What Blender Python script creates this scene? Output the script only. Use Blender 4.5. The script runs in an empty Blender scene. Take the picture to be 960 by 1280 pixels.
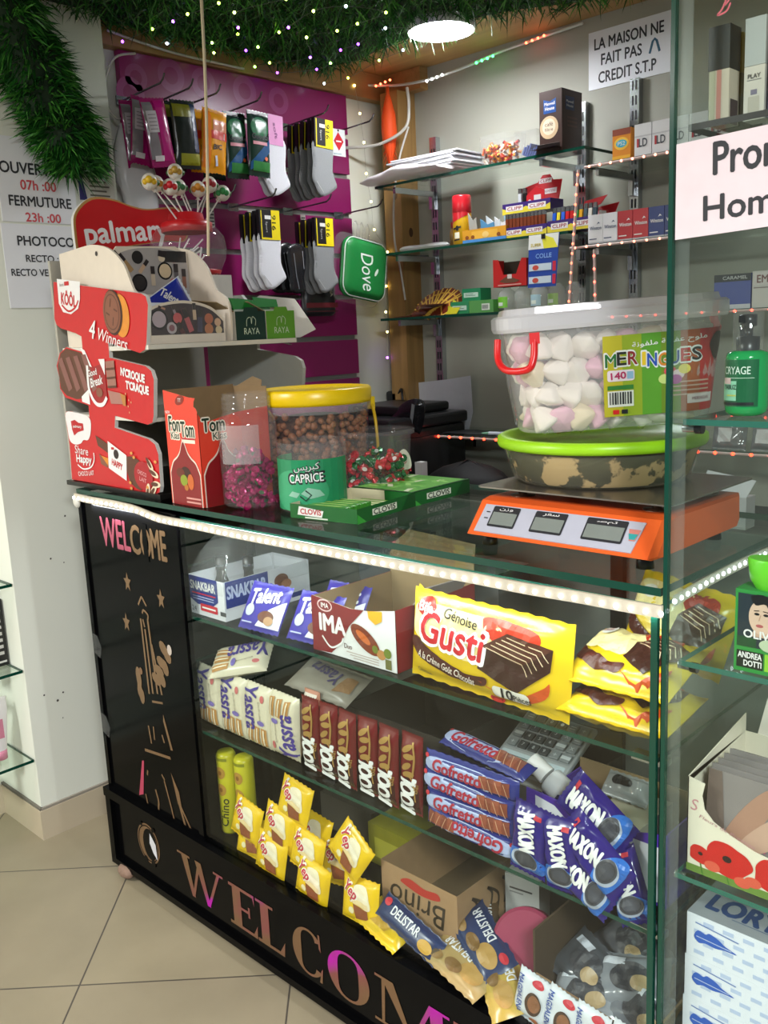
import bpy, bmesh, math, random
from mathutils import Vector, Matrix, noise
from mathutils.geometry import delaunay_2d_cdt
from math import sin, cos, pi, radians, sqrt
random.seed(7)
S = bpy.context.scene
COL = S.collection
# ---------------------------------------------------------------- camera, world, lamps, exposure
cam_d = bpy.data.cameras.new('camera'); cam = bpy.data.objects.new('camera', cam_d); COL.objects.link(cam)
cam_d.sensor_fit = 'VERTICAL'; cam_d.sensor_height = 36.0; cam_d.sensor_width = 27.0
cam_d.lens = 1152.7 / 1280 * 36.0; cam_d.clip_start = 0.02
_yaw, _pit, _rol = radians(-44.30826609), radians(11.03510063), radians(-2.57931998)
_f = Vector((sin(_yaw) * cos(_pit), cos(_yaw) * cos(_pit), -sin(_pit)))
_r0 = _f.cross(Vector((0, 0, 1))).normalized(); _u0 = _r0.cross(_f)
_r = _r0 * cos(_rol) + _u0 * sin(_rol); _u = -_r0 * sin(_rol) + _u0 * cos(_rol)
_m = Matrix((_r, _u, -_f)).transposed().to_4x4(); _m.translation = Vector((2.2582, -1.1627, 1.48))
cam.matrix_world = _m; S.camera = cam
S.view_settings.view_transform = 'Standard'; S.view_settings.look = 'None'
S.view_settings.gamma = 1.0; S.view_settings.use_curve_mapping = False
S.view_settings.exposure = 0.18
S.cycles.transparent_max_bounces = 32; S.cycles.max_bounces = 8; S.cycles.diffuse_bounces = 3
S.cycles.glossy_bounces = 3; S.cycles.sample_clamp_indirect = 6.0
W = bpy.data.worlds.new('world'); S.world = W; W.use_nodes = True
W.node_tree.nodes['Background'].inputs[0].default_value = (0.86, 0.93, 1.0, 1)
W.node_tree.nodes['Background'].inputs[1].default_value = 0.22
def area(name, loc, rot, sx, sy, watts, col=(1, 1, 1), shape='RECTANGLE'):
    l = bpy.data.lights.new(name, 'AREA'); l.shape = shape; l.size = sx
    if shape in ('RECTANGLE', 'ELLIPSE'): l.size_y = sy
    l.energy = watts; l.color = col
    o = bpy.data.objects.new(name, l); COL.objects.link(o); o.location = loc; o.rotation_euler = rot
    return o
area('shop_ceiling_lamp_light', (0.1, -2.2, 2.42), (0, 0, 0), 0.5, 0.5, 85, (1, 0.98, 0.95))
area('shop_entrance_lamp_light', (3.3, -1.7, 2.42), (0, 0, 0), 0.6, 0.6, 150, (0.95, 0.98, 1))
# ---------------------------------------------------------------- materials
def lin(h):
    h = h.lstrip('#'); c = [int(h[i:i + 2], 16) / 255 for i in (0, 2, 4)]
    return tuple(x / 12.92 if x <= .04045 else ((x + .055) / 1.055) ** 2.4 for x in c) + (1,)
MC = {}
def m(h, rough=.45, metal=0., emit=0., var=.06, scale=40., bump=0.):
    k = (h, rough, metal, emit, var, scale, bump)
    if k in MC: return MC[k]
    a = bpy.data.materials.new('paint_' + h.lstrip('#')); a.use_nodes = True; t = a.node_tree; b = t.nodes['Principled BSDF']
    b.inputs['Roughness'].default_value = rough; b.inputs['Metallic'].default_value = metal
    b.inputs['Base Color'].default_value = lin(h)
    if var or bump:
        tc = t.nodes.new('ShaderNodeTexCoord'); n = t.nodes.new('ShaderNodeTexNoise'); n.inputs['Scale'].default_value = scale
        n.inputs['Detail'].default_value = 3
        t.links.new(tc.outputs['Object'], n.inputs['Vector'])
        if var:
            mr = t.nodes.new('ShaderNodeMapRange'); mr.inputs[3].default_value = 1 - var; mr.inputs[4].default_value = 1 + var
            hs = t.nodes.new('ShaderNodeHueSaturation'); hs.inputs['Color'].default_value = lin(h)
            t.links.new(n.outputs[0], mr.inputs[0]); t.links.new(mr.outputs[0], hs.inputs['Value'])
            t.links.new(hs.outputs[0], b.inputs['Base Color'])
        if bump:
            bp = t.nodes.new('ShaderNodeBump'); bp.inputs['Strength'].default_value = bump; bp.inputs['Distance'].default_value = .01
            t.links.new(n.outputs[0], bp.inputs['Height']); t.links.new(bp.outputs[0], b.inputs['Normal'])
    if emit:
        b.inputs['Emission Color'].default_value = lin(h); b.inputs['Emission Strength'].default_value = emit
    MC[k] = a
    return a
def clear(name, tint=(1, 1, 1), ior=1.45, milky=0., milk=(.9, .9, .9), rough=.02):
    if name in MC: return MC[name]
    a = bpy.data.materials.new(name); a.use_nodes = True; t = a.node_tree; t.nodes.clear()
    o = t.nodes.new('ShaderNodeOutputMaterial'); tr = t.nodes.new('ShaderNodeBsdfTransparent'); tr.inputs[0].default_value = tint + (1,)
    g = t.nodes.new('ShaderNodeBsdfGlossy'); g.inputs['Roughness'].default_value = rough
    lw = t.nodes.new('ShaderNodeLayerWeight'); lw.inputs[0].default_value = .5; pw = t.nodes.new('ShaderNodeMath'); pw.operation = 'POWER'; pw.inputs[1].default_value = 5.0
    fr = t.nodes.new('ShaderNodeMapRange'); f0 = ((ior - 1) / (ior + 1)) ** 2; fr.inputs[3].default_value = f0; fr.inputs[4].default_value = .5; mx = t.nodes.new('ShaderNodeMixShader')
    t.links.new(lw.outputs['Facing'], pw.inputs[0]); t.links.new(pw.outputs[0], fr.inputs[0])
    src = tr
    if milky:
        d = t.nodes.new('ShaderNodeBsdfDiffuse'); d.inputs[0].default_value = milk + (1,)
        m2 = t.nodes.new('ShaderNodeMixShader'); m2.inputs[0].default_value = milky
        t.links.new(tr.outputs[0], m2.inputs[1]); t.links.new(d.outputs[0], m2.inputs[2]); src = m2
    t.links.new(fr.outputs[0], mx.inputs[0]); t.links.new(src.outputs[0], mx.inputs[1]); t.links.new(g.outputs[0], mx.inputs[2])
    t.links.new(mx.outputs[0], o.inputs[0]); MC[name] = a
    return a
GLASS = clear('clear_glass', (.955, .985, .97), 1.40)
FILM = clear('clear_film', (.97, .97, .97), 1.5, .05, rough=.12)
PLAS = clear('clear_plastic', (.97, .97, .97), 1.45, .05)
MILK = clear('milky_plastic', (.97, .97, .97), 1.45, .22)
EDGE = m('#0d4032', .15, var=0); EDGE2 = m('#2f6a5c', .15, var=0)
WHITE = m('#e9e8e6', .5); BLACK = m('#0b0b0c', .3); CHROME = m('#b9bcc0', .2, .9, var=0); CARD = m('#8d7452', .8, var=.1)
# ---------------------------------------------------------------- building
class Fr:
    'a flat frame: point = o + u*U + v*V + off*N'
    def __init__(s, o, U=(1, 0, 0), V=(0, 0, 1)):
        s.o = Vector(o); s.U = Vector(U).normalized(); s.V = Vector(V).normalized(); s.N = s.U.cross(s.V)
    def __call__(s, u, v, off=0.): return s.o + s.U * u + s.V * v + s.N * off
    def mat(s):
        r = Matrix((s.U, s.V, s.N)).transposed().to_4x4(); r.translation = s.o
        return r
XF = lambda x, y, z: Fr((x, y, z))                          # facing the customer (-Y)
YF = lambda x, y, z: Fr((x, y, z), (0, 1, 0), (0, 0, 1))    # facing +X
ZF = lambda x, y, z: Fr((x, y, z), (1, 0, 0), (0, 1, 0))    # facing up
TC = {}
def text_mesh(s, bold, shear):
    k = (s, bold, shear)
    if k not in TC:
        c = bpy.data.curves.new('t', 'FONT'); c.body = s; c.offset = bold; c.shear = shear; c.resolution_u = 3
        o = bpy.data.objects.new('t', c); COL.objects.link(o)
        me = bpy.data.meshes.new_from_object(o.evaluated_get(bpy.context.evaluated_depsgraph_get()))
        TC[k] = ([v.co.xy.copy() for v in me.vertices], [tuple(p.vertices) for p in me.polygons])
        bpy.data.objects.remove(o); bpy.data.curves.remove(c); bpy.data.meshes.remove(me)
    return TC[k]
def subdiv(vs, fs, L):
    bm = bmesh.new(); bv = [bm.verts.new((x, y, 0)) for x, y in vs]
    for f in fs:
        try: bm.faces.new([bv[i] for i in f])
        except ValueError: pass
    bmesh.ops.triangulate(bm, faces=bm.faces[:])
    for _ in range(4):
        e = [e for e in bm.edges if e.calc_length() > L]
        if not e: break
        bmesh.ops.subdivide_edges(bm, edges=e, cuts=1)
        bmesh.ops.triangulate(bm, faces=[f for f in bm.faces if len(f.verts) > 3])
    bm.verts.index_update()
    r = [v.co.xy.copy() for v in bm.verts], [tuple(v.index for v in f.verts) for f in bm.faces]
    bm.free(); return r
def ell(cx, cy, rx, ry, n=28, a0=0, a1=360):
    k = n if a1 - a0 >= 360 else n + 1
    return [(cx + rx * cos(radians(a0 + (a1 - a0) * i / n)), cy + ry * sin(radians(a0 + (a1 - a0) * i / n))) for i in range(k)]
def rrect(x0, y0, x1, y1, r, n=5):
    p = []
    for cx, cy, a in ((x1 - r, y0 + r, -90), (x1 - r, y1 - r, 0), (x0 + r, y1 - r, 90), (x0 + r, y0 + r, 180)):
        p += [(cx + r * cos(radians(a + 90 * i / n)), cy + r * sin(radians(a + 90 * i / n))) for i in range(n + 1)]
    return p
def rot2(p, a, c=(0, 0)):
    a = radians(a); return [(c[0] + (x - c[0]) * cos(a) - (y - c[1]) * sin(a), c[1] + (x - c[0]) * sin(a) + (y - c[1]) * cos(a)) for x, y in p]
def catmull(pts, n=6, closed=True):
    out = []; N = len(pts)
    for i in range(N if closed else N - 1):
        g = (lambda j: pts[j % N]) if closed else (lambda j: pts[max(0, min(N - 1, j))])
        a, b, c, d = (Vector(g(i + k)) for k in (-1, 0, 1, 2))
        for s in range(n):
            t = s / n
            out.append(tuple(.5 * ((2 * b) + (c - a) * t + (2 * a - 5 * b + 4 * c - d) * t * t + (3 * b - a - 3 * c + d) * t ** 3)))
    if not closed: out.append(tuple(pts[-1]))
    return out
class B:
    def __init__(s): s.v = []; s.f = []; s.mi = []; s.mats = []; s.sm = []
    def _m(s, mt):
        if mt not in s.mats: s.mats.append(mt)
        return s.mats.index(mt)
    def add(s, vs, fs, mt, smooth=False):
        b = len(s.v); s.v += [tuple(x) for x in vs]; k = s._m(mt)
        for f in fs: s.f.append(tuple(b + i for i in f)); s.mi.append(k); s.sm.append(smooth)
        return s
    def box(s, x0, y0, z0, x1, y1, z1, mt, fr=None, faces=None, bev=0.):
        'faces: {"f","b","l","r","t","d"} -> another material or None to leave open'
        if bev: return s.bbox(x0, y0, z0, x1, y1, z1, mt, bev, fr)
        P = [(x0, y0, z0), (x1, y0, z0), (x1, y1, z0), (x0, y1, z0), (x0, y0, z1), (x1, y0, z1), (x1, y1, z1), (x0, y1, z1)]
        if fr: P = [fr @ Vector(p) for p in P]
        Q = {'d': (3, 2, 1, 0), 't': (4, 5, 6, 7), 'f': (0, 1, 5, 4), 'b': (2, 3, 7, 6), 'l': (3, 0, 4, 7), 'r': (1, 2, 6, 5)}
        for k, q in Q.items():
            mm = (faces or {}).get(k, mt)
            if mm is not None: s.add([P[i] for i in q], [(0, 1, 2, 3)], mm)
        return s
    def bbox(s, x0, y0, z0, x1, y1, z1, mt, r, fr=None):
        bm = bmesh.new(); bmesh.ops.create_cube(bm, size=1)
        for v in bm.verts: v.co = Vector(((x0 + x1) / 2 + v.co.x * (x1 - x0), (y0 + y1) / 2 + v.co.y * (y1 - y0), (z0 + z1) / 2 + v.co.z * (z1 - z0)))
        bmesh.ops.bevel(bm, geom=bm.edges[:], offset=r, segments=2, affect='EDGES', profile=.5)
        bm.verts.index_update()
        s.add([(fr @ v.co if fr else v.co) for v in bm.verts], [tuple(v.index for v in f.verts) for f in bm.faces], mt); bm.free(); return s
    def prism(s, poly, fr, d0, d1, mt, side=None):
        n = len(poly); a = [fr(u, v, d1) for u, v in poly]; b = [fr(u, v, d0) for u, v in poly]
        s.add(a, [tuple(range(n))], mt); s.add(b, [tuple(range(n - 1, -1, -1))], mt if side is None else side)
        s.add(b + a, [(i, (i + 1) % n, n + (i + 1) % n, n + i) for i in range(n)], side or mt); return s
    def lathe(s, prof, mt, fr=None, n=32, a0=0, a1=360, smooth=True):
        full = a1 - a0 >= 360; k = n if full else n + 1
        vs = []
        for r, z in prof:
            for i in range(k):
                a = radians(a0 + (a1 - a0) * i / n); p = Vector((r * cos(a), r * sin(a), z)); vs.append(fr @ p if fr else p)
        fs = []
        for j in range(len(prof) - 1):
            for i in range(n):
                i2 = (i + 1) % k; fs.append((j * k + i, j * k + i2, (j + 1) * k + i2, (j + 1) * k + i))
        return s.add(vs, fs, mt, smooth)
    def loft(s, rings, mt, cap=True, smooth=False):
        n = len(rings[0]); vs = [p for r in rings for p in r]; fs = []
        for j in range(len(rings) - 1):
            for i in range(n): fs.append((j * n + i, j * n + (i + 1) % n, (j + 1) * n + (i + 1) % n, (j + 1) * n + i))
        s.add(vs, fs, mt, smooth)
        if cap: s.add(rings[0], [tuple(range(n - 1, -1, -1))], mt); s.add(rings[-1], [tuple(range(n))], mt)
        return s
    def tube(s, path, r, mt, n=8, close=False):
        path = [Vector(p) for p in path]; rings = []; prev = None
        for i, p in enumerate(path):
            d = (path[min(i + 1, len(path) - 1)] - path[max(i - 1, 0)])
            if d.length < 1e-9: d = Vector((0, 0, 1))
            d.normalize()
            a = (prev - d * prev.dot(d)) if prev else d.cross(Vector((0, 0, 1)) if abs(d.z) < .9 else Vector((1, 0, 0)))
            a.normalize(); prev = a; b = d.cross(a); rr = r[i] if isinstance(r, (list, tuple)) else r
            rings.append([p + a * rr * cos(2 * pi * k / n) + b * rr * sin(2 * pi * k / n) for k in range(n)])
        return s.loft(rings, mt, True, True)
    def ball(s, c, r, mt, n=10, sq=(1, 1, 1), fr=None):
        pr = [(r * sin(pi * i / n), -r * cos(pi * i / n)) for i in range(n + 1)]
        mtx = Matrix.Translation(c) @ Matrix.Diagonal((*sq, 1)); mtx = (fr @ mtx) if fr else mtx
        return s.lathe(pr, mt, mtx, n=n + 2)
    def poly(s, pts, fr, mt, off=.0005, sub=0):
        vs = [Vector(p) for p in pts]; fs = [tuple(range(len(vs)))]
        if sub: vs, fs = subdiv(vs, fs, sub)
        off += .000012 * (len(s.f) % 23)
        return s.add([fr(u, v, off) for u, v in vs], fs, mt)
    def ring(s, o, i, fr, mt, off=.0005, sub=0):
        n = len(o); vs = [Vector(p) for p in list(o) + list(i)]; fs = [(k, (k + 1) % n, n + (k + 1) % n, n + k) for k in range(n)]
        if sub: vs, fs = subdiv(vs, fs, sub)
        return s.add([fr(u, v, off) for u, v in vs], fs, mt)
    def rect(s, u0, v0, u1, v1, fr, mt, off=.0005, sub=0): return s.poly([(u0, v0), (u1, v0), (u1, v1), (u0, v1)], fr, mt, off, sub)
    def line(s, pts, w, fr, mt, off=.0007, sub=0):
        P = [Vector(p) for p in pts]; a = []; b = []
        for i, p in enumerate(P):
            d = P[min(i + 1, len(P) - 1)] - P[max(i - 1, 0)]; d = d.normalized() if d.length else Vector((1, 0)); q = Vector((-d.y, d.x)) * w / 2
            a.append(p + q); b.append(p - q)
        off += .000012 * (len(s.f) % 23); n = len(P); vs = b + a; fs = [(i, i + 1, n + i + 1, n + i) for i in range(n - 1)]
        if sub: vs, fs = subdiv(vs, fs, sub)
        return s.add([fr(u, v, off) for u, v in vs], fs, mt)
    def text(s, t, fr, u, v, h, mt, w=None, off=.0009, bold=.0, shear=0., rot=0., sub=0, align='c'):
        if bold > .004:
            q = bold * h * 1.35; n = 8 if bold >= .03 else 4
            for k in range(n): s.text(t, fr, u + q * cos(2 * pi * k / n), v + q * sin(2 * pi * k / n), h, mt, w, off - .00003 * (k + 1), 0, shear, rot, sub, align)
        vs, fs = text_mesh(t, 0, shear)
        if not vs: return s
        x0 = min(p.x for p in vs); x1 = max(p.x for p in vs); y0 = min(p.y for p in vs); y1 = max(p.y for p in vs)
        sy = h / max(y1 - y0, 1e-6); sx = (w / (x1 - x0)) if w else sy
        ax = {'c': (x0 + x1) / 2, 'l': x0, 'r': x1}[align]; cy = (y0 + y1) / 2; c, d = cos(radians(rot)), sin(radians(rot))
        q = [((p.x - ax) * sx, (p.y - cy) * sy) for p in vs]
        q = [Vector((u + a * c - b * d, v + a * d + b * c)) for a, b in q]
        if sub: q, fs = subdiv(q, fs, sub)
        return s.add([fr(a, b, off) for a, b in q], fs, mt)
    def build(s, name, parent=None, T=None):
        me = bpy.data.meshes.new(name); me.from_pydata(s.v, [], s.f)
        for mt in s.mats: me.materials.append(mt)
        me.polygons.foreach_set('material_index', s.mi); me.polygons.foreach_set('use_smooth', s.sm)
        me.update()
        o = bpy.data.objects.new(name, me); COL.objects.link(o)
        if parent: o.parent = parent
        if T is not None: o.matrix_local = T
        return o
def tag(o, label, cat, group=None, kind=None):
    o['label'] = label; o['category'] = cat
    if group: o['group'] = group
    if kind: o['kind'] = kind
    return o
def struct(o): o['kind'] = 'structure'; return o
def thing(name, label, cat, loc=(0, 0, 0), rz=0., group=None, T=None):
    o = bpy.data.objects.new(name, None); COL.objects.link(o); o.empty_display_size = .05
    if T is not None: o.matrix_world = T
    else: o.location = loc; o.rotation_euler = (0, 0, radians(rz))
    return tag(o, label, cat, group)
def dup(root, T, label, group=None):
    r = root.copy(); COL.objects.link(r); r.matrix_world = T; r['label'] = label
    if group: r['group'] = group
    for ch in list(root.children):
        c = ch.copy(); COL.objects.link(c); c.parent = r
        for g in ch.children:
            d = g.copy(); COL.objects.link(d); d.parent = c
    return r
def TR(x, y, z, rx=0, ry=0, rz=0):
    return Matrix.Translation((x, y, z)) @ Matrix.Rotation(radians(rz), 4, 'Z') @ Matrix.Rotation(radians(rx), 4, 'X') @ Matrix.Rotation(radians(ry), 4, 'Y')
def pack(w, h, t, mt, back=None, crimp=.012, seed=0, nx=14, ny=18, wr=.10, side=.0, both=True, flat=.55):
    '''a flow-wrapped pack standing in the x-z plane, front towards -Y, crimped at both ends (top and bottom);
    returns the builder and the function of its front face (u across, v up, from the middle)'''
    b = B()
    def H(u, v):
        a = min(1, abs(2 * u / w)); c = min(1, abs(v) / max(h / 2 - crimp, 1e-4))
        return t / 2 * max(0., (1 - a ** 3.2)) ** flat * max(0., (1 - c ** 4)) ** flat + .0004
    def fn(u, v, off=0.):
        wn = noise.noise(Vector((u * 55 + seed * 7, v * 45, seed))) * wr * t * .5 * min(1, H(u, v) / (t * .3))
        return Vector((u, -H(u, v) - wn - off, v))
    vs = []; bs = []
    for j in range(ny + 1):
        v = -h / 2 + h * j / ny
        for i in range(nx + 1):
            u = -w / 2 + w * i / nx
            e = v
            if j in (0, ny): e = v + (.0022 if i % 2 else -.0005) * (-1 if j else 1)
            p = fn(u, v); vs.append((p.x, p.y, e)); bs.append((p.x, -p.y, e))
    q = [(j * (nx + 1) + i, j * (nx + 1) + i + 1, (j + 1) * (nx + 1) + i + 1, (j + 1) * (nx + 1) + i) for j in range(ny) for i in range(nx)]
    b.add(vs, q, mt, True); b.add(bs, [f[::-1] for f in q], back or mt, True)
    if crimp > .004:
        for sg in (-1, 1):
            for k in range(3):
                v = sg * (h / 2 - crimp * (.25 + .25 * k)); b.line([(-w / 2 * .97, v), (w / 2 * .97, v)], crimp * .06, lambda u, vv, o: fn(u, vv, .0006), mt)
    return b, fn
# ---------------------------------------------------------------- room shell
def floor_mat():
    a = bpy.data.materials.new('floor_tiles'); a.use_nodes = True; t = a.node_tree; b = t.nodes['Principled BSDF']
    tc = t.nodes.new('ShaderNodeTexCoord'); mp = t.nodes.new('ShaderNodeMapping'); mp.inputs['Rotation'].default_value = (0, 0, radians(-45)); mp.inputs['Location'].default_value = (-.03, -.019, 0)
    br = t.nodes.new('ShaderNodeTexBrick'); br.offset = 0; br.squash = 1
    for k, v in (('Scale', 1), ('Mortar Size', .0022), ('Mortar Smooth', .1), ('Bias', 0), ('Brick Width', .5), ('Row Height', .5)): br.inputs[k].default_value = v
    br.inputs['Color1'].default_value = lin('#928870'); br.inputs['Color2'].default_value = lin('#8e846e'); br.inputs['Mortar'].default_value = lin('#4d4740')
    n = t.nodes.new('ShaderNodeTexNoise'); n.inputs['Scale'].default_value = 3.5; n.inputs['Detail'].default_value = 6
    mr = t.nodes.new('ShaderNodeMapRange'); mr.inputs[1].default_value = .3; mr.inputs[2].default_value = .7; mr.inputs[3].default_value = .86; mr.inputs[4].default_value = 1.08
    hs = t.nodes.new('ShaderNodeHueSaturation')
    L = t.links.new
    L(tc.outputs['Object'], mp.inputs[0]); L(mp.outputs[0], br.inputs[0]); L(tc.outputs['Object'], n.inputs[0]); L(n.outputs[0], mr.inputs[0]); L(mr.outputs[0], hs.inputs['Value']); L(br.outputs[0], hs.inputs['Color']); L(hs.outputs[0], b.inputs['Base Color'])
    b.inputs['Roughness'].default_value = .32
    return a
def wood_mat(h, axis='Z', dark=.72, name='wood'):
    a = bpy.data.materials.new(name); a.use_nodes = True; t = a.node_tree; b = t.nodes['Principled BSDF']; L = t.links.new
    tc = t.nodes.new('ShaderNodeTexCoord'); mp = t.nodes.new('ShaderNodeMapping')
    mp.inputs['Scale'].default_value = {'Z': (14, 14, .8), 'Y': (14, .8, 14), 'X': (.8, 14, 14)}[axis]
    n = t.nodes.new('ShaderNodeTexNoise'); n.inputs['Scale'].default_value = 2.2; n.inputs['Detail'].default_value = 5; n.inputs['Distortion'].default_value = .6
    mr = t.nodes.new('ShaderNodeMapRange'); mr.inputs[1].default_value = .3; mr.inputs[2].default_value = .7; mr.inputs[3].default_value = dark; mr.inputs[4].default_value = 1.1
    hs = t.nodes.new('ShaderNodeHueSaturation'); hs.inputs['Color'].default_value = lin(h)
    L(tc.outputs['Object'], mp.inputs[0]); L(mp.outputs[0], n.inputs[0]); L(n.outputs[0], mr.inputs[0]); L(mr.outputs[0], hs.inputs['Value']); L(hs.outputs[0], b.inputs['Base Color'])
    b.inputs['Roughness'].default_value = .55; return a
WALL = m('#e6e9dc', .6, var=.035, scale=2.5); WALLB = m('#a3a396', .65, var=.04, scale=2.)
SKIRT = m('#c2b59c', .35, var=.05, scale=6)
WOOD = wood_mat('#a9834c'); WOODY = wood_mat('#a37e4b', 'Y'); CEIL = wood_mat('#a8854f', 'X', .85, 'wood_ceiling')
struct(B().box(-1.2, -3.2, -.05, 4.6, 1.8, 0, floor_mat()).build('floor'))
wl = B(); wl.box(-1.2, -.06, 0, -.335, .40, 2.46, WALL).box(-1.2, .40, 0, -.43, 1.8, 2.46, WALL).box(-1.2, -3.2, 0, -.60, -.06, 2.46, WALL)
for y, z, r in ((.06, .86, .003), (.10, .84, .002), (-.01, .45, .003), (.03, .42, .004), (.05, .44, .003), (.04, .36, .002), (.12, .98, .003)): wl.poly(ell(y, z, r, r, 8), YF(-.335, 0, 0), m('#4a4740', .8), .0006)
struct(wl.build('wall_left'))
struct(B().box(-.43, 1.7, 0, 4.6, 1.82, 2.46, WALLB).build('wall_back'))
struct(B().box(-1.2, -3.2, 2.46, 4.6, 1.82, 2.52, CEIL).build('ceiling'))
sk = B().box(-.335, -.07, 0, -.325, .40, .095, SKIRT).box(-.60, -.07, 0, -.335, -.06, .095, SKIRT).box(-.60, -3.2, 0, -.59, -.07, .095, SKIRT)
sk.box(-.338, -.063, .095, -.327, .40, .103, m('#8f887c', .8)).box(-.60, -.068, .095, -.33, -.058, .103, m('#6f6a60', .8))
struct(sk.build('baseboard_left'))
struct(B().box(-.43, .40, 2.365, -.385, 1.7, 2.459, WOODY).box(-.43, 1.655, 2.38, -.2, 1.70, 2.459, WOODY).build('trim_1'))
pl = B().box(-.36, 1.60, .0, -.27, 1.70, 2.38, WOOD).box(-.40, 1.66, 0, -.36, 1.70, 2.38, WOOD)
pl.poly(ell(-.30, 2.0, .012, .016, 12), XF(0, 1.6, 0), m('#5b3d1d', .7)).poly(ell(1.65, 1.86, .012, .018, 12), YF(-.27, 0, 0), m('#4d3419', .7))
struct(pl.build('trim_2'))
# ---------------------------------------------------------------- slat wall
MAG = m('#8c1a5e', .3, var=.04, scale=8); ALU = m('#9a9a98', .35, .7)
gz = [.72, .87, 1.02, 1.165, 1.315, 1.465, 1.62, 1.775, 1.925, 2.07, 2.215]
sw = B(); zz = [.60] + gz + [2.362]
for i in range(len(zz) - 1):
    a = zz[i] + (.009 if i else 0); b_ = zz[i + 1] - (.009 if i < len(zz) - 2 else 0)
    sw.box(-.425, .49, a, -.40, 1.455, b_, MAG)
for z in gz: sw.box(-.425, .492, z - .010, -.413, 1.452, z + .010, ALU).box(-.413, .492, z - .010, -.402, 1.452, z - .006, ALU)
RG = m('#9c4078', .3, var=0)
for y, z, r in ((.545, 2.29, .04), (.675, 2.315, .05), (.80, 2.31, .048), (.97, 2.31, .05), (1.12, 2.30, .045), (.52, 2.24, .05)): sw.ring(ell(y, z, r, r), ell(y, z, r * .52, r * .52), YF(-.40, 0, 0), RG)
sp = sw.build('slat_wall_panel'); tag(sp, 'magenta slat wall panel with metal grooves and pale rings', 'display panel')
# ---------------------------------------------------------------- shelf uprights, glass shelves on the back wall
def upright(x, z0, z1, label):
    b = B().box(x - .016, 1.675, z0, x + .016, 1.70, z1, CHROME); D = m('#1c1c1e', .6, var=0)
    z = z0 + .03
    while z < z1 - .03:
        for dx in (-.006, .006): b.rect(x + dx - .003, z, x + dx + .003, z + .028, XF(0, 1.675, 0), D)
        z += .045
    tag(b.build('shelf_upright'), label, 'shelf upright', 'slotted uprights on the back wall')
upright(-.165, 1.02, 2.20, 'slotted chrome upright next to the wooden post')
upright(.49, .85, 2.20, 'slotted chrome upright behind the tallest slanted light strip')
upright(.685, 1.0, 2.235, 'slotted chrome upright under the credit notice')
upright(1.45, .85, 2.235, 'slotted chrome upright seen through the glass showcase')
def shelf(x0, x1, y0, y1, z, label, brk, edge=EDGE):
    t = thing('glass_shelf', label, 'shelf', (x0, y0, z), 0, 'green edged glass shelves on the back wall')
    B().box(0, 0, -.009, x1 - x0, y1 - y0, 0, GLASS, faces={'f': edge, 'l': edge, 'r': edge}).build('pane', t)
    for bx in brk:
        B().box(bx - x0 - .006, .03, -.03, bx - x0 + .006, y1 - y0, -.0095, CHROME).box(bx - x0 - .008, y1 - y0 - .02, -.075, bx - x0 + .008, y1 - y0 + .01, -.03, CHROME).build('bracket', t)
    return t
shelf(-.235, .66, 1.42, 1.672, 2.01, 'glass shelf carrying the paper pile and the coffee carton', (-.165, .48))
shelf(.665, 1.62, 1.42, 1.672, 1.952, 'glass shelf carrying the orange tin and plain white packs', (.685, 1.45))
shelf(-.20, .60, 1.42, 1.672, 1.767, 'glass shelf carrying the spray can and lighter trays', (-.165, .49))
shelf(.612, 1.62, 1.42, 1.672, 1.718, 'glass shelf carrying the white, red and blue cigarette packs', (.685, 1.45))
shelf(-.235, .73, 1.42, 1.672, 1.53, 'glass shelf carrying the wafer fans and clear bottles', (-.165, .49))
shelf(.74, 1.62, 1.42, 1.672, 1.50, 'glass shelf behind the meringue tub carrying dye cartons', (1.45,))
shelf(-.05, 1.62, 1.42, 1.672, 1.10, 'low glass shelf with red lights beside the printer', (.02, .685))
# ---------------------------------------------------------------- side shelves left of the counter
for z, lb in ((.81, 'highest green edged shelf on the side wall'), (.545, 'green edged shelf under the black box on the side wall'), (.26, 'lowest green edged shelf holding pink capped tubes')):
    t = thing('glass_shelf', lb, 'shelf', (-.60, -1.4, z), 0, 'glass shelves on the side wall')
    B().box(0, 0, -.009, .26, 1.337, 0, GLASS, faces={'f': EDGE, 'r': EDGE, 'b': EDGE}).build('pane', t)
    for y in (.3, 1.2): B().box(0, y - .006, -.03, .2, y + .006, -.0095, CHROME).build('bracket', t)
t = thing('cosmetic_box', 'black cosmetics box with gold arcs on side shelf', 'box', (-.49, -.16, .545))
b = B().box(0, 0, 0, .065, .095, .205, m('#121213', .3)); f = YF(.065, 0, 0)
b.line(catmull([(.02, .02), (.01, .1), (.03, .17), (.07, .19)], 6, False), .004, f, m('#a39a62', .3)).poly(ell(.03, .08, .022, .03), f, m('#c9a392'))
for i in range(7): b.rect(.055, .035 + i * .02, .085, .045 + i * .02, f, m('#b9b9b4'))
b.rect(.01, .01, .09, .016, f, m('#c9c9c4')); b.build('carton', t)
def cream_tube(x, y, z, label):
    t = thing('cream_tube', label, 'tube', (x, y, z), 0, 'pink capped tubes')
    B().loft([[Vector((.022 * cos(a), (.022 + .004 * k) * sin(a) if k else .022 * sin(a), .03 + .03 * k)) if k < 5 else Vector((.003 * cos(a), .04 * sin(a), .19)) for a in [2 * pi * i / 20 for i in range(20)]] for k in range(6)], m('#dcd8d8', .3), True, True).build('tube', t)
    B().lathe([(0, 0), (.021, 0), (.0215, .035), (0, .037)], m('#d88aa2', .35)).build('cap', t)
    B().rect(-.012, .07, .012, .13, lambda u, v, o: Vector((.0225, u, v)), m('#c87d93'), 0).build('label_print', t)
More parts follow.
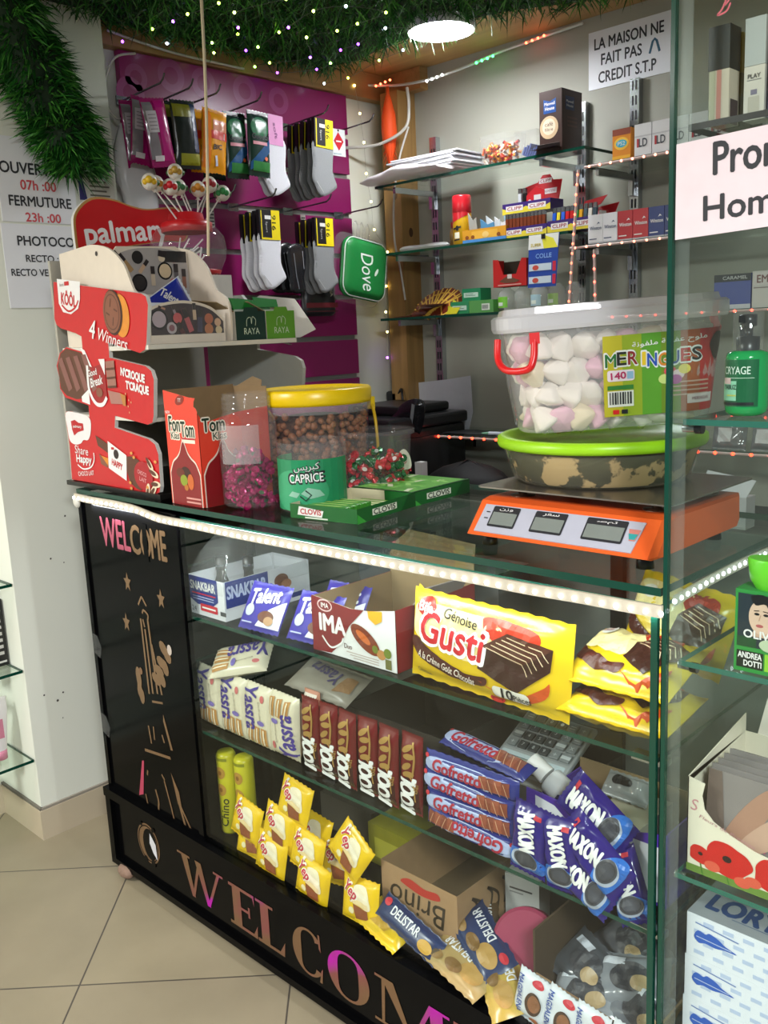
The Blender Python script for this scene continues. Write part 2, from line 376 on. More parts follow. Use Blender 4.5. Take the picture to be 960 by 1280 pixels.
cream_tube(-.43, -.125, .26, 'white tube on pink cap, nearer the aisle'); cream_tube(-.44, -.20, .26, 'white tube on pink cap standing farther from the pillar')
# ---------------------------------------------------------------- artificial grass, hanging under the ceiling and down the pillar
def grass_mat():
    a = bpy.data.materials.new('artificial_grass'); a.use_nodes = True; t = a.node_tree; b = t.nodes['Principled BSDF']; L = t.links.new
    g = t.nodes.new('ShaderNodeNewGeometry'); r = t.nodes.new('ShaderNodeValToRGB')
    e = r.color_ramp.elements; e[0].color = lin('#0f3a14'); e[1].color = lin('#5aa040'); n = r.color_ramp.elements.new(.6); n.color = lin('#22641f')
    L(g.outputs['Random Per Island'], r.inputs[0]); L(r.outputs[0], b.inputs['Base Color']); b.inputs['Roughness'].default_value = .38
    return a
GR = grass_mat()
def blades(b, base, n_dir, L, w):
    d = Vector(n_dir).normalized(); s = d.cross(Vector((random.uniform(-1, 1), random.uniform(-1, 1), random.uniform(-1, 1)))).normalized() * w
    mid = base + d * L * .55; c = s.cross(d).normalized() * L * random.uniform(-.25, .25); tip = base + d * L + c + Vector((0, 0, -.1 * L))
    b.add([base - s, base + s, mid + s * .9 + c * .3, mid - s * .9 + c * .3, tip], [(0, 1, 2, 3), (3, 2, 4)], GR)
def inside(p, poly):
    r = False; n = len(poly)
    for i in range(n):
        (x1, y1), (x2, y2) = poly[i], poly[(i + 1) % n]
        if (y1 > p[1]) != (y2 > p[1]) and p[0] < (x2 - x1) * (p[1] - y1) / (y2 - y1) + x1: r = not r
    return r
# roof mat (x, y at z 2.44)
gp = [(-.385, .42), (-.385, .85), (-.375, 1.20), (-.345, 1.32), (-.22, 1.34), (-.03, 1.31), (.20, 1.30), (.42, 1.34), (.62, 1.46), (1.1, 1.5), (1.3, .6), (.9, -.1), (-.1, -.1), (-.3, .1)]
b = B(); mat_o = [(x, y) for x, y in gp]
b.prism(mat_o, ZF(0, 0, 2.43), .0, .028, m('#0f2b10', .8, var=.2))
k = 0
while k < 13000:
    x, y = random.uniform(-.39, 1.3), random.uniform(-.1, 1.5)
    if not inside((x, y), gp): continue
    if (x > .75 or y < .3) and random.random() < .6: k += 1; continue
    k += 1; d = Vector((random.gauss(0, .75), random.gauss(0, .75), random.uniform(-1, -.15)))
    p = Vector((x, y, 2.43 - random.uniform(0, .015)))
    L = random.uniform(.03, .07)
    if (p + d.normalized() * L).x < -.38: d.x = abs(d.x)
    blades(b, p, d, L, random.uniform(.0014, .0026))
tag(b.build('artificial_grass'), 'green artificial grass mat spread under the wooden ceiling around the lamp', 'artificial grass', kind='stuff')
b = B(); path = catmull([(-.22, .02, 2.44), (-.25, .10, 2.30), (-.262, .165, 2.16), (-.262, .215, 2.06), (-.258, .235, 1.99)], 8, False)
b.tube(path, [.075] * (len(path) - 6) + [.07, .065, .06, .05, .04, .02], m('#0f2b10', .8, var=.2), 12)
for k in range(5200):
    i = random.randrange(len(path)); c = Vector(path[i]); a = random.uniform(0, 2 * pi); tp = 1 if i < len(path) - 6 else .5 + .08 * (len(path) - i)
    d = Vector((cos(a), sin(a), random.uniform(-.75, .25))); p = c + Vector((cos(a), sin(a), 0)) * .066 * tp + Vector((0, 0, random.uniform(-.03, .03)))
    L = random.uniform(.03, .075) * (1 + .35 * noise.noise(p * 22))
    if p.x < -.318: continue
    d2 = d.normalized() * L
    if (p + d2).x < -.325: d.x = abs(d.x) * .3
    d += Vector((noise.noise(p * 18), noise.noise(p * 18 + Vector((5, 0, 0))), noise.noise(p * 18 + Vector((0, 9, 0))) - .2)) * .9
    blades(b, p, d, L, random.uniform(.0018, .0034))
tag(b.build('artificial_grass'), 'green artificial grass garland hanging down the pillar over the opening hours notice', 'artificial grass', kind='stuff')
# ---------------------------------------------------------------- ceiling lamp
t = thing('ceiling_lamp', 'round white glowing ceiling lamp set in the grass', 'lamp', (.24, 1.26, 2.40))
B().lathe([(.105, 0), (.108, .01), (.10, .04), (0, .04)], m('#e8e8e8', .4)).build('housing', t)
dm = m('#f4f7ff', .4, emit=22., var=0)
B().lathe([(0, -.012), (.06, -.010), (.09, -.004), (.104, .004)], dm).build('diffuser', t)
area('ceiling_lamp_light', (.24, 1.26, 2.375), (0, 0, 0), .2, .2, 7.5, (.95, .97, 1), 'DISK')
# ---------------------------------------------------------------- fairy lights and LED strips
def bulbs(parent, pts, cols, r=.0042, e=14.):
    pr = {}
    for i, p in enumerate(pts):
        c = cols[i % len(cols)]
        if c not in pr: o = pr[c] = B().ball((0, 0, 0), r, m(c, .3, emit=e, var=0), 6).build('bulb', parent)
        else: o = pr[c].copy(); COL.objects.link(o); o.parent = parent
        o.location = p
t = thing('fairy_lights', 'violet, lime and white fairy lights draped over the grass ceiling', 'fairy lights', (0, 0, 2.38))
rows = []
for r in range(6):
    y0 = .50 + r * .15
    rows.append([(-.33 + .105 * i + random.uniform(-.02, .02), y0 + random.uniform(-.04, .04) + .05 * sin(i), -.005 + random.uniform(-.012, .01)) for i in range(7)])
pts = [p for k, r in enumerate(rows) for p in (r if k % 2 == 0 else r[::-1])]
pts = [p for p in pts if inside((p[0], p[1]), gp)]
B().tube(catmull(pts, 3, False), .0008, m('#6a6f68', .4), 4).build('wire', t)
cl = ['#a050ff', '#b6f04a', '#c8ff50', '#cfe4ff', '#8a3cf0', '#a8ff60', '#d8f070']
random.shuffle(pts); bulbs(t, pts, cl)
t = thing('fairy_lights', 'warm yellow fairy lights hanging down beside the wooden post', 'fairy lights', (0, 0, 0))
fp = [(-.38, 1.484, 2.40), (-.38, 1.506, 2.303), (-.38, 1.521, 2.20), (-.38, 1.526, 2.086), (-.38, 1.546, 1.983), (-.38, 1.557, 1.878), (-.34, 1.585, 1.79), (-.36, 1.59, 1.66), (-.37, 1.592, 1.559), (-.37, 1.596, 1.48), (-.37, 1.59, 1.377)]
B().tube(catmull(fp, 4, False), .0008, m('#b8b8a8', .4), 4).build('wire', t); bulbs(t, fp[:-1], ['#fff08c', '#ffe27a'], .0048, 9); bulbs(t, fp[-1:], ['#a24cff'], .005, 12)
def led_run(p0, p1, n, col, label, body='#c9b3ac', w=.009, e=10, sag=0., r=.004, nm='led_strip', grp=None):
    p0, p1 = Vector(p0), Vector(p1); t = thing(nm, label, 'light strip', p0, 0, grp)
    P = [(p1 - p0) * (i / 12) + Vector((0, 0, -sag * sin(pi * i / 12))) for i in range(13)]
    B().tube(P, w / 2, m(body, .4), 6).build('strip', t)
    bulbs(t, [(p1 - p0) * ((i + .5) / n) + Vector((0, -w * .45, -sag * sin(pi * (i + .5) / n))) for i in range(n)], [col], r, e); return t
led_run((.665, 1.412, 1.945), (1.10, 1.412, 1.945), 12, '#ff9a80', 'pinkish light strip along edge of upper narrow shelf', e=4)
led_run((.612, 1.412, 1.711), (1.10, 1.412, 1.711), 12, '#ff9a80', 'pinkish light strip along edge of cigarette shelf', e=3)
led_run((.02, 1.412, 1.094), (1.60, 1.412, 1.094), 30, '#ff3a22', 'red dotted light strip along the low shelf edge', e=9, r=.005)
led_run((.648, 1.405, 1.94), (.612, 1.405, 1.535), 14, '#ff7a5a', 'leaning pinkish light strip hung from upper shelf to lower shelf', e=3)
led_run((.703, 1.405, 1.70), (.708, 1.405, 1.505), 5, '#ff4a3a', 'short light strip dropping towards the meringue tub', e=9)
led_run((.74, 1.412, 1.494), (1.60, 1.412, 1.494), 18, '#ff4a3a', 'red light strip behind the meringue tub lid', e=7)
t = thing('fairy_lights', 'loose light tube looped along the ceiling corner', 'fairy lights', (0, 0, 0))
cp = [(-.42, 1.55, 2.42), (-.30, 1.60, 2.40), (-.16, 1.60, 2.385), (-.06, 1.62, 2.39), (.06, 1.64, 2.405), (.18, 1.66, 2.425), (.34, 1.67, 2.435), (.50, 1.67, 2.44)]
B().tube(catmull(cp, 5, False), .005, m('#cfd2cc', .3), 6).build('tube', t)
for x0, y0, z0, c in ((-.35, 1.57, 2.405, '#ff5a3a'), (-.11, 1.59, 2.376, '#ffffff'), (.09, 1.63, 2.402, '#3cff7a'), (.29, 1.65, 2.425, '#ff5a3a')):
    bulbs(t, [(x0 + .022 * i, y0 + .003 * i, z0 + .003 * i) for i in range(4)], [c], .0045, 10)
# ---------------------------------------------------------------- notices
NT = m('#2c2e33', .6, var=0); RED = m('#d04a52', .6, var=0)
PAPER = m('#e9ebef', .55, var=.01)
b = B().box(-.3345, .035, 1.828, -.3325, .262, 2.055, PAPER); f = YF(-.3325, 0, 0)
b.text('OUVERTURE', f, .150, 1.973, .030, NT, .215, bold=.022).text('07h :00', f, .150, 1.929, .026, RED, .105, bold=.02).text('FERMUTURE', f, .152, 1.885, .027, NT, .185, bold=.02).text('23h :00', f, .155, 1.842, .024, RED, .105, bold=.02)
tag(b.build('paper_notice'), 'white opening hours notice taped to the pillar', 'notice')
b = B().box(-.3345, .028, 1.592, -.3325, .272, 1.822, PAPER)
b.text('PHOTOCOPIE', f, .178, 1.777, .026, NT, .215, bold=.02).text('RECTO : 10.00', f, .172, 1.729, .019, NT, .165, bold=.018).text('RECTO VERSO : 15.00', f, .155, 1.69, .019, NT, .225, bold=.018)
tag(b.build('paper_notice'), 'white photocopy price notice taped under the opening hours', 'notice')
b = B().box(-.3345, .275, 1.895, -.3330, .392, 2.075, m('#d9d6cc', .4)); f2 = YF(-.3330, 0, 0)
b.rect(.275, 1.985, .385, 2.07, f2, m('#2b3340', .3)).poly([(.285, 2.02), (.38, 2.045), (.38, 2.066), (.285, 2.066)], f2, m('#c8d6e2', .3), .001).poly([(.275, 1.90), (.30, 1.90), (.285, 1.98), (.275, 1.98)], f2, m('#2f2a6a', .4))
for i in range(5): b.rect(.31, 1.965 - i * .013, .375 - .01 * (i % 2), 1.970 - i * .013, f2, m('#6f6a5e'))
tag(b.build('poster'), 'small poster with dark photo beside the opening hours notice', 'poster')
b = B().box(.505, 1.697, 2.235, .795, 1.699, 2.412, PAPER); f = XF(0, 1.697, 0)
b.text('LA MAISON NE', f, .650, 2.372, .034, NT, .245, bold=.02).text('FAIT PAS', f, .625, 2.322, .034, NT, .145, bold=.02).text('CREDIT S.T.P', f, .645, 2.268, .034, NT, .205, bold=.02)
b.line([(.725, 2.302), (.735, 2.335), (.742, 2.342), (.749, 2.335), (.759, 2.302)], .008, f, m('#2f5f78'))
tag(b.build('paper_notice'), 'white no credit notice on the back wall above the shelves', 'notice')
# ---------------------------------------------------------------- cables, cord, orange duster, plastic bag
CB = m('#cfccc2', .4)
def cable(pts, r, label, nm='cable', mt=CB): tag(B().tube(catmull(pts, 8, False), r, mt, 6).build(nm), label, 'cable')
cable([(-.40, 1.44, 2.175), (-.30, 1.52, 2.18), (-.20, 1.56, 2.225), (-.185, 1.57, 2.30), (-.20, 1.58, 2.37)], .006, 'white cable curling past the orange duster to the post')
cable([(-.19, 1.57, 2.23), (-.235, 1.56, 2.12), (-.27, 1.56, 1.98), (-.285, 1.57, 1.83), (-.27, 1.58, 1.72), (-.25, 1.58, 1.60)], .004, 'thin white cable hanging down the wooden post')
cable([(-.38, .50, 2.18), (-.36, .44, 2.15), (-.39, .42, 2.22), (-.40, .47, 2.33), (-.40, .55, 2.36)], .004, 'white cable hooked at the end of the slat wall')
cable([(-.37, .44, 2.40), (-.37, .56, 2.385), (-.372, .70, 2.375), (-.37, .95, 2.372)], .004, 'white cable under the wooden beam')
tag(B().tube(catmull([(.30, .30, 2.44), (.285, .30, 2.1), (.262, .295, 1.80), (.255, .29, 1.69)], 8, False), .0042, m('#d9c9a8', .7), 6).build('cord'), 'thin cream cord hanging from the ceiling past the lollipop jar', 'cord')
t = thing('feather_duster', 'bright orange duster hanging by the wooden post', 'duster', (-.29, 1.57, 2.2))
bd = B(); OR = m('#ff5a1c', .6, var=.1)
pr = [(0, -.10), (.008, -.09), (.022, -.03), (.030, .03), (.026, .09), (.014, .14), (.006, .165), (.006, .19), (0, .19)]
bd.lathe(pr, OR, n=16)
for i in range(160):
    a = random.uniform(0, 2 * pi); z = random.uniform(-.08, .12); r = .026
    d = Vector((cos(a) * .6, sin(a) * .6, -1.2)); base = Vector((cos(a) * r * .8, sin(a) * r * .8, z)); s_ = d.cross(Vector((cos(a), sin(a), .3))).normalized() * .002
    bd.add([base - s_, base + s_, base + d * .02], [(0, 1, 2)], OR)
bd.build('tassel', t)
b = B(); rg = []
for k in range(12):
    f = k / 11; z = 2.13 - .26 * f; wd = .012 + .055 * sin(pi * min(1, f * .75 + .05))
    rg.append([Vector((-.345 + .5 * wd * cos(a) + .01 * noise.noise(Vector((a, f * 4, 0))), .455 + .04 * f + wd * sin(a) + .018 * noise.noise(Vector((a * 2, f * 5, 3))), z + .012 * noise.noise(Vector((a * 3, f, 1))))) for a in [2 * pi * i / 18 for i in range(18)]])
b.loft(rg, clear('white_bag_film', (1, 1, 1), 1.4, .62, (.86, .87, .88), .25), True, True)
tag(b.build('plastic_bag'), 'crumpled translucent white plastic bag hanging at the pillar edge', 'plastic bag')
# ---------------------------------------------------------------- goods hanging on the slat wall
def puff(b, poly, fr, t, mt, L=.012, r=None, back=None):
    vs, fs = subdiv([Vector(p) for p in poly], [tuple(range(len(poly)))], L); r = r or t; n = len(poly)
    def dist(p):
        d = 9
        for i in range(n):
            a, c = Vector(poly[i]), Vector(poly[(i + 1) % n]); q = c - a; s_ = max(0, min(1, (p - a).dot(q) / max(q.length_squared, 1e-12))); d = min(d, (p - a - q * s_).length)
        return d
    h = [t / 2 * sqrt(max(0, 1 - (1 - min(1, dist(p) / r)) ** 2)) for p in vs]
    b.add([fr(p.x, p.y, q) for p, q in zip(vs, h)], fs, mt, True)
    b.add([fr(p.x, p.y, -q) for p, q in zip(vs, h)], [f[::-1] for f in fs], back or mt, True); return b
STEEL = m('#77797c', .25, .85, var=0)
def hook(y, z, label, tagc=True):
    t = thing('wall_hook', label, 'hook', (-.40, y, z), 0, 'chrome hooks on the slat wall')
    B().tube([(0, 0, 0), (.10, 0, .004), (.21, 0, .008), (.225, 0, .016), (.235, 0, .03)], .0028, STEEL, 6).box(-.004, -.022, -.014, .002, .022, .012, STEEL).build('prong', t)
    if tagc:
        b = B().box(.012, .05, -.075, .014, .072, -.01, m('#c6c4bd', .5)); f = YF(.014, 0, 0)
        for i in range(5): b.rect(.052, -.068 + i * .011, .070, -.063 + i * .011, f, m('#4b4b4b'))
        b.build('price_tag', t)
for y, z, lb in ((.49, 2.215, 'chrome hook holding the magenta razor packs'), (.59, 2.215, 'chrome hook holding the black and olive packs'), (.69, 2.215, 'chrome hook holding the orange and yellow packs'), (.85, 2.215, 'chrome hook holding the dark green packs'),
                 (1.14, 2.215, 'chrome hook holding the upper grey socks'), (1.36, 2.215, 'bare chrome hook beyond the red diamond card'), (.72, 1.925, 'bare chrome hook left of the white ankle socks'), (.885, 1.925, 'chrome hook holding the white ankle socks'),
                 (1.13, 1.925, 'chrome hook holding the lower grey socks'), (1.385, 1.925, 'chrome hook above the green toiletry bag')): hook(y, z, lb, tagc=y not in (.59, .69, 1.36, 1.385))
def razor_pack(kind, T, label, name='razor_pack', seed=1):
    if kind == 'magenta':
        b, fn = pack(.085, .195, .022, m('#96125f', .25), crimp=.014, seed=seed); b.rect(-.04, -.075, -.008, .085, fn, m('#8f8a8f', .15, .2), .001, .012)
        b.rect(-.034, .0, -.001, .06, fn, m('#bdb6bb', .4), .0018, .012)
        for i in range(5): b.rect(-.03, .008 + i * .01, -.005, .010 + i * .01, fn, m('#6d5f68'), .0026, .012)
        b.rect(.0, -.08, .03, .09, fn, m('#b01c74', .2), .001, .012).rect(-.03, -.08, .0, -.065, fn, m('#dad5d8'), .0018, .01)
    elif kind == 'dark':
        b, fn = pack(.088, .20, .022, m('#1a211e', .2), crimp=.012, seed=seed); b.rect(-.04, .05, .03, .087, fn, m('#77761f', .3), .001, .012).rect(-.03, -.088, .04, -.055, fn, m('#8b8a1d', .3), .001, .012).rect(.022, -.05, .04, .09, fn, m('#1c2a55', .3), .0014, .012)
    elif kind == 'orange':
        b, fn = pack(.092, .19, .022, m('#e79a12', .25), crimp=.012, seed=seed); b.rect(-.044, -.085, -.018, .085, fn, m('#ee7d10', .3), .001, .012).rect(-.018, .005, .044, .03, fn, m('#d2331f', .3), .0014, .012).rect(-.012, .03, .042, .062, fn, m('#d88a68', .2), .001, .012)
        b.text('BIC', fn, .006, -.018, .014, m('#1a1a1a'), .034, .0025, .03, .2, 8, .008).line([(.0, -.045), (.006, -.075)], .008, fn, m('#d8dbe4'), .002, .01).text('1', fn, .030, .017, .018, WHITE, off=.0025)
    else:
        b, fn = pack(.088, .205, .022, m('#123026', .22), crimp=.014, seed=seed)
        b.rect(-.041, .088, .041, .1, fn, m('#0c1210', .3), .0008, .012).poly(ell(.0, .05, .036, .032), fn, m('#1f6a41', .25), .001, .012).poly([(-.04, -.06), (.0, -.02), (.04, .02), (.04, -.02), (0, -.06), (-.04, -.085)], fn, m('#1d4f7e', .25), .001, .012).rect(-.03, -.085, .041, -.055, fn, m('#2f7a3a', .3), .0012, .012)
        b.text('Goodtai', fn, .002, .022, .016, m('#14201c'), .07, .0022, .02, .2, 0, .008).rect(-.03, -.004, .026, .006, fn, m('#c8808a'), .0022, .01).poly(ell(.02, -.045, .006, .006), fn, m('#d8622a'), .003)
    return tag(b.build(name, None, T), label, 'razor pack', 'razor packs on the slat wall')
HG = lambda x, y, z, r=0: TR(x, y, z, 0, r, 90)
razor_pack('magenta', HG(-.22, .487, 2.09, -8), 'magenta and silver pack, foremost on its hook', seed=1); razor_pack('magenta', HG(-.27, .47, 2.10, 6), 'magenta pack second on its hook, half hidden', seed=2); razor_pack('magenta', HG(-.32, .475, 2.10, -4), 'deep magenta pack nearest the slat wall', seed=3)
razor_pack('dark', HG(-.22, .585, 2.095, -3), 'black pack with olive top and navy edge, foremost on its hook', seed=4); razor_pack('dark', HG(-.27, .575, 2.10, 3), 'black and olive pack behind another black one', seed=5)
razor_pack('orange', HG(-.22, .69, 2.088, 6), 'orange and yellow pack with red band, foremost on its hook', seed=6); razor_pack('orange', HG(-.27, .675, 2.095, -2), 'orange pack behind the yellow fronted one', seed=7)
razor_pack('green', HG(-.22, .868, 2.098, 2), 'dark green and blue pack in front of its twin', seed=8); razor_pack('green', HG(-.245, .795, 2.09, -1), 'dark green pack overlapped by the one with pink stripe', seed=9); razor_pack('green', HG(-.29, .74, 2.09, 3), 'dark pack hanging behind both green ones', seed=10)
YEL = m('#f2dc1e', .35); BLK = m('#15161a', .4)
def sock(col, w, T, label, card='yellow', grp='ankle socks on the slat wall', long=False):
    t = thing('sock_pair', label, 'socks', T=T, group=grp); f = XF(0, 0, 0)
    o = [(-.043, .05), (.045, .05), (.047, -.04), (.066, -.085), (.058, -.10), (.01, -.128), (-.02, -.125), (-.036, -.10), (-.05, -.075), (-.046, -.02)]
    b = B(); puff(b, catmull(o, 4), f, .012, m(col, .85, bump=.1, scale=300), .012)
    b.line([(-.035, -.085), (-.005, -.118)], .002, f, m('#b9b9b9', .9), .0068).build('sock', t)
    b = B()
    if card == 'yellow':
        b.box(-.042, -.008, .03, .044, .008, .125, BLK); fr = XF(0, -.008, 0); b.rect(-.036, .032, -.032, .122, fr, YEL).rect(.008, .032, .044, .125, fr, YEL).rect(-.036, .03, .044, .036, fr, YEL, .0007)
        b.text('916', fr, .018, .085, .017, m('#3c3a10'), .048, .001, .02, 0, -90).rect(-.02, .095, .006, .107, fr, WHITE, .001).text('Sport', fr, -.014, .07, .010, m('#c9c9c9'), .035, .001, 0, 0, -90)
    else:
        b.box(-.03, -.008, .03, .034, .008, .125, m('#d98ac0', .5)); fr = XF(0, -.008, 0); b.text('soft', fr, .0, .075, .012, m('#8d3f7d'), .05, .001, .02, 0, -80)
    b.build('header_card', t)
    return t
GREY = '#8b8d8e'
def sock_stack(col, y, z, x0, n, names, roll=0, card='yellow'):
    s0 = None
    for i in range(n):
        T = HG(x0 - .028 * i, y - .004 * i + .006 * (i % 2), z - .002 * i, roll + (i % 3 - 1) * 1.5)
        if s0 is None: s0 = sock(col, .09, T, names[0], card)
        else: dup(s0, T, names[i])
od = ['foremost', 'second', 'third', 'fourth', 'fifth', 'sixth']
sock_stack(GREY, 1.150, 2.085, -.22, 5, [f'grey ankle socks on the upper hook, {q} from the front' for q in od], 4)
sock_stack('#e3e4ea', .885, 1.768, -.22, 4, [f'white ankle socks with yellow card, {q} from the front' for q in od], 2)
sock_stack(GREY, 1.13, 1.756, -.22, 4, [f'grey ankle socks on the lower hook, {q} from the front' for q in od], 2)
sock_stack('#dcdce2', .945, 2.075, -.235, 2, ['long white socks with pink card beside dark green packs', 'white socks with pink card behind another white pair'], 4, 'pink')
b = B().box(-.302, 1.274, 2.117, -.30, 1.342, 2.21, m('#dfe0e2', .5)); f = YF(-.30, 0, 0)
b.poly([(1.308, 2.135), (1.333, 2.168), (1.308, 2.20), (1.283, 2.168)], f, m('#c8202a', .4)).rect(1.295, 2.165, 1.321, 2.17, f, WHITE, .001).rect(1.28, 2.123, 1.32, 2.126, f, m('#88aaaa')).poly(ell(1.308, 2.205, .004, .004), f, BLK, .001)
b.tube([(-.31, 1.308, 2.206), (-.345, 1.308, 2.218)], .0015, STEEL, 5)
tag(b.build('hang_card'), 'white card with red diamond hanging beside the grey socks', 'card')
def insole(T, label):
    b = B(); puff(b, catmull([(-.04, .07), (.0, .085), (.036, .07), (.04, .02), (.03, -.03), (.034, -.075), (.0, -.085), (-.035, -.075), (-.036, -.02), (-.045, .03)], 4), XF(0, 0, 0), .012, m('#1e1f22', .2), .014)
    b.line([(-.02, .05), (-.01, -.03), (.0, -.07)], .004, XF(0, 0, 0), m('#6a6c70', .2), .0066).line([(.02, .06), (.025, .0)], .003, XF(0, 0, 0), m('#8a8c90', .2), .0066)
    tag(b.build('insole_pack', None, T), label, 'insoles', 'black insole packs')
insole(HG(-.25, 1.03, 1.71, 2), 'shiny black insole pack foremost between the two ankle sock bundles'); insole(HG(-.275, 1.01, 1.715, -2), 'black insole pack second from the front'); insole(HG(-.30, .99, 1.715, 2), 'black insole pack nearest the slat wall')
b = B(); f = XF(0, 0, 0); puff(b, rrect(-.08, -.075, .08, .075, .02), f, .04, m('#2a2b2e', .3), .016, .03)
b.rect(-.078, -.045, .078, -.028, f, m('#7d2a36', .4), .0212, .01).rect(-.078, -.06, .078, -.056, f, m('#5b2a32', .4), .0212, .01).text('ENNA', f, .045, .02, .014, m('#cfc8a8'), .05, .0215, .02, 0, -80).poly(ell(-.065, .04, .006, .006), f, m('#d86a2a'), .021)
tag(b.build('toiletry_bag', None, HG(-.30, 1.165, 1.622, 0)), 'dark grey toiletry bag with red stripe behind the grey socks', 'toiletry bag')
t = thing('toiletry_bag', 'bright green toiletry bag with white piping and lettering', 'toiletry bag', T=HG(-.215, 1.318, 1.708, 9))
b = B(); puff(b, rrect(-.112, -.108, .112, .108, .045), f, .05, m('#16803a', .45, bump=.08, scale=60), .014, .035); b.build('body', t)
o = rrect(-.108, -.104, .108, .104, .042); b = B(); b.tube([f(u, v, .012) for u, v in o + o[:1]], .0022, m('#dfe9df', .5), 6).build('piping', t)
b = B(); b.text('Dove', f, .0, -.01, .062, m('#e4efe4', .5), .135, .0262, -.005, .25, -80, .01).poly(rot2(ell(.045, -.005, .016, .006), 60, (.045, -.005)), f, m('#e4efe4', .5), .0262).build('lettering', t)
b = B(); b.loft([[f(u * 1.06, v * 1.08, w) for u, v in rrect(-.115, -.115, .115, .115, .04)] for w in (-.032, -.028)], FILM, True)
for u in (-.06, -.03, .0): b.tube([f(u, .11, .0), f(u - .004, .15, .0), f(u + .008, .165, 0), f(u + .02, .15, 0), f(u + .018, .11, 0)], .003, PLAS, 6)
b.build('clear_pouch', t)
# ---------------------------------------------------------------- goods on the glass shelves of the back wall
t = thing('paper_pile', 'loose pile of white sheets slipping out of a bag', 'papers', (0, 1.50, 2.0105))
for i in range(8):
    B().box(-.17 + .008 * (i % 3), -.075 - .006 * i % 5 * .1, 0, .12 + .006 * (i % 4), .10, .0045, m('#dfe0e4', .6)).build('sheet', t, TR(.01 * (i % 3), .004 * (i % 2), .022 + .007 * i, rz=(i * 37 % 9) - 4))
b = B(); rg = []
for k in range(9):
    q = k / 8; x = -.23 + .36 * q; hh = .012 + .03 * sin(pi * min(1, q * 1.1)); rg.append([Vector((x, -.11 + .005 * sin(k) + .055 * cos(a) * (1 + .2 * sin(k * 2)), .010 - .012 * (1 - q) + hh * .5 + hh * .5 * sin(a) + .005 * noise.noise(Vector((k, a, 0))))) for a in [2 * pi * i / 14 for i in range(14)]])
b.loft(rg, clear('pink_white_film', (1, 1, 1), 1.4, .8, (.86, .8, .82), .3), True, True); b.build('bag', t)
def candy_jar(x, y, z, w, d, h, label, colors, n, name='candy_jar'):
    t = thing(name, label, 'jar', (x, y, z)); o = rrect(-w / 2, -d / 2, w / 2, d / 2, min(w, d) * .3)
    B().loft([[Vector((u * s_, v * s_, zz)) for u, v in o] for s_, zz in ((.9, 0), (.95, h * .02), (1, h * .85), (1, h))], PLAS, False, True).poly([(u * .9, v * .9) for u, v in o], ZF(0, 0, .001), PLAS, 0).build('body', t)
    b = B()
    for i in range(n):
        c = Vector((random.uniform(-.38, .38) * w, random.uniform(-.38, .38) * d, h * (.10 + .60 * random.random()))); L = .011
        dr = Vector((random.uniform(-1, 1), random.uniform(-1, 1), random.uniform(-1, 1))).normalized() * L
        b.tube([c - dr, c - dr * .6, c + dr * .6, c + dr], [.006, .0045, .0045, .006], m(random.choice(colors), .3), 6)
    return t, b
t, b = candy_jar(.305, 1.485, 2.011, .15, .09, .095, 'clear tub of orange and red wrapped candies on the shelf', ['#d8622a', '#b8322a', '#e89a3a', '#7a2a1c', '#d8c8b8'], 75)
tag(b.build('wrapped_candies'), 'orange and red wrapped candies filling the shelf tub', 'candies', kind='stuff').location = (.305, 1.485, 2.011)
t = thing('clear_box', 'clear box with blue pieces next to the coffee carton', 'box', (.425, 1.49, 2.011))
B().box(-.042, -.045, 0, .042, .045, .085, PLAS).build('body', t)
b = B()
for k in range(6): b.box(-.03 + .009 * k, -.03, .004, -.024 + .009 * k, .03, .03 + .008 * (k % 3), m('#31437d', .4), TR(0, 0, 0, ry=25))
b.build('contents', t)
t = thing('coffee_carton', 'brown coffee carton with blue label, its lid flap torn', 'carton', (.487, 1.435, 2.011))
b = B().box(0, 0, 0, .083, .115, .185, m('#3a221b', .35)); f = XF(0, 0, 0); g = YF(.083, 0, 0)
b.poly([(.016, .118), (.062, .118), (.062, .16), (.04, .152), (.016, .16)], f, m('#1c4c92', .3)).text('Maxwell', f, .039, .146, .009, WHITE, .038, bold=.02).text('House', f, .039, .132, .010, WHITE, .034, bold=.02)
b.poly(ell(.036, .076, .034, .034), f, m('#c7a983', .4), .0007).poly(ell(.036, .078, .024, .024), f, m('#e0cdb2', .4), .0011).text('café', f, .036, .086, .012, m('#5a3a2a'), .03, .0015).text('filtre', f, .036, .07, .010, m('#5a3a2a'), .03, .0015)
b.rect(.02, .125, .07, .165, g, m('#22315c', .3)).text('Maxwell', g, .045, .150, .008, WHITE, .04).text('House', g, .045, .138, .008, WHITE, .036)
for i in range(3): b.rect(.03, .10 - i * .012, .085, .106 - i * .012, g, m('#57392f'))
b.build('body', t); B().poly([(-.02, -.03), (.085, -.04), (.083, 0), (0, 0)], ZF(0, 0, .012), m('#241611', .5), 0).prism([(-.012, 0), (.075, -.004), (.083, .028), (.0, .03)], Fr((0, 0, 0), (1, 0, 0), (0, -.5, 1)), -.001, .001, m('#281812', .5)).build('flap', t)
def small_carton(name, x, y, z, w, d, h, col, label, cat, draw=None, grp=None, T=None):
    b = B().box(0, 0, 0, w, d, h, m(col, .35))
    if draw: draw(b, XF(0, 0, 0), YF(w, 0, 0), ZF(0, 0, h))
    o = b.build(name); o.location = (x, y, z)
    if T is not None: o.matrix_world = T
    return tag(o, label, cat, grp)
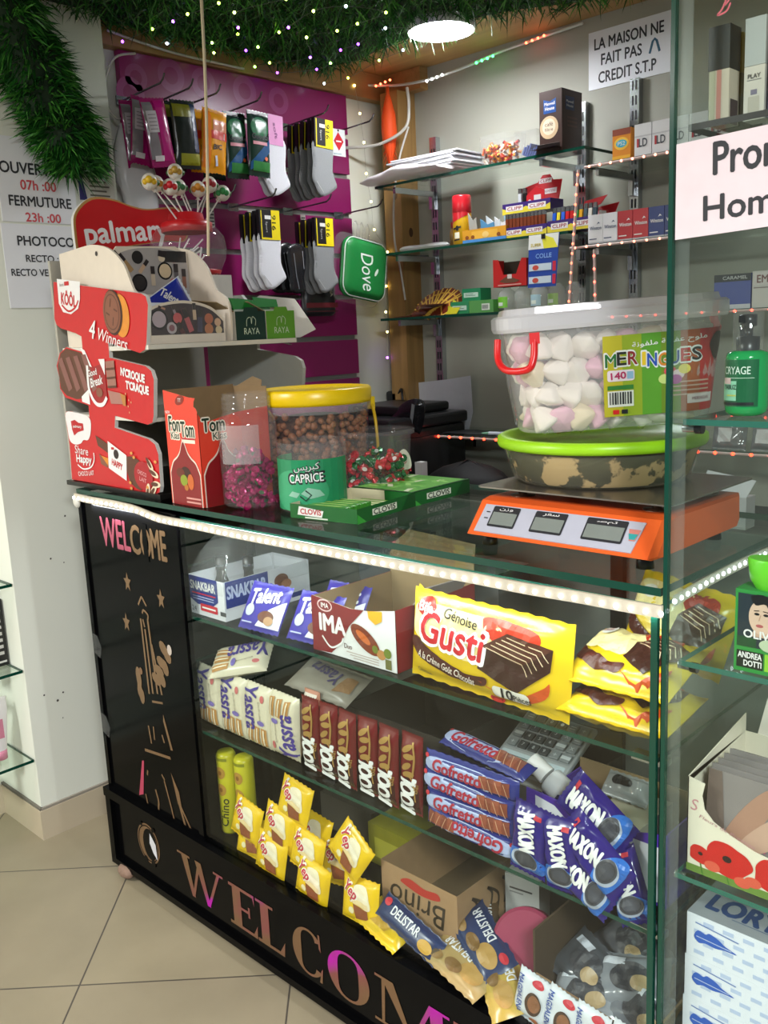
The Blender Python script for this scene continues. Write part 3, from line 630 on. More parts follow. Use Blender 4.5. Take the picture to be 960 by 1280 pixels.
small_carton('tin_box', .744, 1.44, 1.953, .06, .04, .088, '#e08a18', 'orange tin with blue badge on the upper narrow shelf', 'tin', lambda b, f, g, tp: b.rect(0, .07, .06, .088, f, m('#8d3a16')).poly(ell(.03, .046, .024, .018), f, m('#f2c23a')).poly(ell(.03, .046, .018, .011), f, m('#3fb0c8'), .001).text('PS2', f, .03, .046, .011, WHITE, .024, .0014).rect(0, 0, .06, .012, f, m('#f0b020')))
def ld(b, f, g, tp): b.rect(.0, .052, .054, .056, f, m('#c9c9cc')).text('LD', f, .028, .036, .022, m('#3a3f4a'), .026, bold=.02).rect(.008, .024, .014, .048, f, m('#b8282e'))
for i in range(5): small_carton('cigarette_pack', .822 + .0565 * i, 1.43, 1.953, .054, .023, .088, '#e3e3e4', 'white pack with dark letters, %s from the orange tin' % od[i].replace('foremost', 'first'), 'cigarette pack', ld, 'white packs on the upper narrow shelf')
def win(c, ac):
    def d(b, f, g, tp):
        b.text('Winston', f, .026, .046, .010, ac, .04, bold=.02).poly([(.03, .056), (.036, .064), (.042, .058), (.036, .059)], f, ac).rect(.004, .012, .03, .015, f, ac).rect(.0, .0, .05, .004, f, m('#b8b8bc'))
    return d
for i, (c, n2) in enumerate((('#e6e6e8', 'white cigarette pack nearest the slanted light strip'), ('#e4e4e7', 'white cigarette pack next to the red ones'), ('#b5202c', 'red cigarette pack beside the white pair'), ('#b8222e', 'red cigarette pack beside the blue ones'), ('#1c3474', 'blue cigarette pack beside the red ones'), ('#1a2f6a', 'blue cigarette pack behind the showcase edge'))):
    small_carton('cigarette_pack', .666 + .051 * i, 1.43, 1.719, .0495, .022, .086, c, n2, 'cigarette pack', win(c, WHITE if i > 1 else m('#3a4a6a')), 'cigarette packs in a row')
t = thing('spray_can', 'red capped yellow insecticide spray can on the shelf', 'spray can', (.143, 1.46, 1.768))
b = B().lathe([(0, 0), (.030, 0), (.033, .004), (.033, .105)], m('#e9b51c', .3)); cyl = lambda r: (lambda u, v, o=0: Vector((r * sin(u / r), -r * cos(u / r), v)) * 1.0 + Vector((o * sin(u / r), -o * cos(u / r), 0)))
c = cyl(.033); b.poly([(-.05, .06), (.05, .10), (.05, .108), (-.05, .108)], c, m('#c8202a', .3), .0006, .008).line([(-.015, .052), (.018, .058)], .006, c, BLK, .001, .008).poly(ell(.004, .054, .006, .009), c, BLK, .0012).rect(-.008, .02, .012, .04, c, m('#e8e2c8'), .0008, .008).line([(-.012, .014), (.012, .016)], .005, c, BLK, .001, .008)
b.build('body', t); B().lathe([(.033, .106), (.034, .108), (.033, .16), (.030, .165), (0, .166)], m('#c01d28', .3)).build('cap', t)
t = thing('small_bottle', 'small dark bottle peeking out behind the spray can', 'bottle', (.078, 1.49, 1.768)); B().lathe([(0, 0), (.014, 0), (.014, .05), (.007, .065)], m('#7a5a2a', .3), n=16).build('body', t); B().lathe([(.009, .065), (.009, .085), (0, .085)], m('#8a2020', .4), n=16).build('cap', t)
t = thing('sachet_box', 'low yellow box with blue base full of white and blue sachets', 'box', (.166, 1.432, 1.768))
b = B().box(0, 0, 0, .185, .09, .043, m('#d99a2a', .4), faces={'t': None}); f = XF(0, 0, 0); b.rect(0, 0, .185, .010, f, m('#4a8ac8')).rect(.04, .010, .15, .036, f, m('#e8b040')).poly(ell(.10, .022, .014, .01), f, m('#efc97a'), .001)
for x in (.02, .045, .155): b.poly(ell(x, .018, .008, .006), f, m('#8a4a1c'), .001)
b.rect(.0, 0, .09, .010, YF(.185, 0, 0), m('#4a8ac8')).build('tray', t)
for i, (x, w, h, c) in enumerate(((.02, .035, .10, '#b9b9b0'), (.06, .06, .075, '#5a9ac8'), (.075, .06, .085, '#dfe6ea'), (.10, .06, .08, '#e8eaec'), (.13, .045, .09, '#9ac0d8'))):
    B().prism([(0, 0), (w, 0), (w * .95, h * .8), (w * .5, h * .72), (.0, h)], Fr((x, .02 + .014 * i, .003), (1, 0, 0), (0, -.12, 1)), 0, .002, m(c, .35)).build('sachet', t)
t = thing('soft_package', 'flattened white wrapped package at the shelf end', 'package', (-.06, 1.48, 1.768))
b = B(); puff(b, catmull([(-.10, -.02), (-.05, -.035), (.0, -.02), (.06, -.03), (.11, -.015), (.12, .01), (.05, .03), (-.04, .025), (-.10, .015)], 4), ZF(0, 0, .010), .022, clear('white_bag_film2', (1, 1, 1), 1.4, .75, (.85, .86, .87), .3), .014); b.build('wrap', t)
PUR = m('#3a2270', .35); LY = m('#e2cf3a', .4)
def lighter_tray(x, y, z, w, d, h, label, back=None, txt='CLIPP'):
    t = thing('lighter_tray', label, 'lighter display', (x, y, z), 0, 'lighter trays on the shelf')
    b = B().box(0, 0, 0, w, d, h, PUR, faces={'t': None}); f = XF(0, 0, 0)
    b.box(.002, .002, .001, w - .002, d - .002, .003, PUR)
    pts = [(0, 0)]
    for i in range(9): pts += [(w * i / 8, h * (.35 if i % 2 else .6))]
    b.poly(pts + [(w, 0)], f, LY)
    for q in (.08, .55): b.rect(w * q, h * .25, w * q + w * .36, h * .75, f, m('#e9e4e2'), .0009).text(txt, f, w * q + w * .18, h * .5, h * .3, m('#a01c2a'), w * .30, .0014, .02)
    b.build('tray', t)
    if back: b = B(); back(b); b.build('header_card', t)
    return t
RC = m('#c4202a', .35)
def hd(b):
    f = Fr((0, .075, 0), (1, 0, 0), (0, .25, 1)); b.prism([(.03, 0), (.165, 0), (.17, .105), (.135, .108), (.12, .128), (.09, .128), (.075, .106), (.02, .095)], f, -.001, .001, RC)
    b.rect(.08, .10, .13, .116, f, m('#e8dcdc'), .0016).text('CLIPP', f, .105, .108, .010, m('#a01c2a'), .04, .002, .02).rect(.10, .062, .155, .08, f, m('#e8dcdc'), .0016).text('LIGHTERS', f, .127, .071, .008, m('#a01c2a'), .045, .002)
    b.prism([(.095, 0), (.165, 0), (.165, .062), (.13, .075), (.095, .05)], XF(0, .006, .001), 0, .002, RC); f3 = XF(0, .0035, .0); b.rect(.125, .012, .152, .05, f3, m('#d8d2d0')).poly(ell(.108, .03, .008, .008), f3, m('#e8dcdc'))
lighter_tray(.335, 1.435, 1.768, .175, .075, .032, 'lower lighter tray with brown lighters under the red header card')
lighter_tray(.325, 1.45, 1.845, .19, .075, .034, 'upper lighter tray carrying the red header card', hd)
def hd2(b):
    b.prism([(.0, .0), (.075, .0), (.075, .055), (.05, .055), (.0, .012)], YF(.175, 0, 0), .0, .002, RC); g = YF(.177, 0, 0); b.rect(.03, .008, .06, .04, g, m('#d8d2d0')).rect(.02, .042, .06, .052, g, m('#e8dcdc'))
    b.prism([(.05, 0), (.175, 0), (.19, .09), (.07, .075)], Fr((0, .078, .0), (1, 0, 0), (0, .5, 1)), -.001, .001, RC); b.prism([(.1, .05), (.175, .07), (.20, .095), (.12, .085)], XF(0, .03, 0), -.001, .001, m('#b01c26', .3))
lighter_tray(.515, 1.432, 1.768, .175, .075, .036, 'wide lighter tray of coloured lighters with red side card', hd2)
def lighter(col, T, label):
    t = thing('lighter', label, 'lighter', T=T, group='lighters in the trays')
    B().box(-.006, -.005, 0, .006, .005, .058, m(col, .25)).build('body', t); B().box(-.006, -.005, .058, .006, .005, .074, m('#8e9094', .25, .8)).build('head', t); return t
L0 = None
for i in range(11):
    T = TR(.345 + .0145 * i, 1.452, 1.772); lb = 'brown lighter in the lower tray, number %s counted from the sachet box' % ['one', 'two', 'three', 'four', 'five', 'six', 'seven', 'eight', 'nine', 'ten', 'eleven'][i]
    L0 = lighter('#7a3a22', T, lb) if L0 is None else (dup(L0, T, lb) and L0)
cs = [('#2a58c0', 'blue'), ('#d8c83a', 'yellow'), ('#3a62c8', 'bright blue'), ('#c8282c', 'red'), ('#c42a2a', 'dull red'), ('#2a9a4a', 'green'), ('#d8a02a', 'amber'), ('#50626a', 'grey'), ('#e0dcd0', 'white'), ('#3a4a52', 'slate')]
for i, (c, n2) in enumerate(cs): lighter(c, TR(.526 + .0165 * i, 1.452, 1.772, rx=-8), n2 + ' lighter standing in the wide tray')
lighter('#d0d2d8', TR(.385, 1.47, 1.85), 'white lighter standing in the upper tray'); lighter('#1c1c1c', TR(.402, 1.472, 1.85), 'black lighter standing in the upper tray')
t = thing('blister_card', 'blue and yellow glue card hanging from the shelf edge', 'card', (.455, 1.405, 1.60), 0); f = Fr((0, 0, 0), (1, 0, 0), (0, .05, 1))
b = B().prism([(0, 0), (.108, .0), (.118, .165), (.002, .165)], f, -.0006, .0006, m('#2046a0', .35))
b.poly([(0, .12), (.113, .12), (.116, .165), (.002, .165)], f, m('#e6e6e0'), .0009).poly([(.06, .12), (.113, .12), (.095, .15), (.05, .165)], f, m('#e8e03a'), .0012).text('SUPER', f, .03, .133, .010, m('#c8b020'), .04, .0016, .02).text('COLLE', f, .06, .098, .014, m('#8ab0e8'), .06, .0016, .02)
for v in (.012, .052): b.rect(.004, v, .09, v + .022, f, m('#c8d6e0'), .0013).poly(ell(.03, v + .010, .012, .008), f, m('#c84a3a'), .0018).rect(.095, v - .004, .107, v + .026, f, m('#c8203a'), .0013)
b.rect(.05, .15, .066, .165, f, BLK, .002).build('card', t); B().tube([(.058, 0, .16), (.058, .012, .166)], .002, STEEL, 5).build('clip', t)
# third shelf
def sachet(T, label, first=[]):
    if first: return dup(first[0], T, label)
    b = B().box(-.028, 0, -.001, .028, .115, .001, m('#6a2a1a', .3)); f = ZF(0, 0, .001)
    for k in range(3): b.rect(-.028, .02 + .035 * k, .028, .026 + .035 * k, f, m('#c8963a', .3), .0004)
    b.line([(-.025, 0), (-.025, .115)], .006, f, m('#d8b04a', .3), .0005).line([(.025, 0), (.025, .115)], .006, f, m('#d8b04a', .3), .0005)
    t = thing('sachet', label, 'sachet', T=T, group='brown and gold sachets fanned on the third shelf'); b.build('wrapper', t); first.append(t); return t
num = ['one', 'two', 'three', 'four', 'five', 'six', 'seven', 'eight', 'nine', 'ten', 'eleven', 'twelve', 'thirteen', 'fourteen', 'fifteen', 'sixteen']
for i in range(13): sachet(TR(-.09 + .001 * i, 1.475, 1.5325 + .0032 * i, ry=0, rz=80 - 14 * i), 'brown and gold sachet in the flat fan, layer %s from the glass' % num[i])
for i in range(14): sachet(Matrix.Translation((-.035 + .003 * i, 1.50 - .0025 * i, 1.534 + .004 * (i % 2))) @ Matrix.Rotation(radians(52), 4, 'X') @ Matrix.Rotation(radians(62 - 9.5 * i), 4, 'Z'), 'brown and gold sachet in the standing fan, leaf %s from the post' % num[i])
GRN = '#2f8a5a'
def gl(b, f, g, tp): w = .08; b.rect(.008, .012, w - .008, .028, f, m('#bcd6c6')).rect(.014, .017, w - .02, .019, f, m('#4a6a5a')).rect(.014, .022, w - .03, .024, f, m('#4a6a5a'))
small_carton('green_carton', .105, 1.43, 1.531, .082, .06, .042, GRN, 'green medicine carton at the front beside the fans', 'carton', gl, 'green cartons on the third shelf')
small_carton('green_carton', .150, 1.44, 1.5735, .082, .06, .042, '#238055', 'green medicine carton on top of the others', 'carton', gl, 'green cartons on the third shelf')
small_carton('green_carton', .19, 1.428, 1.531, .105, .06, .042, '#5a9a52', 'pale green carton with barcode beside the clear bottles', 'carton', lambda b, f, g, tp: (b.rect(.055, .008, .09, .03, f, m('#dfe6da')), [b.rect(.058 + .003 * i, .012, .0595 + .003 * i, .026, f, BLK, .001) for i in range(9)]), 'green cartons on the third shelf')
tag(B().poly([(0, 0), (.05, 0), (.07, .03), (.03, .05)], Fr((.085, 1.425, 1.532), (1, 0, 0), (0, .2, 1)), m('#c8c02a', .4), 0).box(.09, 1.432, 1.531, .10, 1.46, 1.56, m('#c8c02a', .4)).build('yellow_sachet'), 'small yellow sachet between the fans and green cartons', 'sachet')
PLB = clear('hazy_plastic', (.95, .96, .95), 1.5, .16)
def clear_bottle(x, lbl, col, grp='clear bottles on the third shelf'):
    t = thing('clear_bottle', lbl, 'bottle', (x, 1.468, 1.531), 0, grp)
    B().lathe([(.0, .002), (.028, .002), (.031, .01), (.031, .05), (.026, .066), (.014, .074), (.013, .080)], PLB, n=20).build('body', t)
    if col: c = cyl(.0312); B().rect(-.03, .012, .02, .048, c, m(col, .35), .0005, .007).rect(-.018, .018, .004, .03, c, m('#dfe9dc', .4), .001, .007).build('label', t)
for x, lb, c in ((.325, 'clear bottle with lime label under the red display box', '#7ac83a'), (.392, 'plain clear bottle under the red display box', None), (.46, 'clear bottle with pale blue label behind the hanging card', '#a8c8d0'), (.527, 'clear bottle with leafy label near the light strip', '#9ac070'), (.594, 'clear bottle nearest the tallest upright', None)): clear_bottle(x, lb, c)
t = thing('display_box', 'open red display box with scooped front standing on bottles', 'display box', (.289, 1.44, 1.6115))
b = B(); rd = m('#c0201f', .35); bk = m('#4a3f33', .8); b.prism([(0, 0), (.137, 0), (.137, .088), (.118, .09), (.095, .04), (.042, .04), (.022, .09), (0, .092)], XF(0, 0, 0), -.001, .001, rd).box(0, .002, 0, .002, .06, .09, rd).box(.135, .002, 0, .137, .06, .088, rd).box(0, .058, 0, .137, .06, .085, bk).box(0, 0, 0, .137, .06, .002, bk)
f = XF(0, -.001, 0); b.poly([(.025, .018), (.06, .036), (.112, .018), (.09, .012), (.05, .012)], f, m('#6a4530'), .0006).rect(.06, .026, .078, .04, f, m('#d8cfc8'), .001).rect(.02, .004, .116, .008, f, m('#d89a90'), .0006).build('box', t)
# cartons on the shelf seen through the showcase
b = B().box(0, 0, 0, .105, .06, .095, m('#34459a', .35)); f = XF(0, 0, 0); b.rect(0, .075, .105, .095, f, m('#22262e')).text('CARAMEL', f, .06, .085, .009, m('#c8c8c8'), .07, bold=.02).rect(0, 0, .105, .012, f, m('#d0d0d8'))
o = b.build('dye_carton'); o.location = (1.075, 1.43, 1.5005); tag(o, 'blue dye carton with black header seen through the showcase', 'carton')
for i in range(3): small_carton('dye_carton', 1.184 + .06 * i, 1.43, 1.5005, .056, .05, .098, '#cfc9c4', ['first white dye carton beside the blue dye carton', 'second white dye carton from the blue dye carton', 'third white dye carton from the blue dye carton'][i], 'carton', lambda b, f, g, tp: b.rect(.004, .06, .052, .094, f, m('#d8cfcc')).text('EM', f, .028, .077, .020, m('#7a4a4a'), .03, bold=.02).rect(.004, .052, .052, .055, f, m('#8a7a7a')), 'white dye cartons')
b = B(); puff(b, catmull([(0, 0), (.03, .02), (.02, .05), (.035, .09), (.05, .10), (.045, .05), (.055, .02), (.03, -.01)], 4), XF(0, 0, 0), .014, m('#b0242c', .4), .01); o = b.build('red_ribbon'); o.location = (1.055, 1.405, 1.43); tag(o, 'red curled ribbon hanging under the blue dye carton', 'ribbon')
# ---------------------------------------------------------------- printer corner behind the counter
DK = m('#161718', .35)
tag(B().bbox(-.38, 1.12, 0, 1.5, 1.66, .90, m('#3a3b3c', .5), .006).build('low_cabinet'), 'low dark cabinet under the printer along the back wall', 'cabinet')
t = thing('printer', 'black multifunction printer behind the clear candy tubs', 'printer', (-.36, 1.17, .9005))
B().bbox(0, 0, 0, .39, .42, .23, DK, .012).box(.03, -.004, .12, .36, 0, .16, m('#060606', .5)).build('body', t)
B().bbox(-.005, -.005, .232, .395, .43, .275, m('#1b1c1e', .3), .01).bbox(.05, .12, .276, .33, .40, .31, m('#121314', .35), .01).build('scanner_lid', t)
b = B().box(.395, .02, .05, .40, .30, .20, m('#202224', .3)); b.prism([(0, 0), (.26, 0), (.26, .05), (0, .05)], Fr((.06, -.03, .175), (1, 0, 0), (0, .8, .6)), 0, .006, m('#1a1c1f', .25))
for i in range(6): b.poly(ell(.10 + .03 * i, .025, .007, .007), Fr((.06, -.03, .175), (1, 0, 0), (0, .8, .6)), m('#5c636a', .3), .0066)
b.build('control_panel', t); B().prism([(0, 0), (.28, 0), (.25, .12), (.03, .12)], Fr((.05, -.005, .05), (1, 0, 0), (0, -.9, .35)), 0, .004, m('#0d0d0e', .4)).build('output_tray', t)
for pts, lb in (([(-.38, 1.0), (-.385, 1.27), (-.30, 1.275), (-.295, 1.0)], 'narrow white sheet leaning in the corner behind the printer'), ([(-.285, 1.0), (-.29, 1.27), (-.12, 1.285), (.0, 1.30), (.005, 1.16), (-.03, 1.05)], 'wide white sheet leaning on the wall behind the black pouch')):
    tag(B().prism(pts, Fr((0, 1.69, 0), (1, 0, 0), (0, -.02, 1)), 0, .0015, m('#c6c8cf', .6)).build('paper_sheet'), lb, 'paper')
b = B(); puff(b, catmull([(-.17, 1.17), (-.10, 1.23), (-.03, 1.27), (.03, 1.28), (.05, 1.25), (.02, 1.17), (-.04, 1.11), (-.12, 1.10)], 5), Fr((.03, 1.60, 0), (1, 0, 0), (0, -.25, 1)), .06, m('#16171a', .25), .02, .05)
F4 = Fr((.03, 1.60, 0), (1, 0, 0), (0, -.25, 1)); b.line(catmull([(-.14, 1.165), (-.08, 1.20), (-.045, 1.175), (-.03, 1.12)], 5, False), .018, F4, m('#6b6e73', .3), .031, .02).line(catmull([(.03, 1.27), (.0, 1.20), (-.03, 1.14)], 5, False), .014, F4, m('#8a8d92', .2), .031, .02)
o = b.build('black_pouch'); tag(o, 'glossy black pouch with grey stripes behind the printer', 'pouch')
b = B(); b.bbox(-.40, 1.60, 1.14, -.335, 1.68, 1.24, DK, .01).tube(catmull([(-.34, 1.61, 1.22), (-.30, 1.59, 1.25), (-.285, 1.58, 1.20), (-.30, 1.60, 1.12)], 6, False), .005, DK, 6); tag(b.build('power_adapter'), 'black power adapter with cable in the corner by the post', 'adapter')
b = B(); rg = []
for k in range(7):
    q = k / 6; s_ = sin(pi * (q * .8 + .2)) ** .7; rg.append([Vector((.27 + .17 * s_ * cos(a) + .02 * noise.noise(Vector((a * 1.5, q * 3, 0))), 1.30 + .11 * s_ * sin(a) + .02 * noise.noise(Vector((a * 1.5, q * 3, 4))), .90 + .135 * q)) for a in [2 * pi * i / 22 for i in range(22)]])
tag(B().loft(rg, m('#0c0c0d', .7, bump=.3, scale=20), True, True).build('black_bag'), 'crumpled black cloth bag lying under the red dotted shelf', 'bag')
tag(B().box(.14, 1.17, .901, .17, 1.20, 1.036, m('#d8d8d8', .5)).build('paper_roll_box'), 'slim white carton standing in front of the printer', 'carton')
t = thing('marker_pen', 'white and blue marker lying on the low shelf', 'pen', (.24, 1.46, 1.108), 12); B().tube([(0, 0, 0), (.09, 0, 0)], .007, m('#cfd6e2', .35)).build('barrel', t); B().tube([(.091, 0, 0), (.14, 0, 0)], .008, m('#2a4a9a', .35)).build('cap', t); B().tube([(-.03, 0, 0), (-.001, 0, 0)], [.002, .006], m('#8ac0a0', .35)).build('tip', t)
tag(B().prism([(-.02, 0), (.22, 0), (.20, .10), (0, .12)], ZF(.05, 1.45, 1.1005), 0, .003, m('#2a2c2e', .4)).build('folder'), 'dark folder lying flat under the marker', 'folder')
for i, (x, w) in enumerate(((1.09, .10), (1.20, .09))):
    b, fn = pack(w, .085, .03, m('#8f9192', .15, .3), crimp=.006, seed=30 + i, wr=.5); b.rect(-.03, -.02, .01, .02, fn, m('#d2d2d2'), .001, .01)
    tag(b.build('foil_packet', None, TR(x + .03, 1.46, 1.14, rx=-12)), ['silver foil packet with white label on the low shelf', 'silver foil packet beyond the labelled one'][i], 'packet')
tag(B().prism([(0, 0), (.14, .0), (.16, .05), (.02, .07)], Fr((1.10, 1.30, .99), (1, 0, 0), (0, .3, 1)), 0, .002, m('#cfd0d2', .5)).box(1.10, 1.30, .901, 1.24, 1.36, .99, m('#c9c9c9', .5)).build('paper_carton'), 'white paper carton under the red dotted shelf, seen through showcase', 'carton')
# ---------------------------------------------------------------- display counter
def foil_mat():
    a = bpy.data.materials.new('foil_painted_glints'); a.use_nodes = True; t = a.node_tree; b = t.nodes['Principled BSDF']; L = t.links.new
    tc = t.nodes.new('ShaderNodeTexCoord'); n = t.nodes.new('ShaderNodeTexNoise'); n.inputs['Scale'].default_value = 7; n.inputs['Detail'].default_value = 2
    r = t.nodes.new('ShaderNodeValToRGB'); e = r.color_ramp.elements; e[0].position = .40; e[0].color = lin('#8a6a4c'); e[1].position = .68; e[1].color = lin('#d214c8'); q = r.color_ramp.elements.new(.58); q.color = lin('#9a5a58')  # magenta glints: purple LED reflections painted into the brown foil colour
    L(tc.outputs['Object'], n.inputs[0]); L(n.outputs[0], r.inputs[0]); L(r.outputs[0], b.inputs['Base Color']); b.inputs['Metallic'].default_value = .55; b.inputs['Roughness'].default_value = .4
    n2 = t.nodes.new('ShaderNodeTexNoise'); n2.inputs['Scale'].default_value = 60; bp = t.nodes.new('ShaderNodeBump'); bp.inputs['Strength'].default_value = .25; L(tc.outputs['Object'], n2.inputs[0]); L(n2.outputs[0], bp.inputs['Height']); L(bp.outputs[0], b.inputs['Normal'])
    return a
FOIL = foil_mat(); PK = m('#c85a78', .35, .4, var=.2); BRZ = m('#8a6c4e', .35, .5, var=.15)
BP = m('#060607', .14, var=0); BP.node_tree.nodes['Principled BSDF'].inputs['Specular IOR Level'].default_value = .07
ct = thing('display_counter', 'black framed glass display counter with welcome lettering and two inner shelves', 'counter', (0, 0, 0))
b = B(); b.box(0, 0, .262, .455, .018, 1.088, BP).box(.0, -.006, .262, .016, .0, 1.088, BP).box(.435, -.004, .262, .455, 0, 1.088, BP).box(.016, -.004, .262, .435, 0, .275, BP); f = XF(0, 0, 0)
lp_ = b.build('left_panel', ct); b = B()
b.text('WEL', f, .168, 1.008, .074, m('#b8566e', .35, .3, var=.2), .138, .001, .02); b.text('C', f, .262, 1.005, .072, BRZ, .042, .001, .02); b.text('O', f, .309, 1.003, .072, BRZ, .044, .001, .02); b.rect(.299, .955, .319, 1.05, f, BP, .0016); b.text('ME', f, .366, 1.004, .072, BRZ, .064, .001, .02)
b.build('lettering', lp_); b = B()
def star(cx, cz, r):
    return [(cx + (r if i % 2 == 0 else r * .45) * cos(radians(90 + 36 * i)), cz + (r if i % 2 == 0 else r * .45) * 1.5 * sin(radians(90 + 36 * i))) for i in range(10)]
for x, z in ((.205, .887), (.355, .868), (.18, .776)): B().poly(star(x, z, .018), f, BRZ, .001).build('star', lp_)
E2 = lambda pts, w, mt=BRZ: b.line(pts, w, f, mt, .001)
E2(catmull([(.247, .835), (.258, .85), (.266, .858), (.274, .85), (.285, .838)], 4, False), .006); E2(catmull([(.262, .815), (.27, .825), (.288, .815), (.284, .80)], 4, False), .006); E2([(.262, .80), (.268, .78)], .006)
for p in ([(.252, .80), (.258, .60)], [(.268, .775), (.276, .605)], [(.285, .80), (.298, .61)], [(.292, .74), (.318, .612)]): E2(p, .0075)
for x, z, a in ((.345, .74, 40), (.36, .725, 30), (.33, .70, 60), (.345, .69, 20), (.315, .675, 70), (.325, .655, 30), (.30, .65, 60)): b.poly(rot2(ell(x, z, .014, .022, 10), a, (x, z)), f, BRZ, .001)
b.poly(ell(.372, .742, .010, .014, 10), f, m('#d8c8c0', .3, .5), .0012)
for x, z in ((.213, .642), (.215, .628), (.222, .585), (.214, .60)): b.poly(ell(x, z, .012, .022, 10), f, BRZ, .001)
b.poly(ell(.228, .655, .008, .010, 10), f, FOIL, .0012)
E2([(.268, .582), (.318, .590)], .006); E2([(.238, .508), (.245, .46)], .006); E2([(.262, .512), (.262, .475)], .005); E2([(.30, .50), (.308, .48)], .006); b.poly([(.315, .56), (.345, .47), (.335, .468), (.312, .54)], f, BRZ, .001); E2([(.208, .432), (.33, .445)], .008)
b.poly([(.188, .395), (.198, .398), (.178, .295), (.155, .285)], f, m('#c84a6a', .35, .4), .001)
E2([(.212, .375), (.208, .36)], .006); E2([(.28, .385), (.292, .372)], .006); E2(catmull([(.242, .33), (.252, .30), (.248, .275), (.258, .265)], 4, False), .007); E2([(.19, .30), (.196, .27)], .006); E2(catmull([(.29, .37), (.318, .28), (.322, .235), (.335, .225)], 4, False), .006); E2([(.283, .272), (.295, .265)], .006)
b.poly([(.325, .405), (.355, .36), (.362, .31), (.345, .325)], f, BRZ, .001); E2([(.35, .33), (.385, .23)], .009); E2([(.358, .32), (.41, .252)], .007)
b.build('tower_outline', lp_)
for z in (.66, .43): B().poly([(.0, z), (.035, z - .012), (.045, z + .02), (.03, z + .05), (.0, z + .055)], XF(0, -.006, 0), FILM, .001).build('tape', lp_)
B().box(0, .018, .262, .016, .54, 1.088, BP).build('end_panel', ct)
# plinth with cut serif letters
b = B().box(0, 0, .03, 1.660, .54, .250, BP).box(-.012, -.018, .236, 1.662, .0, .262, BP).box(-.012, -.014, .028, 1.662, 0, .046, BP).box(-.012, -.014, .046, .012, 0, .236, BP).box(-.012, .0, .236, .0, .54, .262, BP)
b.box(0, 0, .250, 1.660, .54, .262, BP)
plin = b.build('plinth', ct); b = B()
F = XF(0, 0, 0)
def stroke(pts): b.poly(pts, F, FOIL, .0012)
def serif(x, z, w=.030, h=.008): stroke([(x - w, z), (x + w, z), (x + w, z + h), (x - w, z + h)])
z0, z1 = .078, .188
def let_W(x, w):
    for a, c, th in ((x, x + w * .28, .028), (x + w * .28, x + w * .5, .012), (x + w * .38, x + w * .68, .026), (x + w * .68, x + w, .012)):
        zt = z1 if a in (x,) or c == x + w else z1 - .012
        up = c > a and th > .02
        if up: stroke([(a, z1), (c - .006, z0), (c + .008, z0), (a + th, z1)])
        else: stroke([(a - .005, z0), (a + .005, z0), (c + .004, z1), (c - th * .6, z1)])
    serif(x + .012, z1 - .006, .028, .006); serif(x + w - .004, z1 - .006, .020, .006)
def let_E(x, w):
    stroke([(x, z0), (x + .032, z0), (x + .032, z1), (x, z1)]); stroke([(x - .014, z1 - .008), (x + w, z1 - .008), (x + w, z1), (x - .014, z1)]); stroke([(x - .014, z0), (x + w, z0), (x + w, z0 + .008), (x - .014, z0 + .008)])
    stroke([(x + .03, .130), (x + w * .72, .130), (x + w * .72, .137), (x + .03, .137)]); stroke([(x + w * .7, .120), (x + w * .78, .120), (x + w * .78, .148), (x + w * .7, .148)])
    stroke([(x + w - .008, z1), (x + w, z1), (x + w, z1 - .028)]); stroke([(x + w - .012, z0), (x + w + .006, z0), (x + w + .008, z0 + .034)])
def let_L(x, w):
    stroke([(x, z0), (x + .030, z0), (x + .030, z1), (x, z1)]); serif(x + .015, z1 - .007, .032, .007); stroke([(x - .014, z0), (x + w, z0), (x + w, z0 + .008), (x - .014, z0 + .008)]); stroke([(x + w - .016, z0), (x + w + .004, z0), (x + w + .008, z0 + .038)])
def ring2(cx, rx, a0, a1, thick):
    o = []; i = []
    for k in range(33):
        a = radians(a0 + (a1 - a0) * k / 32); o.append((cx + rx * cos(a), .133 + .058 * sin(a))); th = .006 + thick * abs(cos(a)) ** 1.2; i.append((cx + (rx - th) * cos(a), .133 + (.058 - .006) * sin(a)))
    n = 33; b.add([F(u, v, .0012) for u, v in o + i], [(k, k + 1, n + k + 1, n + k) for k in range(n - 1)], FOIL)
def let_M(x, w):
    stroke([(x + .008, z0), (x + .016, z0), (x + .022, z1), (x + .012, z1)]); stroke([(x + .010, z1), (x + .044, z1), (x + w * .55, z0), (x + w * .5, z0)]); stroke([(x + w * .5, z0), (x + w * .55, z0), (x + w - .022, z1), (x + w - .034, z1)]); stroke([(x + w - .034, z1), (x + w, z1), (x + w + .004, z0), (x + w - .028, z0)])
    serif(x + .010, z0, .022, .006); serif(x + w - .012, z0, .028, .007); serif(x + .012, z1 - .006, .02, .006); serif(x + w - .006, z1 - .006, .024, .006)
def cut():
    global b
    b.build('letter', plin); b = B()
let_W(.335, .165); cut(); let_E(.552, .085); cut(); let_L(.660, .078); cut(); ring2(.828, .054, 40, 322, .024); stroke([(.862, .192), (.868, .192), (.870, .150), (.864, .158)]); stroke([(.862, .074), (.870, .074), (.874, .112), (.868, .104)]); cut(); ring2(.955, .064, 0, 360, .026); cut(); let_M(1.045, .175); cut(); let_E(1.262, .090); cut()
b.poly(ell(.178, .150, .054, .058), F, BRZ, .001).poly(ell(.186, .150, .034, .046), F, BP, .0014).poly([(.19, .185), (.215, .16), (.218, .115), (.20, .13), (.185, .155)], F, m('#cfd0d6', .3), .0018).ring(ell(.178, .150, .049, .053), ell(.178, .150, .046, .050), F, BP, .0018)
for sx in (-1, 1): b.poly(ell(.178 + sx * .018, .097, .010, .012, 10), F, BP, .002).poly(ell(.178 + sx * .03, .2, .008, .006, 8), F, BP, .002)
b.build('emblem', plin)
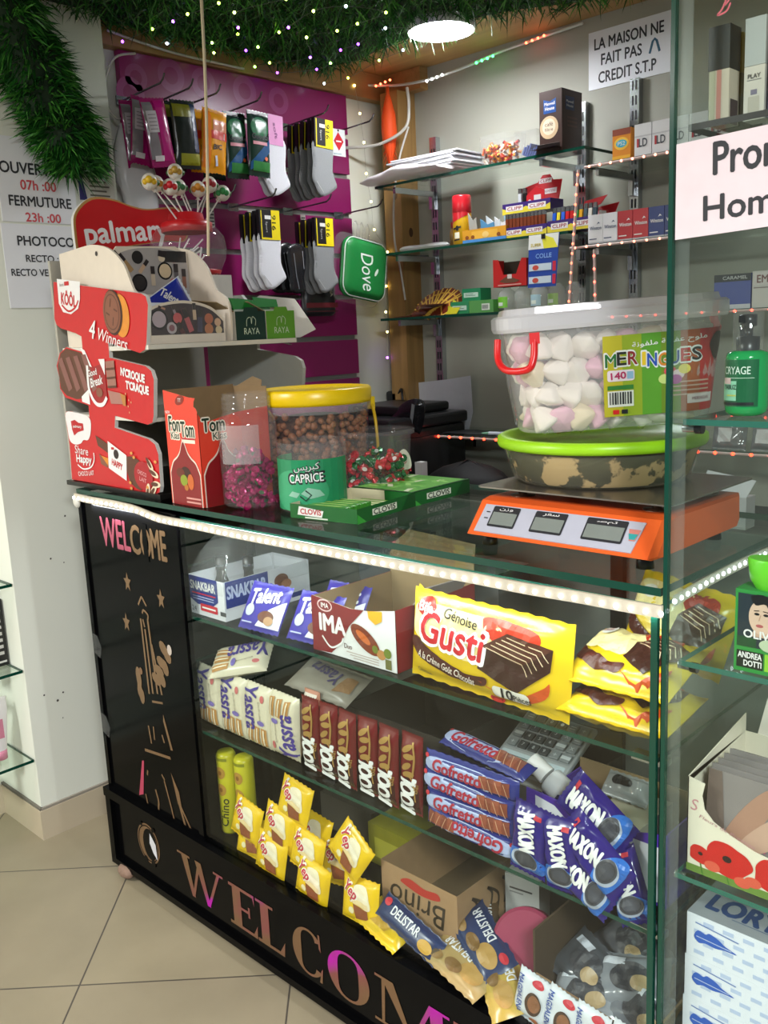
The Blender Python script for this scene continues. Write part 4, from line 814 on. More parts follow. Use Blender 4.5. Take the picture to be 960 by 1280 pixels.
B().box(.455, 0.0, .262, 1.652, .006, 1.076, GLASS, faces={'r': EDGE}).box(1.646, -.001, .262, 1.656, .007, 1.076, EDGE).build('front_glass', ct)
B().box(1.656, .012, .262, 1.662, .53, 1.076, GLASS, faces={'f': EDGE}).build('end_glass', ct)
for z in (.55, .84):
    B().box(.02, .018, z - .008, 1.648, .44, z, GLASS, faces={'f': EDGE, 'r': EDGE, 'l': EDGE}).build('inner_shelf', ct)
    B().box(1.600, .03, z - .018, 1.656, .05, z - .008, CHROME).box(.455, .03, z - .018, .475, .05, z - .008, CHROME).build('shelf_clip', ct)
B().box(-.005, -.004, 1.098, 1.662, .56, 1.110, GLASS, faces={'f': EDGE, 'r': EDGE, 'l': EDGE, 'b': EDGE}).box(.0, .008, 1.076, 1.656, .55, 1.082, GLASS, faces={'f': EDGE2, 'r': EDGE2}).build('top_glass', ct)
B().box(.02, .53, .262, 1.656, .54, 1.076, m('#70716c', .6)).box(.02, .52, .262, .05, .54, 1.076, BLACK).box(1.28, .515, .262, 1.31, .54, 1.076, BLACK).build('back_panel', ct)
# white LED strip along the counter edge
t = thing('led_strip', 'bright white light strip running under the counter top edge', 'light strip', (0, 0, 0))
P = []
for i in range(56):
    x = -.004 + 1.672 * i / 55; sag = .010 * sin(pi * i / 55) + .003 * noise.noise(Vector((x * 8, 0, 0)))
    z = (1.094 if x < .28 else 1.094 - .012 * min(1, (x - .28) / .1)) - sag * .6 - .004; P.append(Vector((x, -.010 - .002 * noise.noise(Vector((x * 6, 3, 0))), z)))
for i in range(1, 14): P.append(Vector((1.6645, -.008 + .52 * i / 13, 1.085 - .004 + .008 * sin(i * .25))))
LB = m('#bdb5a2', .5, emit=.10, var=.25, scale=40)
rings = [[p + Vector((0, -.002, -.009)), p + Vector((0, -.002, .009)), p + Vector((0.0, .003, .009)), p + Vector((0, .003, -.009))] for p in P[:56]]
bb = B().loft(rings, LB, True); bb.loft([[p + Vector((-.002, 0, -.008)), p + Vector((-.002, 0, .008)), p + Vector((.001, 0, .008)), p + Vector((.001, 0, -.008))] for p in P[56:]], LB, True)
bb.ball((-.002, -.006, 1.078), .016, m('#d8d6cc', .5), 8, (1, .6, 1.2)); bb.build('strip', t)
pts = []
for i in range(72):
    q = i / 71 * 55; k = min(54, int(q)); p = P[k].lerp(P[k + 1], q - k); pts.append(p + Vector((0, -.0035, -.002)))
bulbs(t, pts, ['#f6faff'], .0036, 7)
bulbs(t, [P[56 + i // 2].lerp(P[min(68, 57 + i // 2)], .5 * (i % 2)) + Vector((.001, 0, 0)) for i in range(25)], ['#eef6ff'], .0036, 7)
area('counter_strip_light', (.86, -.004, 1.072), (radians(28), 0, 0), 1.60, .012, 4.6, (.93, .97, 1))
b = B()
bm_pts = []
puff(b, [(x + .004 * random.random(), y + .004 * random.random()) for x, y in ell(0, 0, .034, .022, 14)], Fr((.055, -.012, .022), (1, 0, 0), (0, .3, 1)), .03, m('#8a7060', .8, var=.25, scale=60, bump=.6), .006, .02)
tag(b.build('crumpled_paper'), 'crumpled brown paper on the floor under the counter corner', 'paper')
# ---------------------------------------------------------------- countertop display stand
side = [(-0.067, 1.646), (0.345, 1.592), (0.364, 1.584), (0.370, 1.565), (0.349, 1.480), (.340, 1.464), (0.316, 1.457), (0.178, 1.485), (0.176, 1.448), (0.335, 1.426), (.358, 1.415), (0.366, 1.395), (0.351, 1.310), (.343, 1.294), (0.322, 1.288), (0.176, 1.305), (0.168, 1.275), (0.320, 1.253), (.345, 1.242), (0.356, 1.219), (0.352, 1.140), (.346, 1.126), (0.329, 1.121), (-0.084, 1.124), (-0.076, 1.218), (-0.083, 1.300), (-.075, 1.309), (-0.049, 1.310), (0.047, 1.298), (0.048, 1.328), (-.017, 1.338), (-0.07, 1.346), (-.095, 1.37), (-.092, 1.40), (-.10, 1.43), (-0.075, 1.463), (-0.036, 1.478), (0.048, 1.464), (0.049, 1.503), (0.021, 1.512), (-0.055, 1.527), (-.075, 1.536), (-0.083, 1.552)]
st = thing('countertop_display_stand', 'red and white cardboard snack stand with three lobed side panel on counter', 'display stand', (0, 0, 0))
CB1 = m('#d8d8d4', .5); R1 = m('#c6181f', .28); R2 = m('#9c1219', .3); BRN = m('#5c3320', .35, scale=25, var=.2); BRN2 = m('#84503a', .35); ORA = m('#d98a2a', .5, var=.15, scale=60); CRM = m('#e6d7b8', .5)
b = B(); f = XF(0, .028, 0); b.prism(side, f, -.010, 0, R1, CB1)
b.poly([(-0.045, 1.652), (0.072, 1.637), (0.064, 1.595), (.05, 1.572), (0.010, 1.560), (-0.03, 1.567), (-.048, 1.59)], f, WHITE, .001)
b.text('KÔÔL', f, .006, 1.600, .036, m('#c01820'), .075, .0018, .025, 0, -10).line(catmull([(-.032, 1.585), (.0, 1.568), (.035, 1.575), (.055, 1.592)], 5, False), .005, f, m('#c01820'), .0018).rect(-.008, 1.632, .016, 1.642, f, m('#c01820'), .0018).text('biscuit', f, -.022, 1.636, .008, m('#7a5a50'), .022, .0018)
b.poly(ell(.252, 1.545, .036, .050), f, ORA, .0016).poly(ell(.246, 1.547, .034, .051), f, m('#b06a1c', .5), .0012).poly(ell(.216, 1.555, .044, .054), f, m('#3f2114', .4), .0022).poly(ell(.213, 1.556, .040, .050), f, BRN2, .0028).ring(ell(.213, 1.556, .034, .043), ell(.213, 1.556, .031, .040), f, BRN, .0032)
for a in range(4): b.line([(.213 + .026 * cos(a * 1.57), 1.556 + .032 * sin(a * 1.57)), (.213 + .012 * cos(a * 1.57 + .5), 1.556 + .014 * sin(a * 1.57 + .5))], .004, f, BRN, .0032)
b.text('4', f, .112, 1.519, .046, WHITE, .028, .0034, .01, .2, -12).text('Winners', f, .205, 1.492, .030, WHITE, .135, .0034, 0, .25, -13)
b.poly([(-0.092, 1.43), (-0.069, 1.462), (-0.036, 1.474), (0.04, 1.462), (.066, 1.44), (0.079, 1.41), (0.066, 1.37), (0.040, 1.346), (-0.010, 1.343), (-0.06, 1.352), (-.088, 1.37)], f, BRN, .001)
for k in range(4): x = -.085 + .042 * k; b.poly([(x, 1.445 + .004 * k), (x + .022, 1.452 + .002 * k), (x + .062, 1.372), (x + .040, 1.362)], f, m('#84544c', .3), .0016)
b.poly([(.04, 1.475), (.06, 1.468), (.105, 1.40), (.085, 1.39)], f, WHITE, .0012).poly([(.02, 1.35), (.06, 1.37), (.06, 1.33), (.02, 1.337)], f, WHITE, .0012)
b.poly([(.066, 1.43), (.09, 1.425), (.15, 1.435), (.15, 1.35), (.13, 1.33), (.075, 1.345)], f, R2, .0014).line(catmull([(.066, 1.43), (.064, 1.37), (.09, 1.335), (.125, 1.332), (.148, 1.35)], 6, False), .010, f, WHITE, .002).poly([(.125, 1.445), (.155, 1.445), (.150, 1.405)], f, WHITE, .002)
b.text('Good', f, .088, 1.412, .016, WHITE, .045, .0024, .02, 0, 8).text('Break', f, .104, 1.390, .022, WHITE, .062, .0024, .02, .2, 10).poly(ell(.115, 1.362, .016, .012), f, BRN2, .0024)
for k in range(3): b.poly([(.158, 1.405 + .022 * k - .03), (.20, 1.408 + .022 * k - .03), (.20, 1.427 + .022 * k - .03), (.158, 1.425 + .022 * k - .03)], f, m('#9a6a5c', .35), .0024).line([(.158, 1.376 + .022 * k), (.20, 1.378 + .022 * k)], .005, f, BRN, .003)
b.poly([(.158, 1.368), (.215, 1.362), (.228, 1.335), (.168, 1.335)], f, m('#a8756a', .35), .003).poly([(.215, 1.362), (.24, 1.356), (.236, 1.330), (.224, 1.332)], f, m('#b87a3a', .4), .0034)
b.text("N'CROQUE", f, .277, 1.404, .023, WHITE, .105, .0016, .04, 0, -10).text("T'CRAQUE", f, .292, 1.374, .023, WHITE, .10, .0016, .04, 0, -8)
for x, z in ((.25, 1.345), (.245, 1.33), (.26, 1.34), (.248, 1.315), (.238, 1.36)): b.poly(ell(x, z, .002, .003, 6), f, m('#e0b080'), .002)
b.poly(catmull([(-0.077, 1.305), (-.03, 1.308), (0.046, 1.297), (.048, 1.262), (0.030, 1.238), (.005, 1.236), (-.012, 1.226), (-0.045, 1.222), (-0.070, 1.232), (-.076, 1.265)], 4), f, m('#e8e4e4', .4), .001)
b.poly([(-.05, 1.262), (-.052, 1.284), (-.03, 1.288), (-.012, 1.281), (.012, 1.280), (.012, 1.262), (-.02, 1.256), (-.042, 1.246)], f, m('#b8141c'), .0016).text('palmary', f, -.02, 1.270, .009, WHITE, .045, .0022, .02)
b.text('Share', f, -.012, 1.208, .022, WHITE, .07, .0016, 0, .1, -3).text('Happy', f, -.004, 1.182, .026, WHITE, .08, .0016, .03, .1, 0).line(catmull([(-.04, 1.168), (-.01, 1.158), (.03, 1.166), (.05, 1.185), (.052, 1.205)], 5, False), .004, f, WHITE, .0016).text('CHOCO LAIT', f, .0, 1.147, .012, WHITE, .085, .0016, .01, 0, 6)
b.poly([(.07, 1.252), (.128, 1.232), (.135, 1.205), (.078, 1.225)], f, BRN, .0014).poly([(.08, 1.205), (.118, 1.186), (.116, 1.170), (.085, 1.178)], f, BRN2, .0014).poly([(.09, 1.20), (.125, 1.195), (.12, 1.175)], f, ORA, .0018)
b.poly([(0.130, 1.240), (0.214, 1.208), (0.204, 1.143), (0.122, 1.170)], f, WHITE, .002).poly(ell(.166, 1.208, .012, .012), f, m('#2a1a18'), .0026).text('HAPPY', f, .166, 1.182, .016, m('#c01820'), .05, .0026, .03, 0, -14).rect(.145, 1.219, .158, 1.225, f, m('#c01820'), .0026)
b.poly(catmull([(.21, 1.20), (.25, 1.205), (.275, 1.19), (.25, 1.15), (.27, 1.125), (.24, 1.13), (.215, 1.15)], 4), f, BRN, .0014).poly(ell(.285, 1.162, .042, .036), f, m('#a81420', .3), .0022).text('CHOCO', f, .280, 1.168, .010, m('#e0a0a0'), .04, .003, .02, 0, -12).text('LAIT', f, .282, 1.152, .010, m('#e0a0a0'), .03, .003, .02, 0, -12)
for x, z, a in ((.32, 1.19, 40), (.335, 1.17, 70), (.34, 1.145, 90), (.325, 1.130, 130), (.30, 1.128, 160)): b.poly(rot2(ell(x, z, .018, .008), a + 90, (x, z)), f, CRM, .0028).poly(rot2(ell(x + .008, z, .016, .005), a + 90, (x, z)), f, BRN, .0032)
for x, z in ((.25, 1.205), (.24, 1.215), (.222, 1.14), (.345, 1.20), (.30, 1.135), (.225, 1.126)): b.poly(ell(x, z, .006, .004, 8), f, m('#d89a4a'), .0034)
b.build('side_panel', st)
b = B(); far = [(x, z) for x, z in side if not (x < -.05 and z < 1.5)]; far = [(-.06, 1.60), (.12, 1.60), (.26, 1.474)] + side[6:24] + [(-.06, 1.125)]
b.prism(far, XF(0, .49, 0), -.010, 0, m('#b3b4ac', .5)).build('side_panel', st)
hd_ = catmull([(0.108, 1.780), (0.118, 1.828), (0.165, 1.866), (0.229, 1.868), (0.289, 1.853), (0.340, 1.848), (0.42, 1.858), (.455, 1.848), (.47, 1.80), (.455, 1.765), (0.402, 1.762), (0.343, 1.755), (0.265, 1.742), (0.202, 1.722), (0.15, 1.695), (0.116, 1.68)], 4)
b = B(); g = YF(-.08, 0, 0); b.prism(hd_, g, -.012, 0, m('#b98f50', .35), CB1); cy, cz = .29, 1.79
b.poly([(cy + (y - cy) * .965, cz + (z - cz) * .93) for y, z in hd_], g, R1, .001).text('palmary', g, .268, 1.776, .072, WHITE, .258, .0018, .022, 0, 5)
b.build('header_panel', st)
b = B().box(-.10, .02, 1.110, .36, .50, 1.122, BLACK); b.build('base', st)
SH = m('#d9d6ca', .5)
B().box(-.06, .03, 1.464, .352, .485, 1.475, SH).build('shelf', st); B().box(-.06, .03, 1.294, .34, .485, 1.303, SH).build('shelf', st); B().box(-.09, .03, 1.122, -.08, .49, 1.70, m('#a9a69a', .6)).build('back_panel', st)
# tiered makeup rack on the top shelf
rk = thing('makeup_rack', 'white tiered rack with makeup pictures behind clear pockets on stand', 'rack', (0, 0, 0))
prof = catmull([(-.06, 1.715), (.06, 1.722), (.12, 1.722), (.19, 1.706), (.245, 1.668), (.268, 1.63), (.285, 1.602), (.318, 1.585), (.332, 1.56), (.334, 1.52)], 4, False) + [(.33, 1.4755), (-.06, 1.4755)]
IV = m('#e0d5c4', .45)
for y in (.048, .286): b = B().prism(prof, XF(0, y, 0), -.006, 0, IV); b.poly(ell(.13, 1.70, .006, .006, 10), XF(0, y - .0, 0), m('#3a3532'), .001) if y < .1 else None; b.build('end_panel', rk)
def makeup(b, fr, items, bgc, out):
    b.poly(out, fr, m(bgc, .2), .001)
    for k, (kind, u, v, r, c, a) in enumerate(items):
        if kind == 'o': b.poly(ell(u, v, r, r), fr, m('#17151a', .25), .002).poly(ell(u, v, r * .8, r * .8), fr, m(c, .3), .0028)
        elif kind == 'd': b.poly(ell(u, v, r, r), fr, m(c, .3), .002)
        else: b.poly(rot2([(u - r * .25, v - r), (u + r * .25, v - r), (u + r * .25, v + r), (u - r * .25, v + r)], a, (u, v)), fr, m(c, .3), .0024).poly(rot2([(u - r * .25, v + r * .2), (u + r * .25, v + r * .2), (u + r * .25, v + r), (u - r * .25, v + r)], a, (u, v)), fr, m('#2a2226', .3), .003)
lo = [(.056, 1.495)] + catmull([(.056, 1.545), (.09, 1.562), (.165, 1.570), (.235, 1.556), (.276, 1.525)], 5, False) + [(.276, 1.495)]
b = B(); g = YF(.315, 0, 0); b.box(.30, .056, 1.4756, .3185, .278, 1.496, IV)
b.prism([(y, z) for y, z in [(.054, 1.4756), (.28, 1.4756), (.28, 1.53)] + catmull([(.28, 1.53), (.24, 1.562), (.165, 1.577), (.088, 1.568), (.054, 1.55)], 4, False)], g, -.004, 0, IV)
makeup(b, g, [('o', .088, 1.533, .024, '#b9a9b2', 0), ('d', .122, 1.512, .014, '#b8b0b4', 0), ('d', .122, 1.512, .008, '#8a5a62', 0), ('o', .140, 1.535, .016, '#c85a5e', 0), ('s', .132, 1.553, .014, '#9a8a92', 20), ('s', .168, 1.53, .03, '#b85a62', 20), ('s', .19, 1.55, .02, '#cdb59a', 0), ('s', .205, 1.53, .03, '#43405a', -5), ('d', .232, 1.532, .013, '#b8694a', 0), ('d', .23, 1.507, .013, '#c07a50', 0), ('d', .258, 1.523, .010, '#d8b090', 0), ('d', .26, 1.504, .010, '#dcc8a0', 0), ('s', .098, 1.56, .01, '#b88a70', 70), ('s', .15, 1.505, .022, '#5a2a2e', 30)], '#3a2d34', lo)
b.poly([(y, z) for y, z in lo], g, FILM, .004).build('lower_pocket', rk)
up = [(.052, 1.60)] + catmull([(.052, 1.66), (.08, 1.695), (.14, 1.712), (.23, 1.712), (.275, 1.695), (.283, 1.66)], 5, False) + [(.283, 1.60)]
b = B(); g = YF(.17, 0, 0); b.prism([(.050, 1.4756), (.284, 1.4756), (.284, 1.70), (.25, 1.72), (.08, 1.715), (.05, 1.68)], g, -.004, 0, IV)
makeup(b, g, [('s', .085, 1.682, .026, '#bfa27a', 40), ('s', .100, 1.676, .026, '#a8865a', 40), ('s', .072, 1.672, .024, '#3a2f2a', 40), ('d', .135, 1.690, .016, '#1d1a1c', 0), ('s', .15, 1.668, .02, '#c8a88a', -40), ('o', .212, 1.658, .022, '#d8c2a0', 0), ('s', .175, 1.645, .024, '#c9b9a4', 0), ('o', .135, 1.628, .022, '#2a2628', 0), ('s', .245, 1.65, .026, '#58545a', 0), ('d', .235, 1.628, .012, '#b8706a', 0), ('s', .268, 1.64, .024, '#8a5a4a', 0), ('s', .225, 1.697, .03, '#2a2a2e', 80), ('d', .205, 1.69, .010, '#d8c8b0', 0), ('s', .09, 1.635, .02, '#3a3034', 20)], '#a9a4a2', up)
b.rect(.20, 1.68, .28, 1.708, g, m('#2c292c', .3), .0016).build('upper_pocket', rk)
B().box(-.06, .31, 1.4756, .115, .465, 1.655, m('#d8d4cc', .5)).build('riser', rk)
b, fn = pack(.075, .135, .02, m('#dfe6f0', .25), crimp=.008, seed=50); b.poly([(-.036, -.06), (-.036, .06), (.03, .06), (.0, .0)], fn, m('#20309a', .3), .001, .01).text('Talent', fn, -.012, .01, .022, WHITE, .05, .002, .02, .3, 30, .008).poly(ell(.012, -.035, .018, .014), fn, BRN2, .002, .008)
tag(b.build('chocolate_pack', None, TR(.24, .165, 1.575, 0, 60, 90)), 'blue and white chocolate pack tucked between the makeup pockets', 'snack pack')
# tea boxes
def tea_box(y0, col, bd, label, sach):
    t = thing('tea_box', label, 'box', (.15, y0, 1.4755), 0, 'open tea boxes on the stand'); b = B().box(0, 0, 0, .185, .097, .072, m('#cfc9b8', .5), faces={'t': None, 'r': m(col, .35)}); g = YF(.185, 0, 0)
    b.box(.001, .001, .001, .184, .096, .003, CARD); b.poly([(.025, .070), (.075, .070), (.07, .082), (.03, .082)], g, m(col, .35), .0005); W_ = m('#c8d8c0', .4)
    b.text('RAYA', g, .05, .022, .016, W_, .05, .001).line(catmull([(.034, .034), (.036, .052), (.048, .056), (.05, .04), (.054, .058), (.064, .05), (.062, .036)], 4, False), .0016, g, W_, .001)
    b.rect(.01, .015, .05, .055, XF(0, 0, 0), m(bd, .4)); b.build('body', t)
    B().prism([(0, 0), (.18, .0), (.17, .05), (.0, .085)], Fr((.0, 0.0, .072), (1, 0, 0), (0, -.9, .5)), -.001, .001, m('#8d7a58', .7)).build('flap', t)
    for k in range(sach): tag(B().prism([(0, 0), (.075, 0), (.078, .022), (.0, .03)], Fr((.15 + .03 + .034 * k, y0 + .010, 1.552 + .006 * (k % 2)), (0, 1, 0), (-.45, 0, 1)), 0, .003, m('#1d7a2e', .35)).box(.15 + .028 + .034 * k, y0 + .012, 1.48, .15 + .033 + .034 * k, y0 + .085, 1.553, m('#c9d2c6', .5)).build('tea_sachet'), f'green topped tea sachet, {num[k]} of the {col_names[col]} box from its back', 'sachet', 'tea sachets')
col_names = {'#12352c': 'dark green', '#5e9a2c': 'light green'}
tea_box(.300, '#12352c', '#4a4a44', 'dark green open tea box beside the makeup rack', 5); tea_box(.400, '#5e9a2c', '#7a8a4a', 'light green open tea box at the stand shelf end', 4)
tag(B().prism([(0, 0), (.14, 0), (.19, .02), (.13, .105), (.02, .12), (.0, .11)], Fr((.16, .503, 1.4756), (.8, .3, 0), (0, 0, 1)), 0, .0015, m('#dedcd6', .5)).build('paper_sheet'), 'white paper standing behind the light green tea box', 'paper')
# lollipop jar
lj = thing('lollipop_jar', 'round clear jar with red lid stuck full of lollipops', 'jar', (.035, .385, 1.6555))
B().lathe([(0, .002), (.075, .002), (.085, .012), (.100, .045), (.105, .075), (.100, .105), (.082, .128), (.064, .134)], PLAS).build('body', lj)
B().lathe([(.082, .004), (.087, .014), (.080, .016)], m('#b01c24', .4)).build('base_ring', lj)
RL = m('#c01a22', .35); B().lathe([(.066, .118), (.070, .120), (.070, .143), (.062, .147), (.050, .150), (.046, .168), (.030, .172), (0, .172)], RL).build('lid', lj)
b = B()
for i in range(14):
    a = random.uniform(0, 6.28); p0 = Vector((.06 * cos(a), .06 * sin(a), .012)); p1 = Vector((.05 * cos(a + 2), .05 * sin(a + 2), .05 + .05 * random.random())); b.tube([p0, p1], .0022, WHITE, 5)
b.build('loose_sticks', lj)
def lolly(p0, p1, col, label):
    p0, p1 = Vector(p0), Vector(p1); t = thing('lollipop', label, 'lollipop', p0, 0, 'lollipops stuck in the jar lid'); d = p1 - p0
    B().tube([(0, 0, 0), d], .0022, m('#e4e0dc', .4), 6).build('stick', t)
    b = B().ball(d, .021, m('#ddd8cc', .3, var=.12, scale=90), 10, (1, 1, 1.05)); u = d.normalized()
    for k in range(5):
        a = k * 1.25; w = Vector((cos(a), sin(a), 0)); q = d + w * .018 - u * .002; b.ball(q, .0085, m(col if k % 2 == 0 else '#3a6a3a', .3), 6)
    b.ball(d + Vector((.017, -.012, .003)), .010, m(col, .3), 8).tube([d - u * .014, d - u * .024, d - u * .028], [.007, .003, .008], m('#d8d4c8', .3), 7); b.build('wrapped_head', t)
for (y, z, y2, z2, x2), c, lb in (((.345, 1.80, .262, 1.895, .06), '#d8b020', 'yellow marked lollipop leaning farthest over the stand header'), ((.36, 1.815, .295, 1.895, .04), '#c8862a', 'orange marked lollipop behind the red one'), ((.375, 1.80, .318, 1.885, .07), '#c8202a', 'red faced lollipop among the left cluster'), ((.385, 1.82, .358, 1.89, .05), '#3a7a4a', 'green marked lollipop in the middle'), ((.39, 1.83, .372, 1.935, .02), '#b8903a', 'highest white lollipop standing above the rest'), ((.41, 1.815, .415, 1.888, .06), '#c8862a', 'white lollipop with amber mark beside the cord'), ((.405, 1.82, .462, 1.905, .05), '#a02a32', 'dark red striped lollipop touching the cord'), ((.42, 1.82, .485, 1.910, .02), '#3a8a4a', 'green lollipop behind the striped one'), ((.43, 1.80, .505, 1.885, .05), '#2f8a4a', 'green topped lollipop leaning farthest from the header')): lolly((.055, y, z), (x2, y2, z2), c, lb)
# ---------------------------------------------------------------- goods on the counter
ZT = 1.1105
t = thing('snack_carton', 'tall orange red torn open carton beside the display stand', 'carton', (.424, .012, ZT))
OR1 = m('#e0402a', .35); OR2 = m('#86191c', .35); w, d, h = .128, .198, .262
b = B(); f = XF(0, 0, 0); g = YF(w, 0, 0)
b.prism([(0, 0), (w, 0), (w, .215), (w - .004, .222), (w - .012, .226), (w - .010, .238), (w - .004, .245), (w - .03, .247), (.0, .262)], f, -.001, 0, OR1, CARD)
b.prism([(0, 0), (d, 0), (d, .212), (d - .09, .206), (.06, .198), (.03, .192), (.008, .200), (0, .212)], g, -.001, 0, OR1, CARD)
b.box(0, .001, 0, .001, d, .262, CARD).box(0, d - .001, 0, w, d, .258, CARD).box(0, 0, 0, w, d, .001, CARD)
def arch(fr, W, up): 
    o = [(0.004, .0), (W - .004, 0), (W - .004, .075)] + catmull([(W - .004, .075), (W - .018, .10), (W * .72, .112), (W * .62, .125), (W * .5, .152), (W * .38, .125), (W * .28, .112), (.018, .10), (.004, .075)], 4, False)
    b.poly(o, fr, m('#e8d8c8', .4), .0006); b.poly([(W / 2 + (x - W / 2) * .95, z * .965) for x, z in o], fr, OR2, .001)
arch(f, w, 1); arch(g, d * .62, 1)
DGT = m('#14301f', .4); LC = m('#efe6d2', .4)
b.text('Fon', f, .036, .186, .034, LC, .042, .0007, .09).text('Tom', f, .086, .175, .034, LC, .05, .0007, .09).text('Klas', f, .036, .160, .016, LC, .032, .0007, .15).text('Fon', f, .036, .186, .034, DGT, .042, .0011, .02).text('Tom', f, .086, .175, .034, DGT, .05, .0011, .02).text('Klas', f, .036, .160, .016, DGT, .032, .0011, .01).rect(.06, .144, .112, .154, f, LC, .0006).rect(.062, .152, .112, .156, f, m('#b8202a'), .001).text('NEW', f, .014, .212, .007, WHITE, .018)
b.poly(rot2(ell(.064, .240, .018, .010), 20, (.064, .24)), f, m('#8a2a1a'), .0006).text('TT', f, .064, .24, .008, WHITE, .012, .001)
for dx, fr, s_ in ((0, f, 1), (.02, g, .9)):
    b.poly(ell(.066 + dx, .070, .022, .020), fr, m('#3a1a12', .4), .0014).poly(ell(.058 + dx, .058, .014, .013), fr, m('#8a9a2a', .4), .0018).poly(ell(.084 + dx, .056, .012, .018), fr, m('#c8642a', .4), .0018).poly(ell(.046 + dx, .075, .016, .011), fr, m('#6a2a1a', .4), .0016).poly(ell(.066 + dx, .042, .008, .007), fr, m('#b8702a', .4), .002)
for i in range(2): b.rect(.062, .016 - .009 * i, .118, .020 - .009 * i, f, m('#d89a90'), .0014)
b.text('Tom', g, .04, .184, .030, DGT, .06, .0011, .02).text('Klas', g, .055, .158, .016, DGT, .036, .0011, .01).text('Tom', g, .04, .184, .030, LC, .06, .0007, .09).text('Klas', g, .055, .158, .016, LC, .036, .0007, .15)
b.build('carton', t); B().prism([(0, 0), (.10, 0), (.07, .03), (.02, .045)], Fr((.424 - .424 + .01, d, .255), (1, 0, 0), (0, .7, .4)), -.001, .001, CARD).build('flap', t)
# pink candies in the tall jar
def in_circle(r):
    a = random.uniform(0, 2 * pi); q = r * sqrt(random.random()); return q * cos(a), q * sin(a)
def candy(col, col2, label, grp, L=.017, r=.0085):
    t = thing('wrapped_candy', label, 'candy', group=grp); mt = m(col, .22, .25, var=.2, scale=120); b = B(); b.tube([(-L * .6, 0, 0), (-L * .5, 0, 0), (0, 0, 0), (L * .5, 0, 0), (L * .6, 0, 0)], [r * .5, r * .9, r, r * .9, r * .5], mt, 8)
    b.poly(ell(0, 0, L * .4, r * .55, 10), lambda u, v, o: Vector((u, v, r * 1.01)), m(col2, .3), 0).poly(ell(0, 0, L * .4, r * .55, 10), lambda u, v, o: Vector((u, -v, -r * 1.01)), m(col2, .3), 0); b.build('candy_body', t)
    b = B(); 
    for s_ in (-1, 1):
        pts = [(s_ * L * .6, 0, 0)]; n = 9
        ring = [Vector((s_ * L * (1.05 + .1 * (k % 2)), r * 1.1 * cos(2 * pi * k / n), r * 1.1 * sin(2 * pi * k / n))) for k in range(n)]; inner = [Vector((s_ * L * .6, r * .25 * cos(2 * pi * k / n), r * .25 * sin(2 * pi * k / n))) for k in range(n)]
        b.add(inner + ring, [(k, (k + 1) % n, n + (k + 1) % n, n + k) for k in range(n)], mt)
    b.build('twist', t); return t
def fill(first, n, place, label, grp):
    for i in range(n):
        p = place(i); T = Matrix.Translation(p) @ Matrix.Rotation(random.uniform(0, 6.28), 4, 'Z') @ Matrix.Rotation(random.uniform(-.7, .7), 4, 'Y') @ Matrix.Rotation(random.uniform(0, 6.28), 4, 'X')
        if i == 0: first.matrix_world = T
        else: dup(first, T, label, grp)
JX, JY = .610, .102
lb = 'pink foil twist candy inside the tall clear jar'; c0 = candy('#b01464', '#3a5a3a', lb, 'pink foil candies in the tall jar')
def pj(i):
    z = .013 + .10 * (i / 75); a = random.uniform(0, 6.28); q = (.043 if i % 4 else .02) * (1 if random.random() < .75 else .6); return Vector((JX + q * cos(a), JY + q * sin(a), ZT + z + (.012 * cos(a * 2))))
fill(c0, 72, pj, lb, 'pink foil candies in the tall jar')
t = thing('candy_jar', 'tall clear jar with threaded open neck holding pink foil candies', 'jar', (JX, JY, ZT))
pr = [(0, .002), (.058, .002), (.064, .008), (.065, .18), (.062, .195), (.053, .208), (.051, .214)]
for k in range(3): pr += [(.054, .217 + .010 * k), (.054, .221 + .010 * k), (.051, .224 + .010 * k)]
B().lathe(pr + [(.051, .252)], PLAS).build('body', t)
cj = lambda u, v, o=0: Vector(((.0655 + o) * sin(u / .0655 + .6), -(.0655 + o) * cos(u / .0655 + .6), v))
B().rect(-.05, .10, .045, .185, cj, clear('old_label_film', (.95, .95, .95), 1.3, .30, (.66, .66, .66), .4), .0004, .012).build('label', t)
# nut bucket
BX, BY = .545, .362
t = thing('nut_bucket', 'large clear bucket with yellow lid full of brown sugared nuts', 'bucket', (BX, BY, ZT)); YL = m('#f0cc0c', .3)
B().lathe([(0, .002), (.118, .002), (.124, .008), (.137, .215), (.1385, .222)], PLAS).build('body', t)
pr = [(.128, .206), (.141, .206), (.143, .214), (.143, .238), (.139, .243), (.128, .244), (.124, .239), (0, .239)]
b = B().lathe(pr, YL, n=48)
b.build('lid', t)
B().lathe([(.1392, .186), (.1415, .188), (.1415, .206)], clear('milky_rib', (.97, .97, .97), 1.4, .2), n=48).build('rim_band', t)
B().tube(catmull([(.10, .10, .20), (.125, .085, .17), (.135, .08, .12), (.125, .09, .08), (.105, .10, .06)], 6, False), .004, m('#d8b020', .4), 7).box(.093, .092, .185, .107, .106, .215, YL).build('handle', t)
nb = B().ball((0, 0, 0), .0095, m('#8e5a38', .5, var=.35, scale=120, bump=.4), 7, (1, .85, .8)); n0 = tag(nb.build('sugared_nut'), 'brown sugared nut in the yellow lidded bucket', 'nut', 'brown sugared nuts in the bucket')
PN = []
for lv in range(16):
    z = .012 + .0118 * lv; R_ = .124 - .012 + (.013 * z / .215); k = 0; a = -2.7 + random.uniform(0, .17)
    while a < 1.4: jj = random.uniform(-.07, .07); PN.append((R_ * cos(a + jj), R_ * sin(a + jj), z + random.uniform(-.006, .006))); a += .172
PN = [p for p in PN if random.random() < .80][:298]
